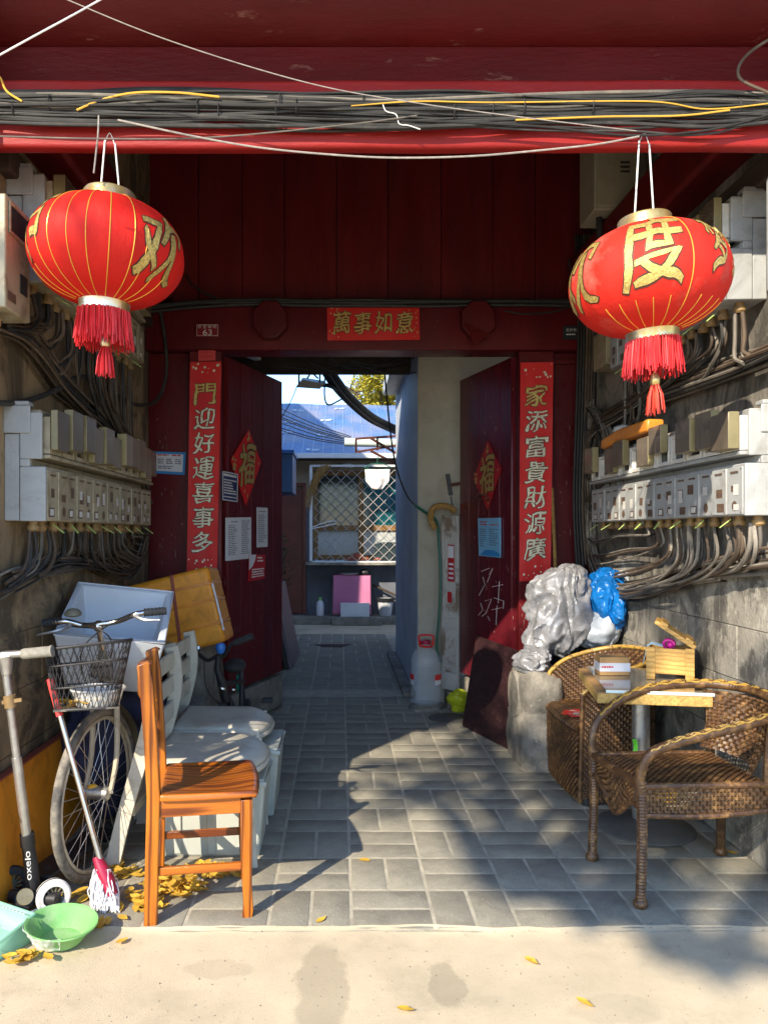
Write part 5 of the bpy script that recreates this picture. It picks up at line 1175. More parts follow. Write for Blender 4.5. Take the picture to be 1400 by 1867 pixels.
jp = thing('junction_box_conduits', 'black conduits hanging under the high beige junction box', 'conduit', (1.52, 4.3, 2.9))
for k in range(4):
    quick('conduit', lambda m: cable(m, [(1.45 + 0.05 * k, 4.3 + 0.03 * k, 3.079), (1.46 + 0.05 * k, 4.32, 2.95), (1.50 + 0.035 * k, 4.45, 2.75), (1.53 + 0.02 * k, 4.6, 2.5)], 0.017, 8), M['black_rub'], jp)

# ------------------------------------------------------------------ things piled along the brown wall
def wheel(parent, c, axis, R0, rt, rim_mat, spokes=28, tyre_mat=None, name='wheel', hub=0.025, hubw=0.05):
    """wheel > tyre, rim, spoke; axis is the axle direction"""
    c = V(c); ax = V(axis).normalized(); u = ax.orthogonal().normalized()
    if abs(ax.z) < 0.9: u = V((0, 0, 1)) - ax * ax.z; u.normalize()
    w = ax.cross(u)
    ring = lambda r, n, o=0.0: [c + (u * cos(2 * pi * k / n) + w * sin(2 * pi * k / n)) * r + ax * o for k in range(n)]
    t = quick(name, lambda m: m.tube([c - ax * hubw, c - ax * hubw * 0.9, c + ax * hubw * 0.9, c + ax * hubw], [hub * 0.5, hub, hub, hub * 0.5], 10), M['steel'], parent)
    quick('tyre', lambda m: m.tube(ring(R0 - rt, 48), rt, 10, closed=True), tyre_mat or M['rubber'], t)
    quick('rim', lambda m: (m.tube(ring(R0 - 2 * rt - 0.004, 48, 0.008), 0.007, 6, closed=True), m.tube(ring(R0 - 2 * rt - 0.004, 48, -0.008), 0.007, 6, closed=True)), rim_mat, t)
    sp = MB()
    for k in range(spokes):
        a = 2 * pi * k / spokes; b = a + (0.5 if k % 2 else -0.5) * 1.1; s = hubw * 0.7 * (1 if (k // 2) % 2 else -1)
        sp.tube([c + (u * cos(b) + w * sin(b)) * hub + ax * s, c + (u * cos(a) + w * sin(a)) * (R0 - 2 * rt)], 0.0013, 4)
    tag(sp.build('spokes', M['steel'], t), kind='stuff')
    return t

# old bicycle facing the lane
fa = V((-0.925, 2.93, 0.315))
bk = thing('old_bicycle', 'dusty old bicycle with wire front basket facing the lane', 'bicycle', (-0.98, 3.4, 0))
hd = V((-0.17, -0.985, 0)).normalized(); axl = V((hd.y, -hd.x, 0))
lean = V((0.02, 0, 1)).normalized()
wheel(bk, fa, axl, 0.318, 0.017, M['frame_cream'], 32)
hs = V((-0.93, 3.03, 0.69))       # steering head, lower end
ht = V((-0.934, 3.02, 0.84)); stem_t = P(180, 1142, 2.99)
crown_f = fa + V((0.0, 0.03, 0.36))
for s in (-1, 1):
    o = axl * 0.052 * s
    quick('fork_blade', lambda m: m.tube(spline([fa + o, fa + o + V((0.01, 0.05, 0.14)), crown_f + o * 0.9 + V((0, 0.06, 0)), hs + o * 0.5], 6), [0.009 + 0.005 * i / 18 for i in range(19)], 8), M['frame_cream'], bk)
    quick('mudguard_stay', lambda m: m.tube([fa + o * 1.15, fa + o * 0.6 - hd * 0.12 + V((0, 0, 0.33))], 0.003, 5), M['steel'], bk)
def mud(u, v):
    a = radians(-10 + 150 * u); b = (v - 0.5) * 2.0
    r = 0.345 - 0.012 * (b * b)
    return fa + (V((0, 0, 1)) * sin(a) + hd * -cos(a) * 1.0) * r + axl * 0.03 * b
quick('mudguard', lambda m: m.grid(lambda u, v: mud(0.05 + 0.62 * u, v), 30, 6), M['frame_olive'], bk)
quick('head_tube', lambda m: m.tube([hs, ht], 0.019, 12), M['frame_olive'], bk)
quick('stem', lambda m: (m.tube([ht, stem_t], 0.0125, 10), m.ball(stem_t, 0.023, 12, 8)), M['chrome'], bk)
hb_l = P(78, 1137, 2.99); hb_r = P(303, 1114, 2.96)
quick('handlebar', lambda m: m.tube(spline([hb_l, P(120, 1133, 2.990), P(150, 1140, 3.000), stem_t + V((0, -0.01, 0.008)), P(215, 1133, 2.980), P(245, 1121, 2.940), P(265, 1117, 2.950), hb_r], 6), 0.011, 10), M['chrome'], bk)
for a, b in ((hb_l, P(112, 1132, 2.995)), (P(263, 1117, 2.950), hb_r)):
    pts = [a.lerp(b, i / 24) for i in range(25)]
    quick('grip', lambda m: m.tube(pts, [0.0165 if i % 4 < 2 else 0.0145 for i in range(25)], 10), M['black_rub'], bk)
quick('brake_lever', lambda m: m.tube(spline([P(128, 1140, 2.950), P(105, 1150, 2.910), P(68, 1158, 2.910)], 6), [0.009 - 0.005 * i / 12 for i in range(13)], 6), M['steel'], bk)
quick('brake_lever', lambda m: m.tube(spline([P(243, 1121, 2.940), P(262, 1130, 2.910), P(292, 1131, 2.910)], 6), [0.008 - 0.004 * i / 12 for i in range(13)], 6), M['steel'], bk)
quick('bell', lambda m: m.lathe([(0.001, 0.024), (0.02, 0.02), (0.032, 0.008), (0.033, -0.004), (0.02, -0.01)], 18, P(133, 1120, 2.980)), M['frame_olive'], bk)
quick('brake_cable', lambda m: m.tube(spline([P(130, 1142, 2.950), P(185, 1150, 2.860), P(205, 1180, 2.890), P(190, 1230, 2.930)], 6), 0.003, 5), M['black'], bk)
quick('brake_cable', lambda m: m.tube(spline([P(243, 1124, 2.940), P(190, 1145, 2.870), P(150, 1185, 2.860), P(150, 1230, 2.910)], 6), 0.003, 5), M['black'], bk)
quick('frame_tubes', lambda m: (m.tube(spline([hs + V((0, 0.01, 0.03)), (-0.93, 3.36, 0.42), (-0.96, 3.62, 0.30)], 6), 0.017, 10), m.tube(spline([ht - V((0, 0, 0.06)), (-0.95, 3.40, 0.55), (-0.98, 3.72, 0.50)], 6), 0.014, 10), m.tube([(-0.97, 3.64, 0.28), (-1.0, 3.80, 0.74)], 0.015, 10), m.tube([(-0.97, 3.64, 0.28), (-1.03, 4.04, 0.318)], 0.010, 8), m.tube([(-0.99, 3.76, 0.6), (-1.03, 4.04, 0.318)], 0.010, 8)), M['frame_olive'], bk)
quick('saddle', lambda m: m.ball((-1.0, 3.82, 0.79), 0.1, 14, 8, (0.85, 1.35, 0.42)), M['black_rub'], bk)
wheel(bk, (-1.03, 4.06, 0.318), (1, 0.12, 0), 0.318, 0.017, M['frame_cream'], 28)
# basket
bt = [P(77, 1186, 2.60), P(243, 1166, 2.64), P(236, 1168, 2.88), P(88, 1183, 2.86)]
bb_ = [P(97, 1297, 2.65), P(217, 1290, 2.67), P(212, 1284, 2.84), P(104, 1288, 2.83)]
def bas(u, v):
    """u round the basket, v from floor to rim, rounded corners"""
    k = u * 4; i = int(k) % 4; f = k - int(k)
    def pt(q): 
        c_ = (q[0] + q[1] + q[2] + q[3]) / 4; p = q[i].lerp(q[(i + 1) % 4], f); d = p - c_
        e = q[i] - c_; g = 1.0
        return c_ + d * (1 - 0.16 * (abs(2 * f - 1) ** 3))
    return pt(bb_).lerp(pt(bt), v)
basket = quick('basket', lambda m: [m.tube([bas(k / 40, v) for k in range(40)], r, 6, closed=True) for v, r in ((1.0, 0.006), (0.72, 0.0035), (0.36, 0.0035), (0.0, 0.005))], M['black'], bk)
wm = MB(); NC = 46
for k in range(NC):
    for s in (1, -1):
        wm.tube([bas(((k + s * 3.2 * v / 14 * 1.0) / NC) % 1.0, v / 14) for v in range(15)], 0.0016, 3, cap=False)
tag(wm.build('basket_mesh', M['black'], basket), kind='stuff')
quick('basket_floor', lambda m: m.add([p + V((0, 0, 0.002)) for p in bb_] + [p - V((0, 0, 0.004)) for p in bb_], [(0, 1, 2, 3), (7, 6, 5, 4), (0, 4, 5, 1), (1, 5, 6, 2), (2, 6, 7, 3), (3, 7, 4, 0)]), M['rubber'], basket)
quick('reflector_plate', lambda m: m.box((-0.90, 2.90, 0.79), (0.085, 0.006, 0.06)), M['black'], bk, bevel=0.004)
quick('hub_reflector', lambda m: m.ball(fa + axl * 0.02 + V((0.0, 0, 0.01)), 0.028, 10, 8, (1, 0.6, 0.8)), M['amber'], bk)
quick('kick_stand', lambda m: m.tube([(-0.99, 3.64, 0.26), (-1.14, 3.70, 0.005)], 0.008, 6), M['steel'], bk)
quick('rear_rack', lambda m: (m.bb(-1.13, -0.93, 3.92, 4.34, 0.70, 0.712), m.tube([(-1.10, 4.25, 0.70), (-1.08, 4.06, 0.32)], 0.006, 6), m.tube([(-0.96, 4.25, 0.70), (-0.98, 4.06, 0.32)], 0.006, 6)), M['steel'], bk)
# litter in the basket
pl = thing('plastic_tub', 'clear plastic tub lying in the bicycle basket', 'tub', (-0.88, 2.75, 0.68))
quick('tub', lambda m: m.lathe([(0.0, 0.0), (0.075, 0.002), (0.092, 0.055), (0.098, 0.058), (0.092, 0.052), (0.07, 0.008), (0.0, 0.006)], 24, (-0.87, 2.76, 0.69)), M['film'], pl)
quick('tub_rim', lambda m: m.tube([V((-0.87 + 0.097 * cos(a), 2.76 + 0.08 * sin(a), 0.748)) for a in [2 * pi * i / 28 for i in range(28)]], 0.004, 6, closed=True), M['film'], pl)
lit = MB()
for k in range(60):
    p = bas(R.random(), 0); c_ = (bb_[0] + bb_[2]) / 2; p = c_.lerp(p, R.uniform(0.1, 0.9)) + V((0, 0, R.uniform(0.006, 0.03))); s = R.uniform(0.01, 0.028); a = R.uniform(0, 6.3); tl = R.uniform(-0.5, 0.5)
    lit.add([p + V((s * cos(a + q), s * sin(a + q), s * tl * cos(q))) for q in (0, 1.4, 3.1, 4.6)], [(0, 1, 2, 3)])
tag(lit.build('basket_litter', M['leaf']), 'dry leaves and scraps lying in the wire basket', 'leaves', kind='stuff')

# navy bundle, polystyrene box, orange box
def blob(name, c, r, sc, mt, parent, seed, wob=0.35, fold=0.05, n=40, m_=28, base=None):
    c = V(c)
    def fn(u, v):
        a, b = 2 * pi * u, pi * (v - 0.5); d = V((cos(a) * cos(b), sin(a) * cos(b), sin(b)))
        n1 = mnoise.noise(d * 1.4 + V((seed, 0, 0))); n2 = abs(mnoise.noise(d * 3.3 + V((0, seed, 3)))); n3 = abs(mnoise.noise(d * 8.0 + V((seed, 2, 0))))
        k = r * (1 + wob * n1 - fold * 4 * n2 - fold * 1.5 * n3)
        p = c + V((d.x * sc[0], d.y * sc[1], d.z * sc[2])) * k
        if base is not None and p.z < base: p.z = base
        return p
    return quick(name, lambda m: m.grid(fn, n, m_, cu=True), mt, parent, angle=70)
nb = thing('navy_bundle', 'navy blue cloth bundle stuffed behind the bicycle wheel', 'bag', (-0.95, 3.5, 0))
blob('cloth', (-1.06, 3.46, 0.40), 0.30, (0.52, 0.9, 1.05), M['navy_cloth'], nb, 4, base=0.0)
blob('cloth_fold', (-0.90, 3.42, 0.56), 0.16, (0.85, 0.8, 0.9), M['navy_cloth'], nb, 9)
fb = thing('foam_box', 'open white polystyrene box tipped towards the lane', 'box', (-0.99, 3.4, 0.72))
Rf = Matrix.Rotation(radians(8), 3, 'Z') @ Matrix.Rotation(radians(20), 3, 'X') @ Matrix.Rotation(radians(7), 3, 'Y')
Ff = lambda p: Rf @ V(p) + V((-0.995, 3.38, 0.72))
def foam(m):
    w0, d0, w1, d1, h, t = 0.17, 0.20, 0.215, 0.255, 0.27, 0.028
    o0 = [(-w0, -d0, 0), (w0, -d0, 0), (w0, d0, 0), (-w0, d0, 0)]; o1 = [(-w1, -d1, h), (w1, -d1, h), (w1, d1, h), (-w1, d1, h)]
    i1 = [(x - math.copysign(t, x), y - math.copysign(t, y), z) for x, y, z in o1]; i0 = [(x - math.copysign(t, x), y - math.copysign(t, y), t) for x, y, z in o0]
    fs = [(3, 2, 1, 0)] + [(k, (k + 1) % 4, 4 + (k + 1) % 4, 4 + k) for k in range(4)] + [(4 + k, 4 + (k + 1) % 4, 8 + (k + 1) % 4, 8 + k) for k in range(4)] + [(8 + k, 8 + (k + 1) % 4, 12 + (k + 1) % 4, 12 + k) for k in range(4)] + [(12, 13, 14, 15)]
    m.add([Ff(p) for p in o0 + o1 + i1 + i0], fs)
quick('tub', foam, M['foam'], fb, bevel=0.008)
quick('rim_lip', lambda m: m.tube([Ff(p) for p in ((-0.212, -0.252, 0.268), (0.212, -0.252, 0.268), (0.212, 0.252, 0.268), (-0.212, 0.252, 0.268))], 0.006, 6, closed=True), M['foam'], fb)
ob = thing('orange_box', 'orange taped foam box tied with a strap, tilted on the drum stone', 'box', (-0.95, 4.4, 0.7))
Ro = Matrix.Rotation(radians(-14), 3, 'Y') @ Matrix.Rotation(radians(-3), 3, 'X')
oc = P(312, 1122, 4.42)
def obx(p): return Ro @ V(p) + oc
def orange(m):
    w, d, h = 0.30, 0.17, 0.215; k = 0.02
    m.box(oc, (2 * w, 2 * d, 2 * h), Ro)
quick('carton', orange, M['orange'], ob, bevel=0.022)
quick('strap', lambda m: m.box(obx((0.07, 0, 0)), (0.02, 0.344, 0.434), Ro @ Matrix.Rotation(radians(6), 3, 'Y')), M['strap'], ob, bevel=0.002)
for zt_ in (-0.11, 0.03, 0.13):
    quick('tape_band', lambda m: m.box(obx((0, 0, zt_)), (0.604, 0.3425, 0.05), Ro @ Matrix.Rotation(radians(1.2 * zt_ * 10), 3, 'Y')), M['orange_tape'], ob, bevel=0.018)
quick('torn_edge', lambda m: m.tube(spline([obx((0.302, -0.165, 0.12)), obx((0.304, -0.167, 0.0)), obx((0.303, -0.165, -0.15))], 6), [0.004 + 0.004 * sin(i * 1.7) ** 2 for i in range(13)], 6), M['white_paper'], ob)

# drum stones that carry the gate jambs
def drum_stone(label, c, s, mt):
    t = thing('drum_stone', label, 'drum stone', c, group='carved drum stones at the gate jambs')
    c = V(c)
    def fn(u, v):
        a, b = 2 * pi * u, v
        # squared plan that swells into a rounded head
        z = 0.64 * s * b; k = 1.0
        if b < 0.42: k = 1.0 + 0.05 * sin(b * 9)
        elif b < 0.5: k = 0.90
        else: k = 0.98 * sqrt(max(0.02, 1 - ((b - 0.66) / 0.345) ** 2))
        ca, sa = cos(a), sin(a); e = 0.55
        x = math.copysign(abs(ca) ** e, ca) * 0.125 * k; y = math.copysign(abs(sa) ** e, sa) * 0.27 * k
        p = V((x, y, z)); n = mnoise.noise(p * 9 + c) * 0.014 + mnoise.noise(p * 22) * 0.006
        return c + p * (1 + n * 4) + V((0, 0, 0))
    quick('carved_body', lambda m: (m.grid(fn, 40, 34, cu=True), m.ball(c + V((0, 0, 0.60 * s)), 0.06, 12, 8, (1.3, 2.4, 0.6), 0.2)), mt, t, angle=60)
    for sx in (-1, 1):
        quick('drum_boss', lambda m: m.lathe([(0.0, 0.012), (0.05, 0.014), (0.09, 0.006), (0.13, 0.010), (0.14, -0.01)][::-1], 22, c + V((sx * 0.118, 0, 0.40 * s)), Matrix.Rotation(sx * pi / 2, 3, 'Y')), mt, t)
    return t
drum_stone('carved drum stone under the silver sack by the wicker tub chair', (1.125, 4.44, 0), 0.95, M['curb'])
drum_stone('worn drum stone in shadow beneath the orange box', (-0.83, 4.50, 0), 1.12, M['curb'])

# black child's bicycle
cb = thing('small_black_bicycle', 'small black bicycle with blue bell parked against the open door', 'bicycle', (-0.62, 4.3, 0))
hx = P(398, 1195, 4.12)
quick('handlebar', lambda m: m.tube(spline([P(340, 1193, 4.2), P(357, 1190, 4.18), P(378, 1204, 4.14), hx, P(408, 1196, 4.12), P(415, 1185, 4.1), P(424, 1174, 4.08), P(458, 1161, 4.05)], 6), 0.011, 8), M['black'], cb)
for a, b in ((P(428, 1172, 4.08), P(460, 1160, 4.05)), (P(338, 1193, 4.2), P(354, 1191, 4.18))):
    quick('grip', lambda m: m.tube([a, b], 0.018, 8), M['black_rub'], cb)
quick('bell', lambda m: m.lathe([(0.001, 0.03), (0.022, 0.024), (0.028, 0.006), (0.022, -0.02), (0.012, -0.03)], 14, P(402, 1182, 4.09)), M['blue_plastic'], cb)
quick('chrome_bell', lambda m: m.lathe([(0.001, 0.02), (0.016, 0.016), (0.02, 0.0), (0.012, -0.015)], 12, P(361, 1183, 4.17)), M['chrome'], cb)
ha = P(396, 1220, 4.13); hbm = P(412, 1280, 4.16)
quick('steerer', lambda m: m.tube([hx, ha, P(405, 1245, 4.14), hbm], [0.013, 0.018, 0.026, 0.024], 10), M['black'], cb)
fw_ = V((-0.61, 4.02, 0.16)); rw_ = V((-0.55, 4.58, 0.16))
for s in (-1, 1): quick('fork_blade', lambda m: m.tube([hbm + V((0.03 * s, 0, 0)), fw_ + V((0.035 * s, 0, 0))], 0.009, 6), M['black'], cb)
wheel(cb, fw_, (1, 0.1, 0), 0.16, 0.018, M['black'], 16, M['black_rub'])
wheel(cb, rw_, (1, 0.1, 0), 0.16, 0.018, M['black'], 16, M['black_rub'])
quick('frame_tubes', lambda m: (m.tube([P(408, 1258, 4.15), (-0.56, 4.36, 0.22)], 0.018, 8), m.tube([P(406, 1248, 4.15), (-0.56, 4.40, 0.46)], 0.014, 8), m.tube([(-0.56, 4.36, 0.2), (-0.57, 4.42, 0.58)], 0.014, 8), m.tube([(-0.56, 4.36, 0.2), rw_], 0.012, 8), m.tube([(-0.565, 4.41, 0.45), rw_], 0.010, 8)), M['black'], cb)
quick('saddle', lambda m: m.ball(P(428, 1214, 4.42), 0.07, 14, 8, (0.95, 1.5, 0.55)), M['black_rub'], cb)
quick('teal_guard', lambda m: m.ball(P(436, 1245, 4.44), 0.05, 12, 8, (0.4, 0.6, 1.2)), M['teal'], cb)
quick('clamp', lambda m: (m.ball(P(405, 1256, 4.12), 0.02, 8, 6), m.ball(P(425, 1258, 4.3), 0.016, 8, 6)), M['chrome'], cb)
quick('brake_cable', lambda m: m.tube(spline([P(372, 1203, 4.13), P(375, 1250, 4.06), P(390, 1275, 4.05), P(410, 1282, 4.1)], 6), 0.003, 5), M['black'], cb)
quick('pedal', lambda m: m.box(P(487, 1277, 4.35), (0.06, 0.05, 0.025)), M['black_rub'], cb, bevel=0.006)
quick('crank', lambda m: m.tube([P(487, 1277, 4.35), V((-0.545, 4.37, 0.2))], 0.007, 6), M['steel'], cb)
# cream plastic chairs
def plastic_chair(label, ox, oy):
    t = thing('plastic_chair', label, 'chair', (-0.56 + ox, 3.2 + oy, 0), group='cream plastic chairs behind the wooden chair')
    O = V((ox, oy, 0))
    def seat(u, v):
        x = -0.74 + 0.44 * u; y = 2.975 + 0.46 * v
        cr = max(0, u - 0.62) / 0.38; e = abs(2 * v - 1)
        x -= 0.09 * (e ** 3) * cr
        z = 0.432 - 0.014 * (1 - e * e) * sin(pi * u) - 0.045 * cr ** 3 - 0.02 * e ** 6
        return V((x, y, z)) + O
    s = quick('seat', lambda m: m.grid(seat, 24, 24), M['plastic'], t)
    so = s.modifiers.new('thick', 'SOLIDIFY'); so.thickness = 0.016; so.offset = -1
    quick('apron', lambda m: m.tube([seat(u, v) - V((0, 0, 0.022)) for u, v in [(i / 14, 0.01) for i in range(15)] + [(0.99, i / 14) for i in range(1, 15)] + [(1 - i / 14, 0.99) for i in range(1, 15)]], 0.013, 6), M['plastic'], t)
    for (x, y, fx, fy) in ((-0.37, 3.02, -0.345, 2.985), (-0.37, 3.39, -0.345, 3.43)):
        quick('leg', lambda m: (m.bar(V((x, y, 0.40)) + O, V((fx, fy, 0)) + O, 0.012, 0.05, V((1, 0, 0))), m.bar(V((x - 0.012, y, 0.40)) + O, V((fx - 0.012, fy, 0)) + O, 0.032, 0.014, V((1, 0, 0)))), M['plastic'], t, bevel=0.003)
    for y, b in ((2.985, -1), (3.43, 1)):
        pts = spline([V((-0.885, y + 0.012 * b, 0.0)), V((-0.84, y, 0.2)), V((-0.775, y, 0.43)), V((-0.735, y, 0.60)), V((-0.735, y, 0.72)), V((-0.75, y, 0.80))], 5)
        def post(m):
            for p, q in zip(pts, pts[1:]): m.bar(p + O, q + (q - p) * 0.03 + O, 0.022, 0.055, V((1, 0, 0)))
        quick('back_leg', post, M['plastic'], t)
    for z in (0.53, 0.64, 0.745):
        quick('back_slat', lambda m: m.bb(-0.755 + ox, -0.738 + ox, 2.995 + oy, 3.42 + oy, z - 0.036, z + 0.036), M['plastic'], t, bevel=0.005)
    quick('back_brace', lambda m: m.bb(-0.83 + ox, -0.80 + ox, 2.995 + oy, 3.42 + oy, 0.20, 0.24), M['plastic'], t, bevel=0.004)
    return t
plastic_chair('cream plastic chair right behind the wooden chair, banded by shadow', 0, 0)
plastic_chair('cream plastic chair farther back, before the small black bicycle', -0.03, 0.53)
# storage bins
def bin_(label, x0, x1, y0, y1, h):
    t = thing('storage_bin', label, 'storage box', ((x0 + x1) / 2, (y0 + y1) / 2, 0), group='milky storage boxes under the chairs')
    tp = 0.025; w = 0.004
    lo = [(x0 + tp, y0 + tp), (x1 - tp, y0 + tp), (x1 - tp, y1 - tp), (x0 + tp, y1 - tp)]; hi = [(x0, y0), (x1, y0), (x1, y1), (x0, y1)]
    quick('shell', lambda m: m.add([(x, y, 0.004) for x, y in lo] + [(x, y, h) for x, y in hi], [(3, 2, 1, 0)] + [(k, (k + 1) % 4, 4 + (k + 1) % 4, 4 + k) for k in range(4)]), M['bin'], t, bevel=0.012)
    quick('rim', lambda m: m.tube([(x, y, h - 0.006) for x, y in hi], 0.012, 6, closed=True), M['bin'], t)
    for k in range(3):
        x = x0 + 0.08 + (x1 - x0 - 0.16) * k / 2
        quick('rib', lambda m: m.bar((x, y0 + tp - 0.004, 0.02), (x, y0 - 0.002, h - 0.02), 0.03, 0.01, V((0, 1, 0))), M['bin'], t, bevel=0.003)
    quick('lid', lambda m: m.bb(x0 + 0.004, x1 - 0.004, y0 + 0.004, y1 - 0.004, h + 0.002, h + 0.012), M['bin'], t, bevel=0.004)
    return t
bin_('milky plastic storage box under the nearer plastic chair', -0.73, -0.30, 3.06, 3.36, 0.31)
bin_('milky plastic storage box under the farther plastic chair', -0.70, -0.28, 3.50, 3.86, 0.31)

# wooden chair
wc = thing('wooden_chair', 'varnished honey brown wooden chair seen from its side', 'chair', (-0.46, 2.7, 0))
YN, YF = 2.555, 2.865
def post(m, y):
    pts = [(-0.632, 0.0), (-0.628, 0.2), (-0.622, 0.43), (-0.632, 0.62), (-0.645, 0.80), (-0.655, 0.868)]
    for (x0, z0), (x1, z1) in zip(pts, pts[1:]): pass
    poly = [(x - 0.021, z) for x, z in pts] + [(-0.640, 0.882), (-0.622, 0.874)] + [(x + 0.023, z) for x, z in pts[::-1]]
    m.prism(poly, y - 0.019, y + 0.019)
quick('back_post', lambda m: post(m, YN), M['honey'], wc, bevel=0.005)
quick('back_post', lambda m: post(m, YF), M['honey'], wc, bevel=0.005)
for y in (YN + 0.005, YF - 0.005):
    quick('front_leg', lambda m: m.prism([(-0.335, 0.405), (-0.295, 0.405), (-0.297, 0.12), (-0.292, 0.03), (-0.296, 0.0), (-0.330, 0.0), (-0.326, 0.05), (-0.333, 0.16)], y - 0.018, y + 0.018), M['honey'], wc, bevel=0.004)
def seat(u, v):
    x = -0.60 + 0.325 * u; y = 2.528 + 0.365 * v; e = 2 * v - 1
    z = 0.440 - 0.016 * sin(pi * min(1, u * 1.05)) ** 1 * (1 - e ** 4) - (0.012 if u > 0.97 else 0)
    x += 0.012 * (1 - e * e) * u
    return V((x, y, z))
s_ = quick('seat', lambda m: m.grid(seat, 20, 20), M['honey_h'], wc); so = s_.modifiers.new('thick', 'SOLIDIFY'); so.thickness = 0.024; so.offset = -1
b_ = s_.modifiers.new('bevel', 'BEVEL'); b_.width = 0.006; b_.segments = 2; b_.limit_method = 'ANGLE'
for y in (YN, YF):
    quick('seat_rail', lambda m: m.bb(-0.605, -0.335, y - 0.011, y + 0.011, 0.360, 0.412), M['honey_h'], wc, bevel=0.002)
    for z in (0.165,) if y == YN else (0.165,):
        quick('stretcher', lambda m: m.bb(-0.605, -0.333, y - 0.009, y + 0.009, z, z + 0.026), M['honey_h'], wc, bevel=0.002)
quick('cross_rail', lambda m: m.bb(-0.327, -0.303, YN + 0.02, YF - 0.02, 0.365, 0.41), M['honey'], wc, bevel=0.002)
quick('cross_rail', lambda m: m.bb(-0.640, -0.615, YN + 0.02, YF - 0.02, 0.27, 0.30), M['honey'], wc, bevel=0.002)
quick('top_rail', lambda m: m.grid(lambda u, v: V((-0.648 - 0.02 * sin(pi * u) + 0.0, YN + 0.018 + (YF - YN - 0.036) * u, 0.755 + 0.095 * v)), 10, 3), M['honey'], wc).modifiers.new('thick', 'SOLIDIFY').thickness = 0.02
quick('lower_rail', lambda m: m.bb(-0.646, -0.626, YN + 0.018, YF - 0.018, 0.53, 0.57), M['honey'], wc, bevel=0.003)
for k in range(4):
    y = YN + 0.055 + (YF - YN - 0.11) * k / 3
    quick('back_slat', lambda m: m.bar((-0.636, y, 0.565), (-0.657, y, 0.765), 0.026, 0.010, V((1, 0, 0))), M['honey'], wc, bevel=0.002)

wc.rotation_euler = (0, 0, radians(9)); wc.location = (-0.483, 2.723, 0)

# kick scooter
ks = thing('kick_scooter', "child's three wheeled kick scooter with worn grips leaning on the wall", 'scooter', (-1.06, 2.7, 0))
tb = P(58, 1600, 2.66); tt_ = P(8, 1205, 2.60)
quick('steering_tube', lambda m: m.tube([tb, tb.lerp(tt_, 0.56), tb.lerp(tt_, 0.561), tt_], [0.017, 0.017, 0.0135, 0.0135], 12), M['steel'], ks)
quick('tube_collar', lambda m: (m.tube([P(20, 1290, 2.605), P(17, 1268, 2.605)], 0.02, 12), m.bar(P(4, 1281, 2.60), P(40, 1276, 2.60), 0.01, 0.012)), M['gland'], ks)
quick('tee_head', lambda m: m.tube([P(12, 1230, 2.60), P(10, 1208, 2.60), P(8, 1198, 2.60)], [0.016, 0.024, 0.03], 10), M['steel'], ks)
quick('handlebar', lambda m: m.tube([P(-60, 1198, 2.60), P(45, 1192, 2.60), P(60, 1190, 2.60)], 0.0135, 10), M['steel'], ks)
quick('grip', lambda m: m.tube([P(40, 1193, 2.60), P(44, 1192.5, 2.60), P(90, 1188, 2.60), P(96, 1187, 2.60), P(97, 1187, 2.60)], [0.0165, 0.0185, 0.0185, 0.021, 0.016], 12), M['grip'], ks)
sl = quick('lower_sleeve', lambda m: m.tube([P(61, 1622, 2.665), P(56, 1575, 2.66), P(52, 1545, 2.655), P(51, 1540, 2.655), P(49, 1520, 2.65)], [0.026, 0.024, 0.022, 0.026, 0.024], 14), M['black'], ks)
fsl = P(57, 1572, 2.632)
def sleeve_fn(u, v):
    a = P(46, 1604, 2.6335) ; b = P(43, 1552, 2.6285); d = (b - a); sx = V((1, 0, 0.1)).normalized()
    return a + d * u + sx * (0.006 + 0.019 * (1 - v)) + V((0, -0.006 - 0.004 * sin(pi * v), 0))
mt_ = MB(); put_text(mt_, 'oxelo', sleeve_fn); mt_.build('lettering', M['ink_white'], sl)
quick('axle_housing', lambda m: (m.tube([P(20, 1634, 2.66), P(105, 1640, 2.62)], 0.022, 12), m.tube([P(45, 1640, 2.60), P(45, 1640, 2.66)], 0.032, 16)), M['black'], ks)
quick('pivot_cap', lambda m: m.tube([P(46, 1636, 2.585), P(46, 1636, 2.60)], [0.026, 0.028], 18), M['frame_olive'], ks)
def swheel(c, ax, R0, w, tm, label=None):
    c = V(c); ax = V(ax).normalized(); u = V((0, 0, 1)) - ax * ax.z; u.normalize(); q = ax.cross(u)
    Mx = Matrix((u, q, ax)).transposed()
    wh = quick('wheel', lambda m: m.lathe([(R0 * 0.62, -w * 0.5), (R0 * 0.9, -w * 0.5), (R0, -w * 0.3), (R0, w * 0.3), (R0 * 0.9, w * 0.5), (R0 * 0.62, w * 0.5), (R0 * 0.62, -w * 0.5)], 32, c, Mx), tm, ks)
    quick('tread_band', lambda m: m.lathe([(R0 + 0.0008, -w * 0.12), (R0 + 0.0012, 0), (R0 + 0.0008, w * 0.14)], 32, c, Mx), M['black_rub'], wh)
    quick('rim', lambda m: (m.lathe([(0.001, w * 0.3), (R0 * 0.16, w * 0.32), (R0 * 0.2, 0)], 14, c, Mx), [m.bar(c + (u * cos(a) + q * sin(a)) * R0 * 0.15 + ax * w * 0.1, c + (u * cos(a + 0.25) + q * sin(a + 0.25)) * R0 * 0.66 + ax * w * 0.1, 0.005, 0.012, ax) for a in [2 * pi * k / 12 for k in range(12)]]), M['frame_olive'], wh)
swheel(V((-0.985, 2.635, 0.058)), (0.55, -0.82, 0.1), 0.058, 0.034, M['wire'])
swheel(V((-1.165, 2.72, 0.062)), (0.5, -0.85, 0.0), 0.062, 0.034, M['black_rub'])
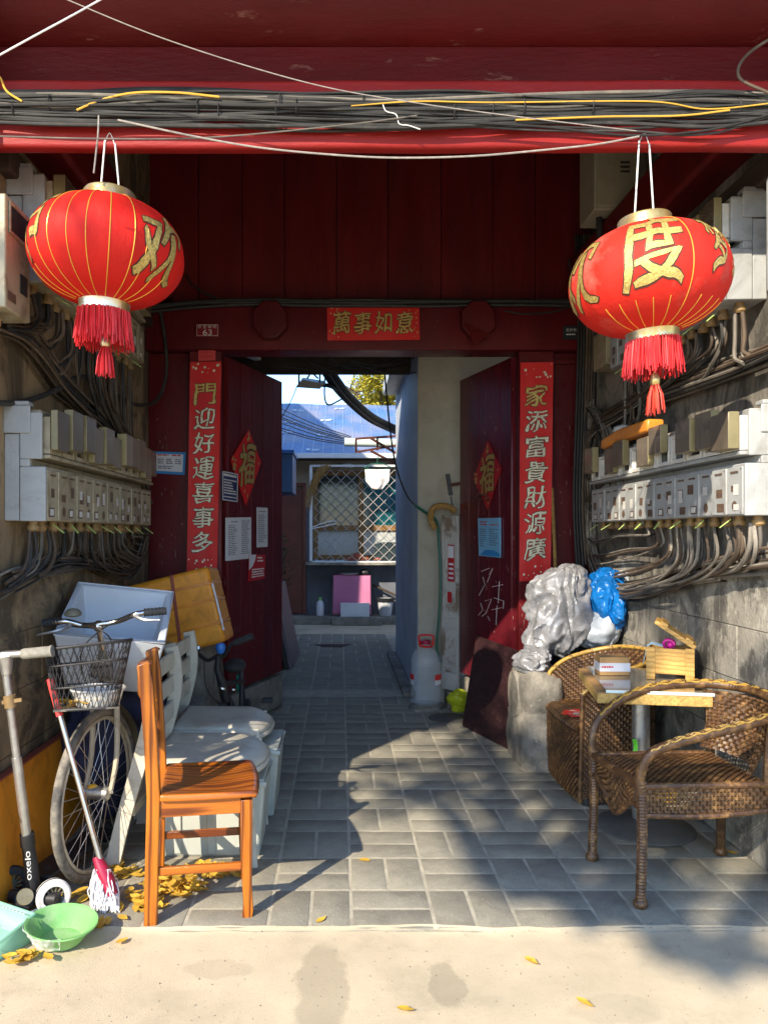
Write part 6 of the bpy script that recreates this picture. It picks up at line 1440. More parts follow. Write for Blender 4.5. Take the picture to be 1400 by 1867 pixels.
quick('deck', lambda m: m.bar((-1.075, 2.72, 0.085), (-0.99, 3.2, 0.07), 0.11, 0.018), M['black'], ks, bevel=0.006)
swheel(V((-0.985, 3.25, 0.04)), (1, -0.15, 0), 0.04, 0.024, M['black_rub'])
quick('fork_arm', lambda m: m.tube(spline([P(60, 1600, 2.66), P(75, 1620, 2.7), V((-1.06, 2.78, 0.09))], 5), 0.016, 8), M['black'], ks)

# orange board on the wall
lbd = thing('orange_board', 'orange brown wooden board leaning on the wall behind the scooter', 'board', (-1.2, 3.0, 0))
quick('board', lambda m: m.add([(-1.15, 2.47, 0.006), (-1.15, 3.52, 0.006), (-1.205, 3.52, 0.43), (-1.205, 2.47, 0.43), (-1.172, 2.47, 0.003), (-1.172, 3.52, 0.003), (-1.226, 3.52, 0.43), (-1.226, 2.47, 0.43)], [(0, 1, 2, 3), (7, 6, 5, 4), (0, 4, 5, 1), (1, 5, 6, 2), (2, 6, 7, 3), (3, 7, 4, 0)]), M['orange'], lbd, bevel=0.002)
quick('edge_strip', lambda m: m.bar((-1.206, 2.47, 0.436), (-1.206, 3.52, 0.436), 0.03, 0.008), M['strap'], lbd, bevel=0.001)

# mop
mp_ = thing('string_mop', 'short mop with red handle tip and crimson head', 'mop', (-0.80, 2.65, 0))
m0 = P(91, 1240, 2.72); m1 = P(183, 1572, 2.68)
quick('pole', lambda m: m.tube([m0, m1], 0.0105, 10), M['chrome'], mp_)
quick('handle_tip', lambda m: m.tube([m0 + (m0 - m1).normalized() * 0.006, m0 + (m0 - m1).normalized() * 0.003, m0.lerp(m1, 0.02), m0.lerp(m1, 0.2)], [0.008, 0.0145, 0.0125, 0.013], 10), M['handle_red'], mp_)
quick('head', lambda m: m.tube([P(176, 1562, 2.685), P(184, 1580, 2.68), P(196, 1606, 2.665), P(205, 1632, 2.655)], [0.015, 0.022, 0.026, 0.021], 12), M['mopred'], mp_)
st = MB(); rd = random.Random(8)
for k in range(420):
    s0 = P(170 + rd.uniform(0, 32), 1585 + rd.uniform(0, 42), 2.672 + rd.uniform(-0.012, 0.02)); e = G(178 + rd.uniform(-14, 40), 1642 + rd.uniform(-8, 28)); e.z = 0.006 + rd.uniform(0, 0.02)
    md = s0.lerp(e, 0.5) + V((rd.uniform(-0.02, 0.02), rd.uniform(-0.02, 0.02), 0.015))
    st.tube(spline([s0, md, e], 4), 0.0022, 4, cap=False)
tag(st.build('strings', M['string'], mp_), kind='stuff')

# lime bowl, dustpan
bw = thing('lime_bowl', 'lime green plastic bowl wrapped in cling film on the concrete', 'bowl', (-0.885, 2.42, 0))
Tb = Matrix.Rotation(radians(2), 3, 'X') @ Matrix.Rotation(radians(5), 3, 'Y'); bc_ = V((-0.885, 2.43, 0.012))
quick('bowl', lambda m: m.lathe([(0.0, 0.0), (0.055, 0.0), (0.062, 0.004), (0.098, 0.062), (0.110, 0.066), (0.111, 0.062), (0.100, 0.058), (0.066, 0.008), (0.0, 0.006)], 44, bc_, Tb), M['green_bowl'], bw)
def film(u, v):
    a = 2 * pi * u; r = 0.114 + 0.01 * mnoise.noise(V((cos(a) * 2, sin(a) * 2, 0))); z = 0.070 - 0.055 * v
    r -= 0.035 * v * (1 + 0.5 * mnoise.noise(V((cos(a) * 3, sin(a) * 3, v * 2))))
    r += 0.010 * abs(mnoise.noise(V((cos(a) * 9, sin(a) * 9, v * 3))))
    return bc_ + Tb @ V((r * cos(a), r * sin(a), max(z, -0.004)))
quick('cling_film', lambda m: m.grid(lambda u, v: film(0.38 + 0.42 * u, v), 60, 8), M['film'], bw, angle=60)
dp = thing('dustpan', 'pale green dustpan with comb teeth at the picture edge', 'dustpan', (-1.1, 2.45, 0))
def dpx(x, y, z): 
    Rz = Matrix.Rotation(radians(-28), 3, 'Z'); return Rz @ V((x, y, z)) + V((-1.135, 2.42, 0))
quick('pan', lambda m: m.add([dpx(*p) for p in ((-0.12, -0.10, 0.004), (0.12, -0.10, 0.004), (0.12, 0.10, 0.006), (-0.12, 0.10, 0.006), (0.125, -0.06, 0.05), (0.125, 0.10, 0.085), (-0.125, 0.10, 0.085), (-0.125, -0.06, 0.05))], [(0, 1, 2, 3), (1, 4, 5, 2), (2, 5, 6, 3), (3, 6, 7, 0)]), M['green_pan'], dp).modifiers.new('thick', 'SOLIDIFY').thickness = 0.005
quick('rim', lambda m: m.tube([dpx(*p) for p in ((0.125, -0.06, 0.05), (0.127, 0.10, 0.087), (-0.125, 0.102, 0.087), (-0.127, -0.06, 0.05))], 0.006, 6), M['green_pan'], dp)
tag(quick('comb_teeth', lambda m: [m.bar(dpx(-0.11 + 0.016 * k, 0.094, 0.085), dpx(-0.11 + 0.016 * k, 0.07, 0.10), 0.006, 0.003) for k in range(15)], M['ink_white'], dp), kind='stuff')

# fallen leaves
def leaf_poly(m, p, s, rd):
    a = rd.uniform(0, 6.3); cu = rd.uniform(0.1, 0.9); tx, ty = rd.uniform(-0.5, 0.5), rd.uniform(-0.5, 0.5)
    pts = []
    for (x, y) in ((-1, 0), (-0.5, 0.42), (0.15, 0.5), (0.7, 0.25), (1.15, 0), (0.7, -0.25), (0.15, -0.5), (-0.5, -0.42)):
        z = cu * 0.5 * (y * y * 2) + 0.18 * cu * x * x + tx * x * 0.4 + ty * y * 0.5
        pts.append(V((x * cos(a) - y * sin(a), x * sin(a) + y * cos(a), z)) * s)
    mz = min(q.z for q in pts); base = [p + V((q.x, q.y, q.z - mz)) for q in pts]; mid = [p + V((q.x * 0.15 + (0.3 * s * k) * cos(a), q.y * 0.15 + (0.3 * s * k) * sin(a), -mz)) for q, k in ((pts[0], -1), (pts[4], 1))]
    o = base + mid
    m.add(o, [(0, 1, 8), (1, 2, 8), (2, 9, 8), (2, 3, 9), (3, 4, 9), (4, 5, 9), (5, 6, 9), (6, 8, 9), (6, 7, 8), (7, 0, 8)])
rl = random.Random(17); lp = MB()
for (x, y, sx, sy, n, hh) in ((265, 1655, 26, 22, 70, 0.05), (330, 1625, 42, 16, 120, 0.06), (395, 1600, 32, 12, 50, 0.03), (180, 1695, 18, 8, 16, 0.02), (40, 1755, 30, 10, 20, 0.015), (130, 1640, 40, 12, 16, 0.01), (200, 1590, 24, 12, 20, 0.02), (60, 1690, 40, 14, 22, 0.012), (240, 1600, 40, 10, 20, 0.01), (215, 1570, 14, 8, 8, 0.01)):
    for k in range(n):
        p = G(x + rl.gauss(0, 0.55) * sx, min(1850, max(1540, y + rl.gauss(0, 0.55) * sy))); p.z = 0.012 + hh * rl.random() ** 1.6
        if p.x < XL + 0.03: continue
        leaf_poly(lp, p, rl.uniform(0.016, 0.031), rl)
tag(lp.build('fallen_leaves', M['leaf']), 'drift of yellow dry leaves around the wooden chair', 'leaves', kind='stuff')
for (x, y, lab) in ((665, 1573, 'single yellow leaf standing on the paving in the chair shadow'), (585, 1683, 'single yellow leaf near the paving edge in sunlight'), (738, 1847, 'single pale leaf near the bottom of the concrete'), (968, 1758, 'tiny dry leaf on the concrete right of centre'), (222, 1722, 'single yellow leaf on the concrete beside the bowl shadow'), (1065, 1836, 'small curled leaf low on the right of the concrete'), (1130, 1500, 'yellow leaf by the table foot under the wicker armchair'), (1335, 1560, 'small yellow leaf at the foot of the stone wall')):
    mm_ = MB(); p = G(x, y); p.z = 0.010; leaf_poly(mm_, p, 0.024, rl); tag(mm_.build('fallen_leaf', M['leaf']), lab, 'leaf', 'single fallen leaves')

# ------------------------------------------------------------------ seating corner by the stone wall
def wrapped(m, pts, r, pitch=0.011, n=8, k=10):
    sp = spline(pts, k); L_ = sum((b - a).length for a, b in zip(sp, sp[1:])); q = max(8, int(L_ / pitch) * 2)
    # resample evenly and pinch every second ring so the binding reads as wound strips
    acc = [0]
    for a, b in zip(sp, sp[1:]): acc.append(acc[-1] + (b - a).length)
    out = []; j = 0
    for i in range(q + 1):
        t = L_ * i / q
        while j < len(sp) - 2 and acc[j + 1] < t: j += 1
        f = (t - acc[j]) / max(1e-9, acc[j + 1] - acc[j]); out.append(sp[j].lerp(sp[j + 1], min(1, max(0, f))))
    m.tube(out, [r * (1.05 if i % 2 else 0.93) for i in range(q + 1)], n)
    return m
# open armchair in front
ac = thing('wicker_armchair', 'open brown wicker armchair with wrapped arms facing the table', 'chair', (1.3, 2.87, 0))
zs = 0.425
A1, A2, B1, B2 = V((1.045, 2.665, 0)), V((1.005, 3.05, 0)), V((1.50, 2.69, 0)), V((1.485, 3.08, 0))
for a, foot in ((A1, A1 + V((-0.004, -0.004, 0))), (A2, A2 + V((-0.004, 0.0, 0)))):
    lg = quick('front_leg', lambda m: wrapped(m, [foot + V((0, 0, 0.03)), a + V((0.003, 0, 0.25)), a + V((0.0, 0, zs + 0.02))], 0.0185), M['rattan'], ac)
    quick('foot_ball', lambda m: m.ball(foot + V((0, 0, 0.022)), 0.026, 12, 8, (1, 1, 0.85), 0.12), M['rattan'], lg)
for a, foot, tp in ((B1, V((1.59, 2.66, 0)), V((1.52, 2.705, 0.665))), (B2, V((1.535, 3.10, 0)), V((1.505, 3.055, 0.665)))):
    lg = quick('back_leg', lambda m: wrapped(m, [foot + V((0, 0, 0.03)), a + V((0.04, 0, 0.18)), a + V((0.01, 0, zs - 0.06)), a + V((0.0, 0, zs + 0.02)), tp], 0.0175), M['rattan'], ac)
    quick('foot_ball', lambda m: m.ball(foot + V((0, 0, 0.022)), 0.026, 12, 8, (1, 1, 0.85), 0.12), M['rattan'], lg)
arm = [A1 + V((0, 0, 0.40)), A1 + V((-0.002, 0, 0.47)), V((1.075, 2.655, 0.542)), V((1.16, 2.648, 0.581)), V((1.30, 2.645, 0.620)), V((1.44, 2.66, 0.650)), V((1.555, 2.71, 0.680)), V((1.59, 2.87, 0.700)), V((1.56, 3.03, 0.700)), V((1.44, 3.09, 0.700)), V((1.28, 3.10, 0.685)), V((1.14, 3.09, 0.640)), V((1.04, 3.07, 0.571)), V((1.003, 3.055, 0.500)), A2 + V((0, 0, 0.40))]
quick('arm_hoop', lambda m: wrapped(m, arm, 0.018, 0.013, 10), M['rattan'], ac)
for k in range(4):
    off_ = V((0.004 * (k - 1.5), 0.010 * (k - 1.5), 0.0165 - 0.003 * abs(k - 1.5)))
    ap = spline(arm[2:-2], 16)
    quick('gold_strand', lambda m: m.tube([p + off_ + V((0, 0, 0.0025 * sin(i * 1.1 + k))) for i, p in enumerate(ap)], 0.0036, 5), M['rattan_gold'], ac)
arm_s = spline(arm, 10)
def back(u, v):
    # hangs between the hoop and the seat, curved in plan
    a = radians(-74 + 148 * u); c_ = V((1.40, 2.875, 0))
    lo = c_ + V((0.105 * cos(a) + 0.0, 0.185 * sin(a), zs + 0.03)); hi = c_ + V((0.178 * cos(a), 0.205 * sin(a), 0.682))
    p = lo.lerp(hi, v); p.x += 0.02 * sin(pi * v); return p
tag(quick('back_weave', lambda m: m.weave(back, 26, 17, 0.55, 0.72, 0.004), M['rattan'], ac), kind='stuff')
def seatf(u, v):
    p = A1.lerp(B1, u).lerp(A2.lerp(B2, u), v); return V((p.x, p.y, zs + 0.016 * sin(pi * u) * sin(pi * v)))
tag(quick('seat_weave', lambda m: m.weave(seatf, 34, 30, 0.8, 0.86, 0.003), M['rattan'], ac), kind='stuff')
quick('seat_base', lambda m: m.grid(lambda u, v: seatf(0.02 + 0.96 * u, 0.02 + 0.96 * v) - V((0, 0, 0.006)), 10, 10), M['rattan_dark'], ac)
quick('seat_rail', lambda m: wrapped(m, [A1 + V((0, 0, zs)), A2 + V((0, 0, zs))], 0.016), M['rattan'], ac)
quick('seat_rail', lambda m: wrapped(m, [A1 + V((0, 0, zs)), B1 + V((0, 0, zs))], 0.012), M['rattan'], ac)
quick('seat_rail', lambda m: wrapped(m, [A2 + V((0, 0, zs)), B2 + V((0, 0, zs))], 0.012), M['rattan'], ac)
quick('lower_rail', lambda m: wrapped(m, [A1 + V((0.01, 0, 0.325)), A1.lerp(B1, 0.5) + V((0, 0, 0.318)), B1 + V((0.01, 0, 0.335))], 0.011), M['rattan'], ac)
quick('lower_rail', lambda m: wrapped(m, [A2 + V((0.01, 0, 0.325)), B2 + V((0.01, 0, 0.335))], 0.011), M['rattan'], ac)
def front_low(u): return 0.345 - 0.05 * sin(pi * u) + 0.045 * sin(3 * pi * u) * 0.6
quick('front_scallop', lambda m: wrapped(m, [A1.lerp(A2, k / 8) + V((-0.003, 0, front_low(k / 8))) for k in range(9)], 0.010), M['rattan'], ac)
tag(quick('front_apron_weave', lambda m: m.weave(lambda u, v: A1.lerp(A2, 0.03 + 0.94 * u) + V((-0.002, 0, front_low(u) + (zs - 0.01 - front_low(u)) * v)), 26, 9, 0.75, 0.85, 0.0025), M['rattan'], ac), kind='stuff')
tag(quick('side_apron_weave', lambda m: m.weave(lambda u, v: A1.lerp(B1, 0.02 + 0.96 * u) + V((0, 0, 0.325 + (zs - 0.335) * v)), 34, 6, 0.5, 0.7, 0.0025), M['rattan'], ac), kind='stuff')
tag(quick('far_apron_weave', lambda m: m.weave(lambda u, v: A2.lerp(B2, 0.02 + 0.96 * u) + V((0, 0, 0.325 + (zs - 0.335) * v)), 34, 6, 0.5, 0.7, 0.0025), M['rattan'], ac), kind='stuff')

# solid tub chair behind
tc_ = thing('wicker_tub_chair', 'solid woven wicker tub chair with a red paper cut on its seat', 'chair', (1.37, 3.95, 0))
ctr = V((1.335, 3.95, 0))
_tub = spline([V(p) for p in ((1.150, 3.665, 0), (1.25, 3.655, 0), (1.40, 3.67, 0), (1.525, 3.75, 0), (1.585, 3.95, 0), (1.525, 4.16, 0), (1.40, 4.24, 0), (1.25, 4.255, 0), (1.150, 4.245, 0))], 12)
def tub(u, v):
    x = u * (len(_tub) - 1); i = min(int(x), len(_tub) - 2); p = _tub[i].lerp(_tub[i + 1], x - i)
    top = 0.535 + 0.17 * sin(pi * u) ** 0.8
    return V((p.x + 0.012 * (v - 0.5), p.y, 0.02 + (top - 0.02) * v))
tag(quick('shell_weave', lambda m: m.weave(tub, 84, 40, 0.62, 0.80, 0.0042), M['rattan'], tc_), kind='stuff')
quick('shell_core', lambda m: m.grid(lambda u, v: tub(u, v) + V((0.0, 0, 0)), 60, 16), M['rattan_dark'], tc_)
quick('top_binding', lambda m: wrapped(m, [tub(k / 30, 1) for k in range(31)] + [tub(1, 1 - k / 8) for k in range(1, 9)], 0.011, 0.012, 8, 3), M['rattan_gold'], tc_)
quick('edge_binding', lambda m: wrapped(m, [tub(0, 1 - k / 8) for k in range(9)], 0.011, 0.012, 8, 3), M['rattan'], tc_)
f0, f1 = tub(0, 0), tub(1, 0)
def skirt(u, v):
    p = f0.lerp(f1, u); return V((p.x - 0.02 * sin(pi * u) ** 0.7 - 0.01 * sin(pi * v) , p.y, 0.02 + 0.345 * v))
tag(quick('skirt_weave', lambda m: m.weave(skirt, 36, 24, 0.62, 0.80, 0.0042), M['rattan'], tc_), kind='stuff')
quick('skirt_core', lambda m: m.grid(skirt, 20, 10), M['rattan_dark'], tc_)
def tseat(u, v):
    y = f0.y + (f1.y - f0.y) * v; xf = f0.x - 0.025 * max(0, sin(pi * v)) ** 0.7 - 0.015
    w_ = sqrt(max(0.0, 1 - abs(2 * v - 1) ** 3))
    x = xf + u * (1.36 + 0.215 * w_ - xf); r = max(0, 1 - u / 0.10)
    return V((x, y, 0.392 - 0.03 * r * r + 0.004 * sin(pi * v)))
tag(quick('seat_weave', lambda m: m.weave(tseat, 24, 34, 0.7, 0.84, 0.0032), M['rattan'], tc_), kind='stuff')
quick('seat_core', lambda m: m.grid(lambda u, v: tseat(u, v) - V((0, 0, 0.006)), 12, 20), M['rattan_dark'], tc_)
for p in (f0, f1):
    quick('foot', lambda m: m.tube([p + V((0.03, 0, -0.02)), p + V((0.03, 0, 0.02))], 0.016, 8), M['black_rub'], tc_)
rcut = thing('red_paper_cut', 'round red paper cut lying on the tub chair seat', 'paper cut', (1.20, 3.82, 0.4))
quick('paper', lambda m: m.prism([(1.205 + 0.082 * (1 + 0.12 * cos(8 * a)) * cos(a), 3.86 + 0.085 * (1 + 0.12 * cos(8 * a)) * sin(a)) for a in [2 * pi * k / 48 for k in range(48)]], 0.4005, 0.4025, 2), M['paper'], rcut)
m = MB()
for k in range(14):
    a = R.uniform(0, 6.3); r = 0.06 * sqrt(R.random()); s = R.uniform(0.006, 0.018); c_ = V((1.205 + r * cos(a), 3.86 + r * sin(a), 0.4035))
    m.add([c_ + V((s * cos(q), s * sin(q) * 0.6, 0)) for q in (0, 1.2, 2.5, 3.7, 5)], [(0, 1, 2, 3, 4)])
tag(m.build('pattern', M['ink_white'], rcut), kind='stuff')

# pedestal table
tbl = thing('pedestal_table', 'chipboard topped pedestal table with a glass sheet', 'table', (1.36, 3.42, 0))
Rt = Matrix.Rotation(radians(-10), 3, 'Z')
def tx(x, y, z): return Rt @ V((x, y, z)) + V((1.312, 3.367, 0))
quick('top', lambda m: m.box(tx(0, 0, 0.634), (0.44, 0.58, 0.040), Rt), M['chip'], tbl, bevel=0.003)
quick('top_laminate', lambda m: m.box(tx(0, 0, 0.656), (0.436, 0.576, 0.003), Rt), M['kraft'], tbl)
quick('glass_sheet', lambda m: m.box(tx(0.02, 0.0, 0.664), (0.41, 0.57, 0.010), Rt), M['glass_top'], tbl, bevel=0.001)
quick('glass_edge_strip', lambda m: m.box(tx(0.02, -0.2865, 0.664), (0.412, 0.004, 0.0115), Rt), M['glass_edge'], tbl)
quick('column', lambda m: m.tube([(1.335, 3.41, 0.03), (1.335, 3.41, 0.612)], 0.038, 20), M['steel'], tbl)
quick('foot_disc', lambda m: m.lathe([(0.0, 0.045), (0.06, 0.042), (0.14, 0.030), (0.205, 0.016), (0.21, 0.010), (0.21, 0.008)], 40, (1.345, 3.39, 0)), M['manhole'], tbl)
gbox = thing('paper_band_box', 'small kraft carton with a white printed band on the table', 'carton', tx(-0.10, 0.05, 0.67))
Rg = Matrix.Rotation(radians(-2), 3, 'Z')
gc = tx(-0.10, 0.09, 0.711)
quick('carton', lambda m: m.box(gc, (0.132, 0.085, 0.082), Rg), M['kraft'], gbox, bevel=0.003)
quick('white_band', lambda m: m.box(gc - V((0, 0, 0.004)), (0.134, 0.087, 0.038), Rg), M['white_paper'], gbox)
m = MB()
for k in range(5): m.box(gc + V((-0.058 + 0.011 * k, -0.0442, -0.002)), (0.008, 0.0008, 0.006 + 0.002 * (k % 2)))
tag(m.build('red_print', M['ink_red'], gbox), kind='stuff')
ch = thing('wooden_chest', 'little pine chest with open lid and bits inside on the table', 'chest', tx(0.15, -0.02, 0.67))
Rc = Matrix.Rotation(radians(-24), 3, 'Z'); cc = tx(0.135, 0.03, 0.67)
def cx_(p): return Rc @ V(p) + cc
for (a, d) in (((0, -0.062, 0.082), (0.150, 0.010, 0.110)), ((0, 0.062, 0.082), (0.150, 0.010, 0.110)), ((-0.080, 0, 0.082), (0.010, 0.114, 0.110)), ((0.080, 0, 0.082), (0.010, 0.114, 0.110))):
    quick('side_board', lambda m: m.box(cx_(a), d, Rc), M['pine'], ch, bevel=0.0015)
quick('bottom_board', lambda m: m.box(cx_((0, 0, 0.034)), (0.148, 0.112, 0.010), Rc), M['pine'], ch)
for sx in (-1, 1):
    for sy in (-1, 1):
        quick('corner_post', lambda m: m.box(cx_((sx * 0.078, sy * 0.066, 0.072)), (0.036, 0.012, 0.140), Rc), M['pine'], ch, bevel=0.0015)
Rl = Rc @ Matrix.Rotation(radians(34), 3, 'Y')
lc_ = cx_((0.02, 0.0, 0.20))
lid = quick('lid', lambda m: m.box(lc_, (0.19, 0.15, 0.018), Rl), M['pine'], ch, bevel=0.0015)
for s in (-1, 1):
    quick('lid_band', lambda m: m.box(lc_ + Rl @ V((s * 0.06, 0, 0.013)), (0.035, 0.152, 0.012), Rl), M['pine'], lid, bevel=0.0015)
cu = thing('magenta_curl', 'magenta curl of plastic sticking out of the pine chest', 'curl', cx_((0.01, -0.02, 0.14)))
quick('curl', lambda m: m.tube([cx_((-0.005 + 0.022 * cos(a), -0.02 + 0.004 * a, 0.148 + 0.02 * sin(a))) for a in [0.4 * k for k in range(34)]], 0.006, 6), M['magenta'], cu)
quick('curl_end', lambda m: m.ball(cx_((0.0, -0.02, 0.148)), 0.015, 10, 8), M['magenta'], cu)
mk_ = thing('pale_blue_cloth', 'pale blue paper cloth hanging over the pine chest edge', 'cloth', cx_((-0.09, -0.03, 0.09)))
def mkf(u, v):
    pts = [(-0.03, 0.142), (-0.075, 0.152), (-0.094, 0.138), (-0.100, 0.10), (-0.108, 0.062)]
    k = u * 4; i = min(3, int(k)); f = k - i; a, b = pts[i], pts[i + 1]
    return cx_((a[0] + (b[0] - a[0]) * f, -0.055 + 0.06 * v, a[1] + (b[1] - a[1]) * f + 0.003 * sin(v * 9)))
o = quick('cloth', lambda m: m.grid(mkf, 20, 8), M['mask'], mk_); o.modifiers.new('thick', 'SOLIDIFY').thickness = 0.002

# sacks by the gate
sk = thing('silver_sack', 'crumpled silver insulating sack slumped on the drum stone', 'sack', (1.25, 4.45, 0.6))
def sack(c, sc, seed, tilt=0.0, f1=0.10, f2=0.05, r=1.0):
    c = V(c)
    def fn(u, v):
        a, b = 2 * pi * u, pi * (v - 0.5); cb = cos(b); d = V((cos(a) * abs(cb) ** 0.7, sin(a) * abs(cb) ** 0.7, sin(b)))
        w = mnoise.noise(d * 1.3 + V((seed, 0, 0)))
        # long sharp folds that fan out from a few tucks
        wx = d.x + 0.45 * mnoise.noise(d * 1.7 + V((seed, 4, 1))); wy = d.y + 0.45 * mnoise.noise(d * 1.7 + V((2, seed, 5))); wz = d.z + 0.4 * mnoise.noise(d * 1.9 + V((6, 1, seed)))
        cr = 0; fr = 1.5; am = f1 * 1.7
        for o_ in range(3):
            cr += am * (0.8 - 2.6 * abs(mnoise.noise(V((wx * fr + seed + 0.7 * wz * fr, wy * fr, wz * fr * 0.38 + o_ * 7))))); fr *= 2.2; am *= 0.40
        k = 1 + 0.30 * w + cr
        sq = 1 - 0.10 * max(0, -d.z)
        return c + V((d.x * sc[0] * k * sq + tilt * d.z, d.y * sc[1] * k, d.z * sc[2] * (1 + 0.12 * w + 0.5 * cr)))
    return fn
quick('foil_cloth', lambda m: m.grid(sack((1.255, 4.46, 0.845), (0.175, 0.16, 0.265), 3.0, 0.06), 150, 110, cu=True), M['foil'], sk, angle=35)
quick('foil_flap', lambda m: m.grid(sack((1.09, 4.36, 0.59), (0.085, 0.13, 0.075), 8.0, 0.02), 70, 50, cu=True), M['foil'], sk, angle=50)
bb2 = thing('blue_plastic_bag', 'bright blue plastic bag knotted around a white bundle', 'bag', (1.52, 4.4, 0.7))
quick('blue_film', lambda m: m.grid(sack((1.535, 4.42, 0.93), (0.095, 0.13, 0.165), 5.0, -0.01, 0.13), 110, 90, cu=True), M['blue_bag'], bb2, angle=50)
quick('white_film', lambda m: m.grid(sack((1.49, 4.44, 0.765), (0.12, 0.13, 0.12), 11.0, 0.02, 0.06), 50, 40, cu=True), M['white_bag'], bb2, angle=50)
quick('white_flap', lambda m: m.grid(sack((1.60, 4.40, 0.97), (0.045, 0.08, 0.12), 14.0, 0.02, 0.08), 40, 30, cu=True), M['white_bag'], bb2, angle=50)
kb = thing('black_rubbish_bag', 'black rubbish bag wedged under the sacks behind the tub chair', 'bag', (1.40, 4.6, 0))
quick('film', lambda m: m.grid(sack((1.40, 4.62, 0.34), (0.21, 0.20, 0.36), 17.0, 0.0, 0.06), 50, 40, cu=True), M['black_bag'], kb, angle=50)
tag(quick('bamboo_stick', lambda m: m.tube([P(1013, 1050, 4.84), P(1006, 890, 4.90)], 0.011, 8), M['straw']), 'thin pale bamboo stick standing behind the silver sack', 'stick')
tag(quick('green_ribbon', lambda m: m.grid(lambda u, v: P(1152 + 8 * u + 3 * sin(v * 5), 1348 + 44 * v, 3.36 - 0.01 * u), 3, 10), mat('neon green tape', (0.12, 0.62, 0.03), 0.5)), 'neon green strip of tape hanging under the table', 'tape')
yw = thing('yellow_wrapper', 'yellow printed wrapper on the ground behind the table column', 'wrapper', G(1195, 1480))
quick('foil', lambda m: m.grid(sack(G(1215, 1462) + V((0, 0, 0.07)), (0.07, 0.05, 0.07), 21.0, 0, 0.12), 30, 24, cu=True), M['amber'], yw, angle=50)
ot = thing('orange_parcel', 'long parcel wrapped in orange tape lying on the meter covers', 'parcel', P(1150, 785, 4.0))
pa, pb_, pc_ = P(1098, 812, 4.15), P(1140, 786, 3.98), P(1190, 778, 3.75)
pa.x = pb_.x = pc_.x = 0
pa = V((1.45, 4.18, 1.79)); pb_ = V((1.46, 3.98, 1.812)); pc_ = V((1.48, 3.60, 1.815))
quick('taped_roll', lambda m: (m.bar(pa, pb_, 0.07, 0.055), m.bar(pb_, pc_, 0.085, 0.06)), M['orange_tape'], ot, bevel=0.012)
quick('clear_tape_end', lambda m: m.ball(pb_ + V((0, 0, 0.035)), 0.045, 12, 8, (1, 1.2, 0.5), 0.3), M['film'], ot)

# ------------------------------------------------------------------ things in the gateway
lp_ = thing('maroon_laminate', 'dark maroon laminate panel leaning at the right jamb', 'panel', (0.95, 4.9, 0))
q0 = G(842, 1325); q1 = G(928, 1370)
tl = V((0.945, 5.33, 0.60)); tr_ = V((1.085, 4.72, 0.59))
nn = (q1 - q0).cross(tl - q0).normalized(); nn = -nn if nn.x > 0 else nn
quick('face', lambda m: m.add([tl, tr_, q1, q0] + [p - nn * 0.016 for p in (tl, tr_, q1, q0)], [(0, 3, 2, 1), (4, 5, 6, 7), (0, 1, 5, 4), (1, 2, 6, 5), (2, 3, 7, 6), (3, 0, 4, 7)]), M['maroon'], lp_, bevel=0.001)
quick('raw_edge', lambda m: m.bar(q1 - nn * 0.022, tr_ - nn * 0.022, 0.006, 0.012), M['chip'], lp_)
quick('second_board', lambda m: m.add([p - nn * 0.024 + V((0, 0, 0.0)) for p in (tl - V((0, 0, 0.05)), tr_ - V((0, 0, 0.03)), q1, q0)] + [p - nn * 0.036 for p in (tl - V((0, 0, 0.05)), tr_ - V((0, 0, 0.03)), q1, q0)], [(0, 3, 2, 1), (4, 5, 6, 7), (0, 1, 5, 4), (1, 2, 6, 5), (2, 3, 7, 6), (3, 0, 4, 7)]), M['old_white'], lp_)
od = thing('old_white_door', 'weathered flaking white panelled door propped by the tan wall', 'door', (0.9, 5.85, 0.1))
ya, yb = 5.86, 5.74
a0, a1 = P(806, 1240, ya), P(838, 1255, yb); a0.z = 0.13; a1.z = 0.12
ex = (a1 - a0); wd = ex.length; ex.normalize(); ny = V((ex.y, -ex.x, 0)); ny = -ny if ny.y > 0 else ny
def dq(u, d, z): return a0 + ex * (u * wd) + ny * d + V((0, 0, z))
def dbox(m, u0, u1, d0, d1, z0, z1):
    vs = [dq(u, d, z) for z in (z0, z1) for d in (d0, d1) for u in (u0, u1)]
    m.add(vs, [(0, 2, 3, 1), (4, 5, 7, 6), (0, 1, 5, 4), (2, 6, 7, 3), (0, 4, 6, 2), (1, 3, 7, 5)])
HD = 1.32
quick('stile', lambda m: dbox(m, 0, 0.16, -0.03, 0.012, 0, HD), M['old_white'], od, bevel=0.003)
quick('stile', lambda m: dbox(m, 0.82, 1.0, -0.06, 0.012, 0, HD), M['old_white'], od, bevel=0.003)
for z0, z1 in ((0, 0.13), (0.46, 0.54), (HD - 0.12, HD)):
    quick('rail', lambda m: dbox(m, 0.161, 0.819, -0.03, 0.010, z0, z1), M['old_white'], od, bevel=0.003)
quick('panel', lambda m: dbox(m, 0.161, 0.819, -0.025, -0.008, 0.13, 0.46), M['old_white'], od)
quick('panel', lambda m: dbox(m, 0.161, 0.819, -0.025, -0.008, 0.54, HD - 0.12), M['old_white'], od)
quick('edge_board', lambda m: m.add([dq(1.0, 0.012, z) for z in (0, HD + 0.02)] + [dq(1.0, 0.012, z) + V((0.085, 0.10, 0)) for z in (0.0, HD + 0.02)] + [dq(1.0, -0.03, z) for z in (0, HD + 0.02)] + [dq(1.0, -0.03, z) + V((0.085, 0.10, 0)) for z in (0, HD + 0.02)], [(0, 2, 3, 1), (4, 5, 7, 6), (0, 1, 5, 4), (2, 6, 7, 3), (1, 3, 7, 5), (0, 4, 6, 2)]), M['old_white'], od)
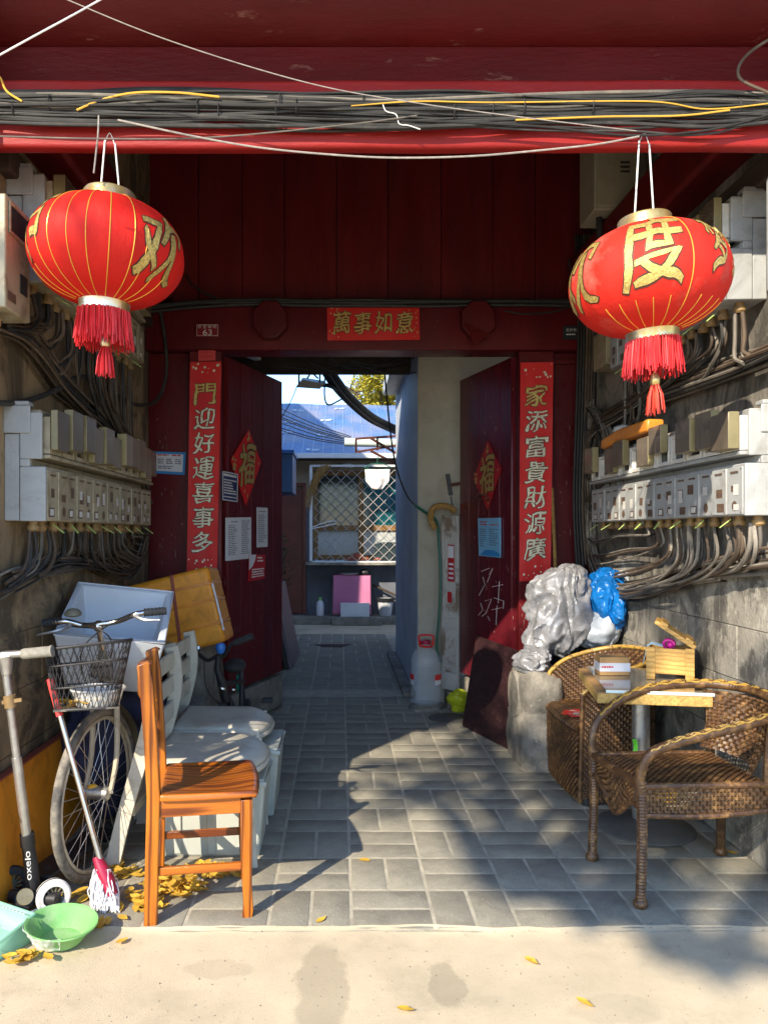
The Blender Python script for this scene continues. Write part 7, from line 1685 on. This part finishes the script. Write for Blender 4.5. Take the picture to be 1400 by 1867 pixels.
pst = quick('poster_strip', lambda m: dbox(m, 0.30, 0.66, -0.008, -0.005, 0.82, 1.10), M['paper_dull'], od)
tag(quick('poster_print', lambda m: (dbox(m, 0.32, 0.64, -0.005, -0.0035, 1.0, 1.09), [dbox(m, 0.36, 0.62, -0.005, -0.0035, 0.84 + 0.035 * k, 0.855 + 0.035 * k) for k in range(4)]), M['white_paper'], pst), kind='stuff')
quick('poster_scrap', lambda m: dbox(m, 0.28, 0.52, -0.008, -0.005, 0.66, 0.74), M['paper_dull'], od)
quick('prop_block', lambda m: m.bb(0.80, 0.98, 5.72, 5.90, 0, 0.118), M['curb'], od, bevel=0.01)
wr = thing('straw_loop', 'dry straw rope looped over the white door corner', 'rope', P(815, 940, 5.8))
quick('rope', lambda m: m.tube(spline([P(793, 965, 5.82), P(785, 945, 5.82), P(790, 927, 5.8), P(806, 922, 5.8), P(822, 926, 5.8), P(830, 934, 5.8)], 6), [0.022 + 0.005 * (i % 2) for i in range(31)], 8), M['straw'], wr)
hs_ = thing('green_hose', 'dark green hose hanging down the tan wall beside the white door', 'hose', P(800, 1210, 5.8))
quick('hose', lambda m: m.tube(spline([P(757, 922, 5.92), P(775, 934, 5.9), P(795, 950, 5.86), P(800, 990, 5.82), P(803, 1060, 5.8), P(800, 1130, 5.8), P(796, 1180, 5.8), P(803, 1208, 5.8)], 8), 0.011, 8), M['hose'], hs_)
quick('black_lead', lambda m: m.tube(spline([P(700, 668, 6.5), P(703, 700, 6.4), P(712, 790, 6.2), P(722, 850, 6.0), P(740, 900, 5.92), P(757, 922, 5.92)], 8), 0.007, 6), M['black_rub'], hs_)
bt_ = thing('iron_bolt', 'black iron door bolt fixed to the tan wall', 'bolt', P(820, 880, 5.9))
quick('plate', lambda m: m.bar(P(816, 864, 5.93), P(822, 903, 5.93), 0.03, 0.02, V((0, 1, 0))), M['black'], bt_)
quick('rod', lambda m: m.tube([P(822, 884, 5.9), P(845, 880, 5.88)], 0.012, 8), M['rust'], bt_)
quick('lead', lambda m: m.tube(spline([P(822, 905, 5.92), P(824, 918, 5.92), P(831, 928, 5.92)], 5), 0.005, 6), M['black'], bt_)
# water jug
jg = thing('water_jug', 'big clear water jug with red carrying handle on a flat stone', 'jug', (0.645, 5.72, 0.05))
jc = V(((776 - CX) / F * 5.72, 5.72, 0.045))
prof = [(0.001, 0.0), (0.095, 0.0), (0.112, 0.015)]
for k in range(12): prof += [(0.114, 0.03 + 0.022 * k), (0.107, 0.041 + 0.022 * k)]
prof += [(0.114, 0.30), (0.108, 0.34), (0.085, 0.385), (0.05, 0.415), (0.036, 0.43), (0.036, 0.455), (0.001, 0.456)]
quick('bottle', lambda m: m.lathe(prof, 36, jc), M['glass'], jg)
for a0_, a1_ in ((-60, -12), (165, 215)):
    arc = lambda u, v, z0, z1: jc + V((0.1158 * cos(radians(a0_ + (a1_ - a0_) * u)), 0.1158 * sin(radians(a0_ + (a1_ - a0_) * u)), z0 + (z1 - z0) * v))
    lbl = quick('wrap_label', lambda m: m.grid(lambda u, v: arc(u, v, 0.185, 0.225), 12, 2), M['paper'], jg)
    quick('label_foot', lambda m: m.grid(lambda u, v: arc(u, v, 0.150, 0.1845), 12, 2), M['white_paper'], lbl)
quick('cap', lambda m: m.lathe([(0.041, 0.44), (0.041, 0.468), (0.03, 0.474), (0.001, 0.475)], 20, jc), M['mopred'], jg)
quick('handle', lambda m: m.tube(spline([jc + V((-0.045, -0.02, 0.43)), jc + V((-0.052, -0.03, 0.475)), jc + V((-0.045, -0.02, 0.506)), jc + V((0.045, -0.02, 0.506)), jc + V((0.052, -0.03, 0.475)), jc + V((0.045, -0.02, 0.43)), jc + V((0.0, -0.05, 0.425)), jc + V((-0.045, -0.02, 0.43))], 5), 0.008, 8), M['paper'], jg)
tag(quick('flat_stone', lambda m: m.lathe([(0.001, 0.045), (0.10, 0.044), (0.125, 0.03), (0.13, 0.0)], 14, (jc.x, 5.72, 0), None, False, lambda a, z: 1 + 0.12 * sin(2 * a) + 0.06 * sin(5 * a)), M['curb']), 'flat grey stone under the water jug', 'stone')
tag(quick('iron_cover', lambda m: m.lathe([(0.001, 0.016), (0.13, 0.016), (0.15, 0.012), (0.152, 0.0)], 36, G(820, 1312)), M['manhole']), 'round iron cover lying by the maroon panel', 'cover')
tag(quick('yellow_foil_bag', lambda m: m.grid(sack(V((0.865, 5.60, 0.085)), (0.075, 0.06, 0.08), 31.0, 0, 0.1), 34, 28, cu=True), M['yellow_bag'], angle=50), 'shiny yellow green foil bag below the old white door', 'bag')
# passage lead wires under the rear eave
pw = thing('passage_ceiling_wires', 'tangle of thin wires under the dark passage ceiling', 'wires', (0.2, 6.2, 2.7))
for k in range(9):
    x0_, x1_ = R.uniform(470, 640), R.uniform(640, 830)
    quick('wire', lambda m: m.tube(spline([P(x0_, R.uniform(650, 668), 5.4), P((x0_ + x1_) / 2, R.uniform(664, 684), 5.9), P(x1_, R.uniform(652, 676), 6.2)], 6), 0.006, 5), M['cable'], pw)
tag(quick('strip_light', lambda m: m.bar(P(440, 640, 5.6), P(470, 652, 5.9), 0.05, 0.04), M['ac']), 'short white strip light under the passage ceiling', 'lamp')

# ------------------------------------------------------------------ courtyard clutter
fl_ = thing('floodlight', 'grey floodlight hung under the rear eave against the sky', 'lamp', P(565, 700, 6.8))
quick('lamp_housing', lambda m: m.add([P(540, 706, 6.75), P(583, 709, 6.75), P(591, 700, 6.75), P(552, 692, 6.75), P(540, 704, 6.95), P(583, 706, 6.95), P(591, 694, 6.95), P(552, 688, 6.95)], [(0, 1, 2, 3), (7, 6, 5, 4), (0, 4, 5, 1), (1, 5, 6, 2), (2, 6, 7, 3), (3, 7, 4, 0)]), M['ac'], fl_)
quick('bracket', lambda m: (m.bar(P(545, 704, 6.8), P(545, 676, 6.8), 0.015, 0.015), m.bar(P(583, 698, 6.8), P(583, 676, 6.8), 0.015, 0.015), m.tube(spline([P(560, 690, 6.8), P(568, 680, 6.8), P(580, 690, 6.8)], 5), 0.008, 6)), M['black'], fl_)
tb_ = thing('overhead_cable_trunk', 'thick black bundle of cables slanting down across the blue roof', 'cable bundle', P(660, 740, 8))
for k in range(16):
    dx, dy = R.uniform(-9, 9), R.uniform(-5, 5)
    quick('cable', lambda m: m.tube(spline([P(592 + dx, 670 + dy, 6.9), P(612 + dx, 700 + dy, 7.2), P(636 + dx * 0.8, 728 + dy, 7.6), P(676 + dx * 0.6, 762 + dy, 8.1), P(725 + dx * 0.4, 786 + dy, 8.6)], 6), R.choice([0.011, 0.015, 0.02]), 6), M['cable'], tb_)
quick('cable', lambda m: m.tube(spline([P(592, 690, 7), P(592, 725, 7), P(600, 738, 7), P(622, 728, 7.4)], 6), 0.008, 6), M['cable'], tb_)
quick('cable', lambda m: m.tube(spline([P(560, 702, 7), P(600, 703, 7.1), P(622, 716, 7.4)], 6), 0.02, 6), M['cable'], tb_)
rw = thing('roof_wires', 'thin black wires strung from the wall across the blue roof', 'wires', P(600, 780, 9))
for k in range(7):
    y0_, y1_ = 740 + 7 * k + R.uniform(-3, 3), 796 + 2.5 * k
    quick('wire', lambda m: m.tube(spline([P(500, y0_, 8.8), P(575, (y0_ + y1_) / 2 + 6, 9.0), P(640, y1_, 9.2)], 6), 0.006, 5), M['cable'], rw)
quick('wire', lambda m: m.tube(spline([P(541, 706, 7), P(528, 736, 7.2), P(508, 770, 7.3)], 6), 0.004, 5), M['cable'], rw)
br = thing('rusty_lamp_bracket', 'rusty angle iron bracket holding a pale tube light', 'bracket', P(690, 840, 8.4))
for a, b in (((648, 800), (722, 795)), ((650, 824), (722, 812)), ((649, 800), (649, 824)), ((688, 798), (688, 820)), ((676, 799), (722, 826)), ((676, 822), (722, 846))):
    quick('angle_iron', lambda m: m.bar(P(a[0], a[1], 8.2), P(b[0], b[1], 8.3), 0.022, 0.022), M['rust'], br)
quick('tube_light', lambda m: m.tube([P(628, 806, 8.8), P(724, 808, 8.8)], 0.05, 10), M['glass_edge'], br)
quick('blue_box_dummy', lambda m: m.bb(-0.72, -0.47, 7.6, 8.2, 1.72, 2.1), M['blue_metal'], thing('blue_metal_box', 'blue sheet metal box hung on the wing wall', 'box', (-0.55, 7.9, 1.72)), bevel=0.006).name = 'case'
bm2 = bpy.data.objects['blue_metal_box']
quick('lid', lambda m: m.bb(-0.735, -0.455, 7.57, 8.22, 2.101, 2.14), M['blue_plastic'], bm2, bevel=0.004)
sh = thing('hanging_shorts', 'pale cotton shorts pegged on a green hanger before the window', 'shorts', P(688, 870, 10.6))
quick('hanger', lambda m: m.tube([P(x, y, 10.6) for x, y in ((664, 852), (676, 846), (688, 845), (700, 846), (713, 852), (700, 856), (676, 856), (664, 852))], 0.008, 6), M['hose'], sh)
quick('hook', lambda m: m.tube(spline([P(688, 846, 10.6), P(688, 838, 10.6), P(690, 832, 10.6)], 5), 0.006, 5), M['hose'], sh)
def shf(u, v):
    w = 1 - 0.10 * v if v < 0.6 else 0.94 - 1.35 * (v - 0.6)
    return P(688 + 46 * (u - 0.5) * w, 856 + 36 * v, 10.6 + 0.03 * sin(u * 9) * v + 0.02 * mnoise.noise(V((u * 4, v * 4, 0))))
o = quick('cloth', lambda m: m.grid(shf, 20, 14), M['shorts'], sh); o.modifiers.new('thick', 'SOLIDIFY').thickness = 0.012
st_ = thing('straw_bundle', 'dry straw bundle hanging at the window cage corner', 'straw', P(568, 900, 11))
sm = MB()
for k in range(160):
    t = R.random(); x = 600 - 36 * t + R.uniform(-5, 5); y = 848 + 55 * t * t + R.uniform(-4, 4)
    p = P(x, y, 11.0 + R.uniform(-0.06, 0.06)); d = V((-0.05 - 0.05 * R.random(), R.uniform(-0.03, 0.03), -0.1 - 0.25 * t * R.random()))
    sm.tube([p, p + d * 0.6 + V((0, 0, 0.02)), p + d], 0.0035, 3)
tag(sm.build('stalks', M['straw'], st_), kind='stuff')
pk = thing('cloth_covered_stand', 'low stand draped in pink cloth on the back house step', 'stand', P(643, 1125, 11.2))
def pf(u, v):
    x = -0.10 + 0.54 * u + 0.015 * (u - 0.5) * v
    if v < 0.25: return V((x, 11.12 + 0.26 * (1 - v / 0.25), 0.70 + 0.01 * sin(u * 6)))
    return V((x, 11.12 - 0.02 * sin(pi * (v - 0.25)) + 0.015 * sin(u * 7) * v, 0.70 - 0.56 * (v - 0.25) / 0.75))
o = quick('pink_cloth', lambda m: m.grid(pf, 24, 24), M['pink'], pk); o.modifiers.new('thick', 'SOLIDIFY').thickness = 0.01
quick('frame', lambda m: m.bb(-0.09, 0.43, 11.15, 11.38, 0.125, 0.685), M['bucket'], pk)
quick('grey_drape', lambda m: m.grid(lambda u, v: V((-0.13 - 0.05 * v + 0.03 * u, 11.2 + 0.15 * u, 0.70 - 0.56 * v)), 5, 8), M['bucket'], pk)
quick('grey_drape', lambda m: m.grid(lambda u, v: V((0.455 + 0.06 * v - 0.02 * u, 11.2 + 0.15 * u, 0.70 - 0.56 * v)), 5, 8), M['bucket'], pk)
tag(quick('foam_slab', lambda m: m.bb(0.005, 0.42, 11.0, 11.06, 0.122, 0.32), M['foam'], bevel=0.004), 'grey white foam slab standing against the pink cloth', 'slab')
tag(quick('paper_dish', lambda m: m.lathe([(0.0, 0.0), (0.10, 0.0), (0.15, 0.03), (0.14, 0.03), (0.0, 0.01)], 18, (0.13, 11.22, 0.712)), M['white_paper']), 'white dish lying on the pink covered stand', 'dish')
tag(quick('black_pouch', lambda m: m.ball((0.36, 11.2, 0.75), 0.07, 12, 8, (1.1, 1, 0.7), 0.2), M['black_bag']), 'small black and yellow pouch on the pink covered stand', 'pouch')
bo = thing('detergent_bottle', 'white detergent bottle with green cap on the step', 'bottle', P(584, 1125, 11.2))
bc2 = V((-0.29, 11.15, 0.122))
quick('bottle', lambda m: m.lathe([(0.001, 0), (0.05, 0.0), (0.055, 0.02), (0.055, 0.15), (0.045, 0.2), (0.022, 0.225)], 16, bc2), M['white_paper'], bo)
quick('cap', lambda m: m.lathe([(0.026, 0.222), (0.026, 0.27), (0.001, 0.275)], 14, bc2), M['green_bowl'], bo)
bs2 = thing('waste_basket', 'small grey lattice waste basket lined with a bag', 'basket', (0.66, 11.2, 0.12))
quick('lattice_body', lambda m: m.lathe([(0.001, 0), (0.085, 0), (0.12, 0.25), (0.112, 0.25), (0.08, 0.01)], 24, (0.66, 11.2, 0.122)), M['bucket'], bs2)
quick('liner', lambda m: m.lathe([(0.115, 0.25), (0.135, 0.262), (0.13, 0.22), (0.122, 0.2)], 24, (0.66, 11.2, 0.122), None, False, lambda a, z: 1 + 0.05 * sin(9 * a)), M['black_bag'], bs2)
tag(quick('dark_pole', lambda m: m.tube([P(678, 1066, 11.3), P(724, 1087, 11.25)], 0.018, 8), M['old_wood']), 'dark pole leaning beside the pink covered stand', 'pole')
for k, (x, z, s) in enumerate(((0.18, 0.955, 1.0), (0.30, 0.955, 0.9), (0.36, 0.955, 0.8), (0.24, 1.0, 1.1), (0.12, 0.95, 0.8), (0.55, 0.95, 0.6))):
    tag(quick('sweet_potato', lambda m: m.ball((x, 11.15 + 0.03 * (k % 3), z - 0.01), 0.045 * s, 12, 8, (2.0, 1, 0.9), 0.2, k), M['potato']), ('sweet potato in the middle of the sill heap', 'sweet potato at the right end of the sill heap', 'small sweet potato before the dark grey tray', 'top sweet potato of the sill heap', 'sweet potato nearest the pale rags on the sill', 'lone tiny sweet potato lying before the tray')[k], 'potato', 'sweet potatoes on the sill')
tag(quick('sill_rags', lambda m: m.grid(lambda u, v: V((-0.42 + 0.5 * u, 11.08 + 0.2 * v, 0.905 + 0.05 * abs(mnoise.noise(V((u * 6, v * 4, 2)))))), 26, 10), M['mask']), 'crumpled pale rags on the window sill', 'rags')
tag(quick('grey_tray', lambda m: m.prism([(0.50, 0.93), (0.50, 1.16), (0.60, 1.19), (0.90, 1.19), (0.98, 1.1), (0.98, 0.93)], 11.22, 11.26), M['glass_dark'], bevel=0.01), 'dark grey tray standing on the window sill', 'tray')
hg = thing('wire_hanger', 'pale wire coat hanger hooked on the window mesh', 'hanger', P(600, 950, 10.9))
quick('hanger', lambda m: m.tube([P(x, y, 10.95) for x, y in ((567, 962), (585, 955), (600, 951), (612, 950), (612, 955), (590, 960), (567, 964), (567, 962))], 0.008, 6), M['wire'], hg)
lbn = thing('leaning_grey_board', 'purple grey board leaning on the wing wall past the gate', 'board', (-0.5, 7.9, 0))
quick('board', lambda m: m.add([(-0.455, 7.37, 0), (-0.44, 8.42, 0), (-0.60, 8.42, 0.79), (-0.625, 7.37, 0.79), (-0.485, 7.37, 0), (-0.47, 8.42, 0), (-0.63, 8.42, 0.79), (-0.655, 7.37, 0.79)], [(0, 1, 2, 3), (7, 6, 5, 4), (0, 4, 5, 1), (1, 5, 6, 2), (2, 6, 7, 3), (3, 7, 4, 0)]), M['grey_board'], lbn)
quick('dark_backing', lambda m: m.add([(-0.49, 7.36, 0), (-0.53, 7.36, 0), (-0.664, 7.36, 0.79), (-0.655, 7.36, 0.79), (-0.49, 8.3, 0), (-0.53, 8.3, 0), (-0.664, 8.3, 0.79), (-0.655, 8.3, 0.79)], [(0, 1, 2, 3), (7, 6, 5, 4), (0, 4, 5, 1), (1, 5, 6, 2), (2, 6, 7, 3), (3, 7, 4, 0)]), M['black'], lbn)
tag(quick('doormat', lambda m: m.sheet([G(572, 1177), G(640, 1176), G(622, 1182), G(590, 1181)][::1], 0.004), M['maroon']), 'thin reddish mat lying flat in the courtyard', 'mat')
bpy.data.objects['doormat'].location.z = 0.012
pp = thing('potted_plant', 'glossy green potted plant by the wing wall', 'plant', (-0.78, 9.4, 0))
quick('pot', lambda m: m.lathe([(0.001, 0.0), (0.12, 0.0), (0.16, 0.3), (0.17, 0.3), (0.15, 0.28), (0.001, 0.27)], 20, (-0.76, 9.4, 0.0)), M['potato'], pp)
sm = MB()
for k in range(7):
    a = R.uniform(0, 6.3); e = V((-0.76 + 0.12 * cos(a), 9.4 + 0.12 * sin(a), R.uniform(0.7, 1.25))); sm.tube(spline([V((-0.76, 9.4, 0.27)), V((-0.76, 9.4, 0.5)).lerp(e, 0.4), e], 4), 0.008, 5)
sm.build('stem', M['bark'], pp)
lm = MB()
for k in range(420):
    z = R.uniform(0.45, 1.3); r = 0.20 * (1 - abs(z - 0.95) / 0.75) + 0.03; a = R.uniform(0, 6.3); p = V((-0.76 + r * sqrt(R.random()) * cos(a), 9.4 + r * sin(a), z))
    d = V((cos(a), sin(a), R.uniform(-0.4, 0.8))).normalized() * R.uniform(0.04, 0.08); n2 = d.cross(V((0, 0, 1))).normalized() * 0.018
    lm.add([p, p + d * 0.5 + n2, p + d, p + d * 0.5 - n2], [(0, 1, 2, 3)])
tag(lm.build('leaves', M['green_leaf'], pp), kind='stuff')

# the lettering helper has done its work
bpy.data.objects.remove(_to)
bpy.data.curves.remove(_tc)
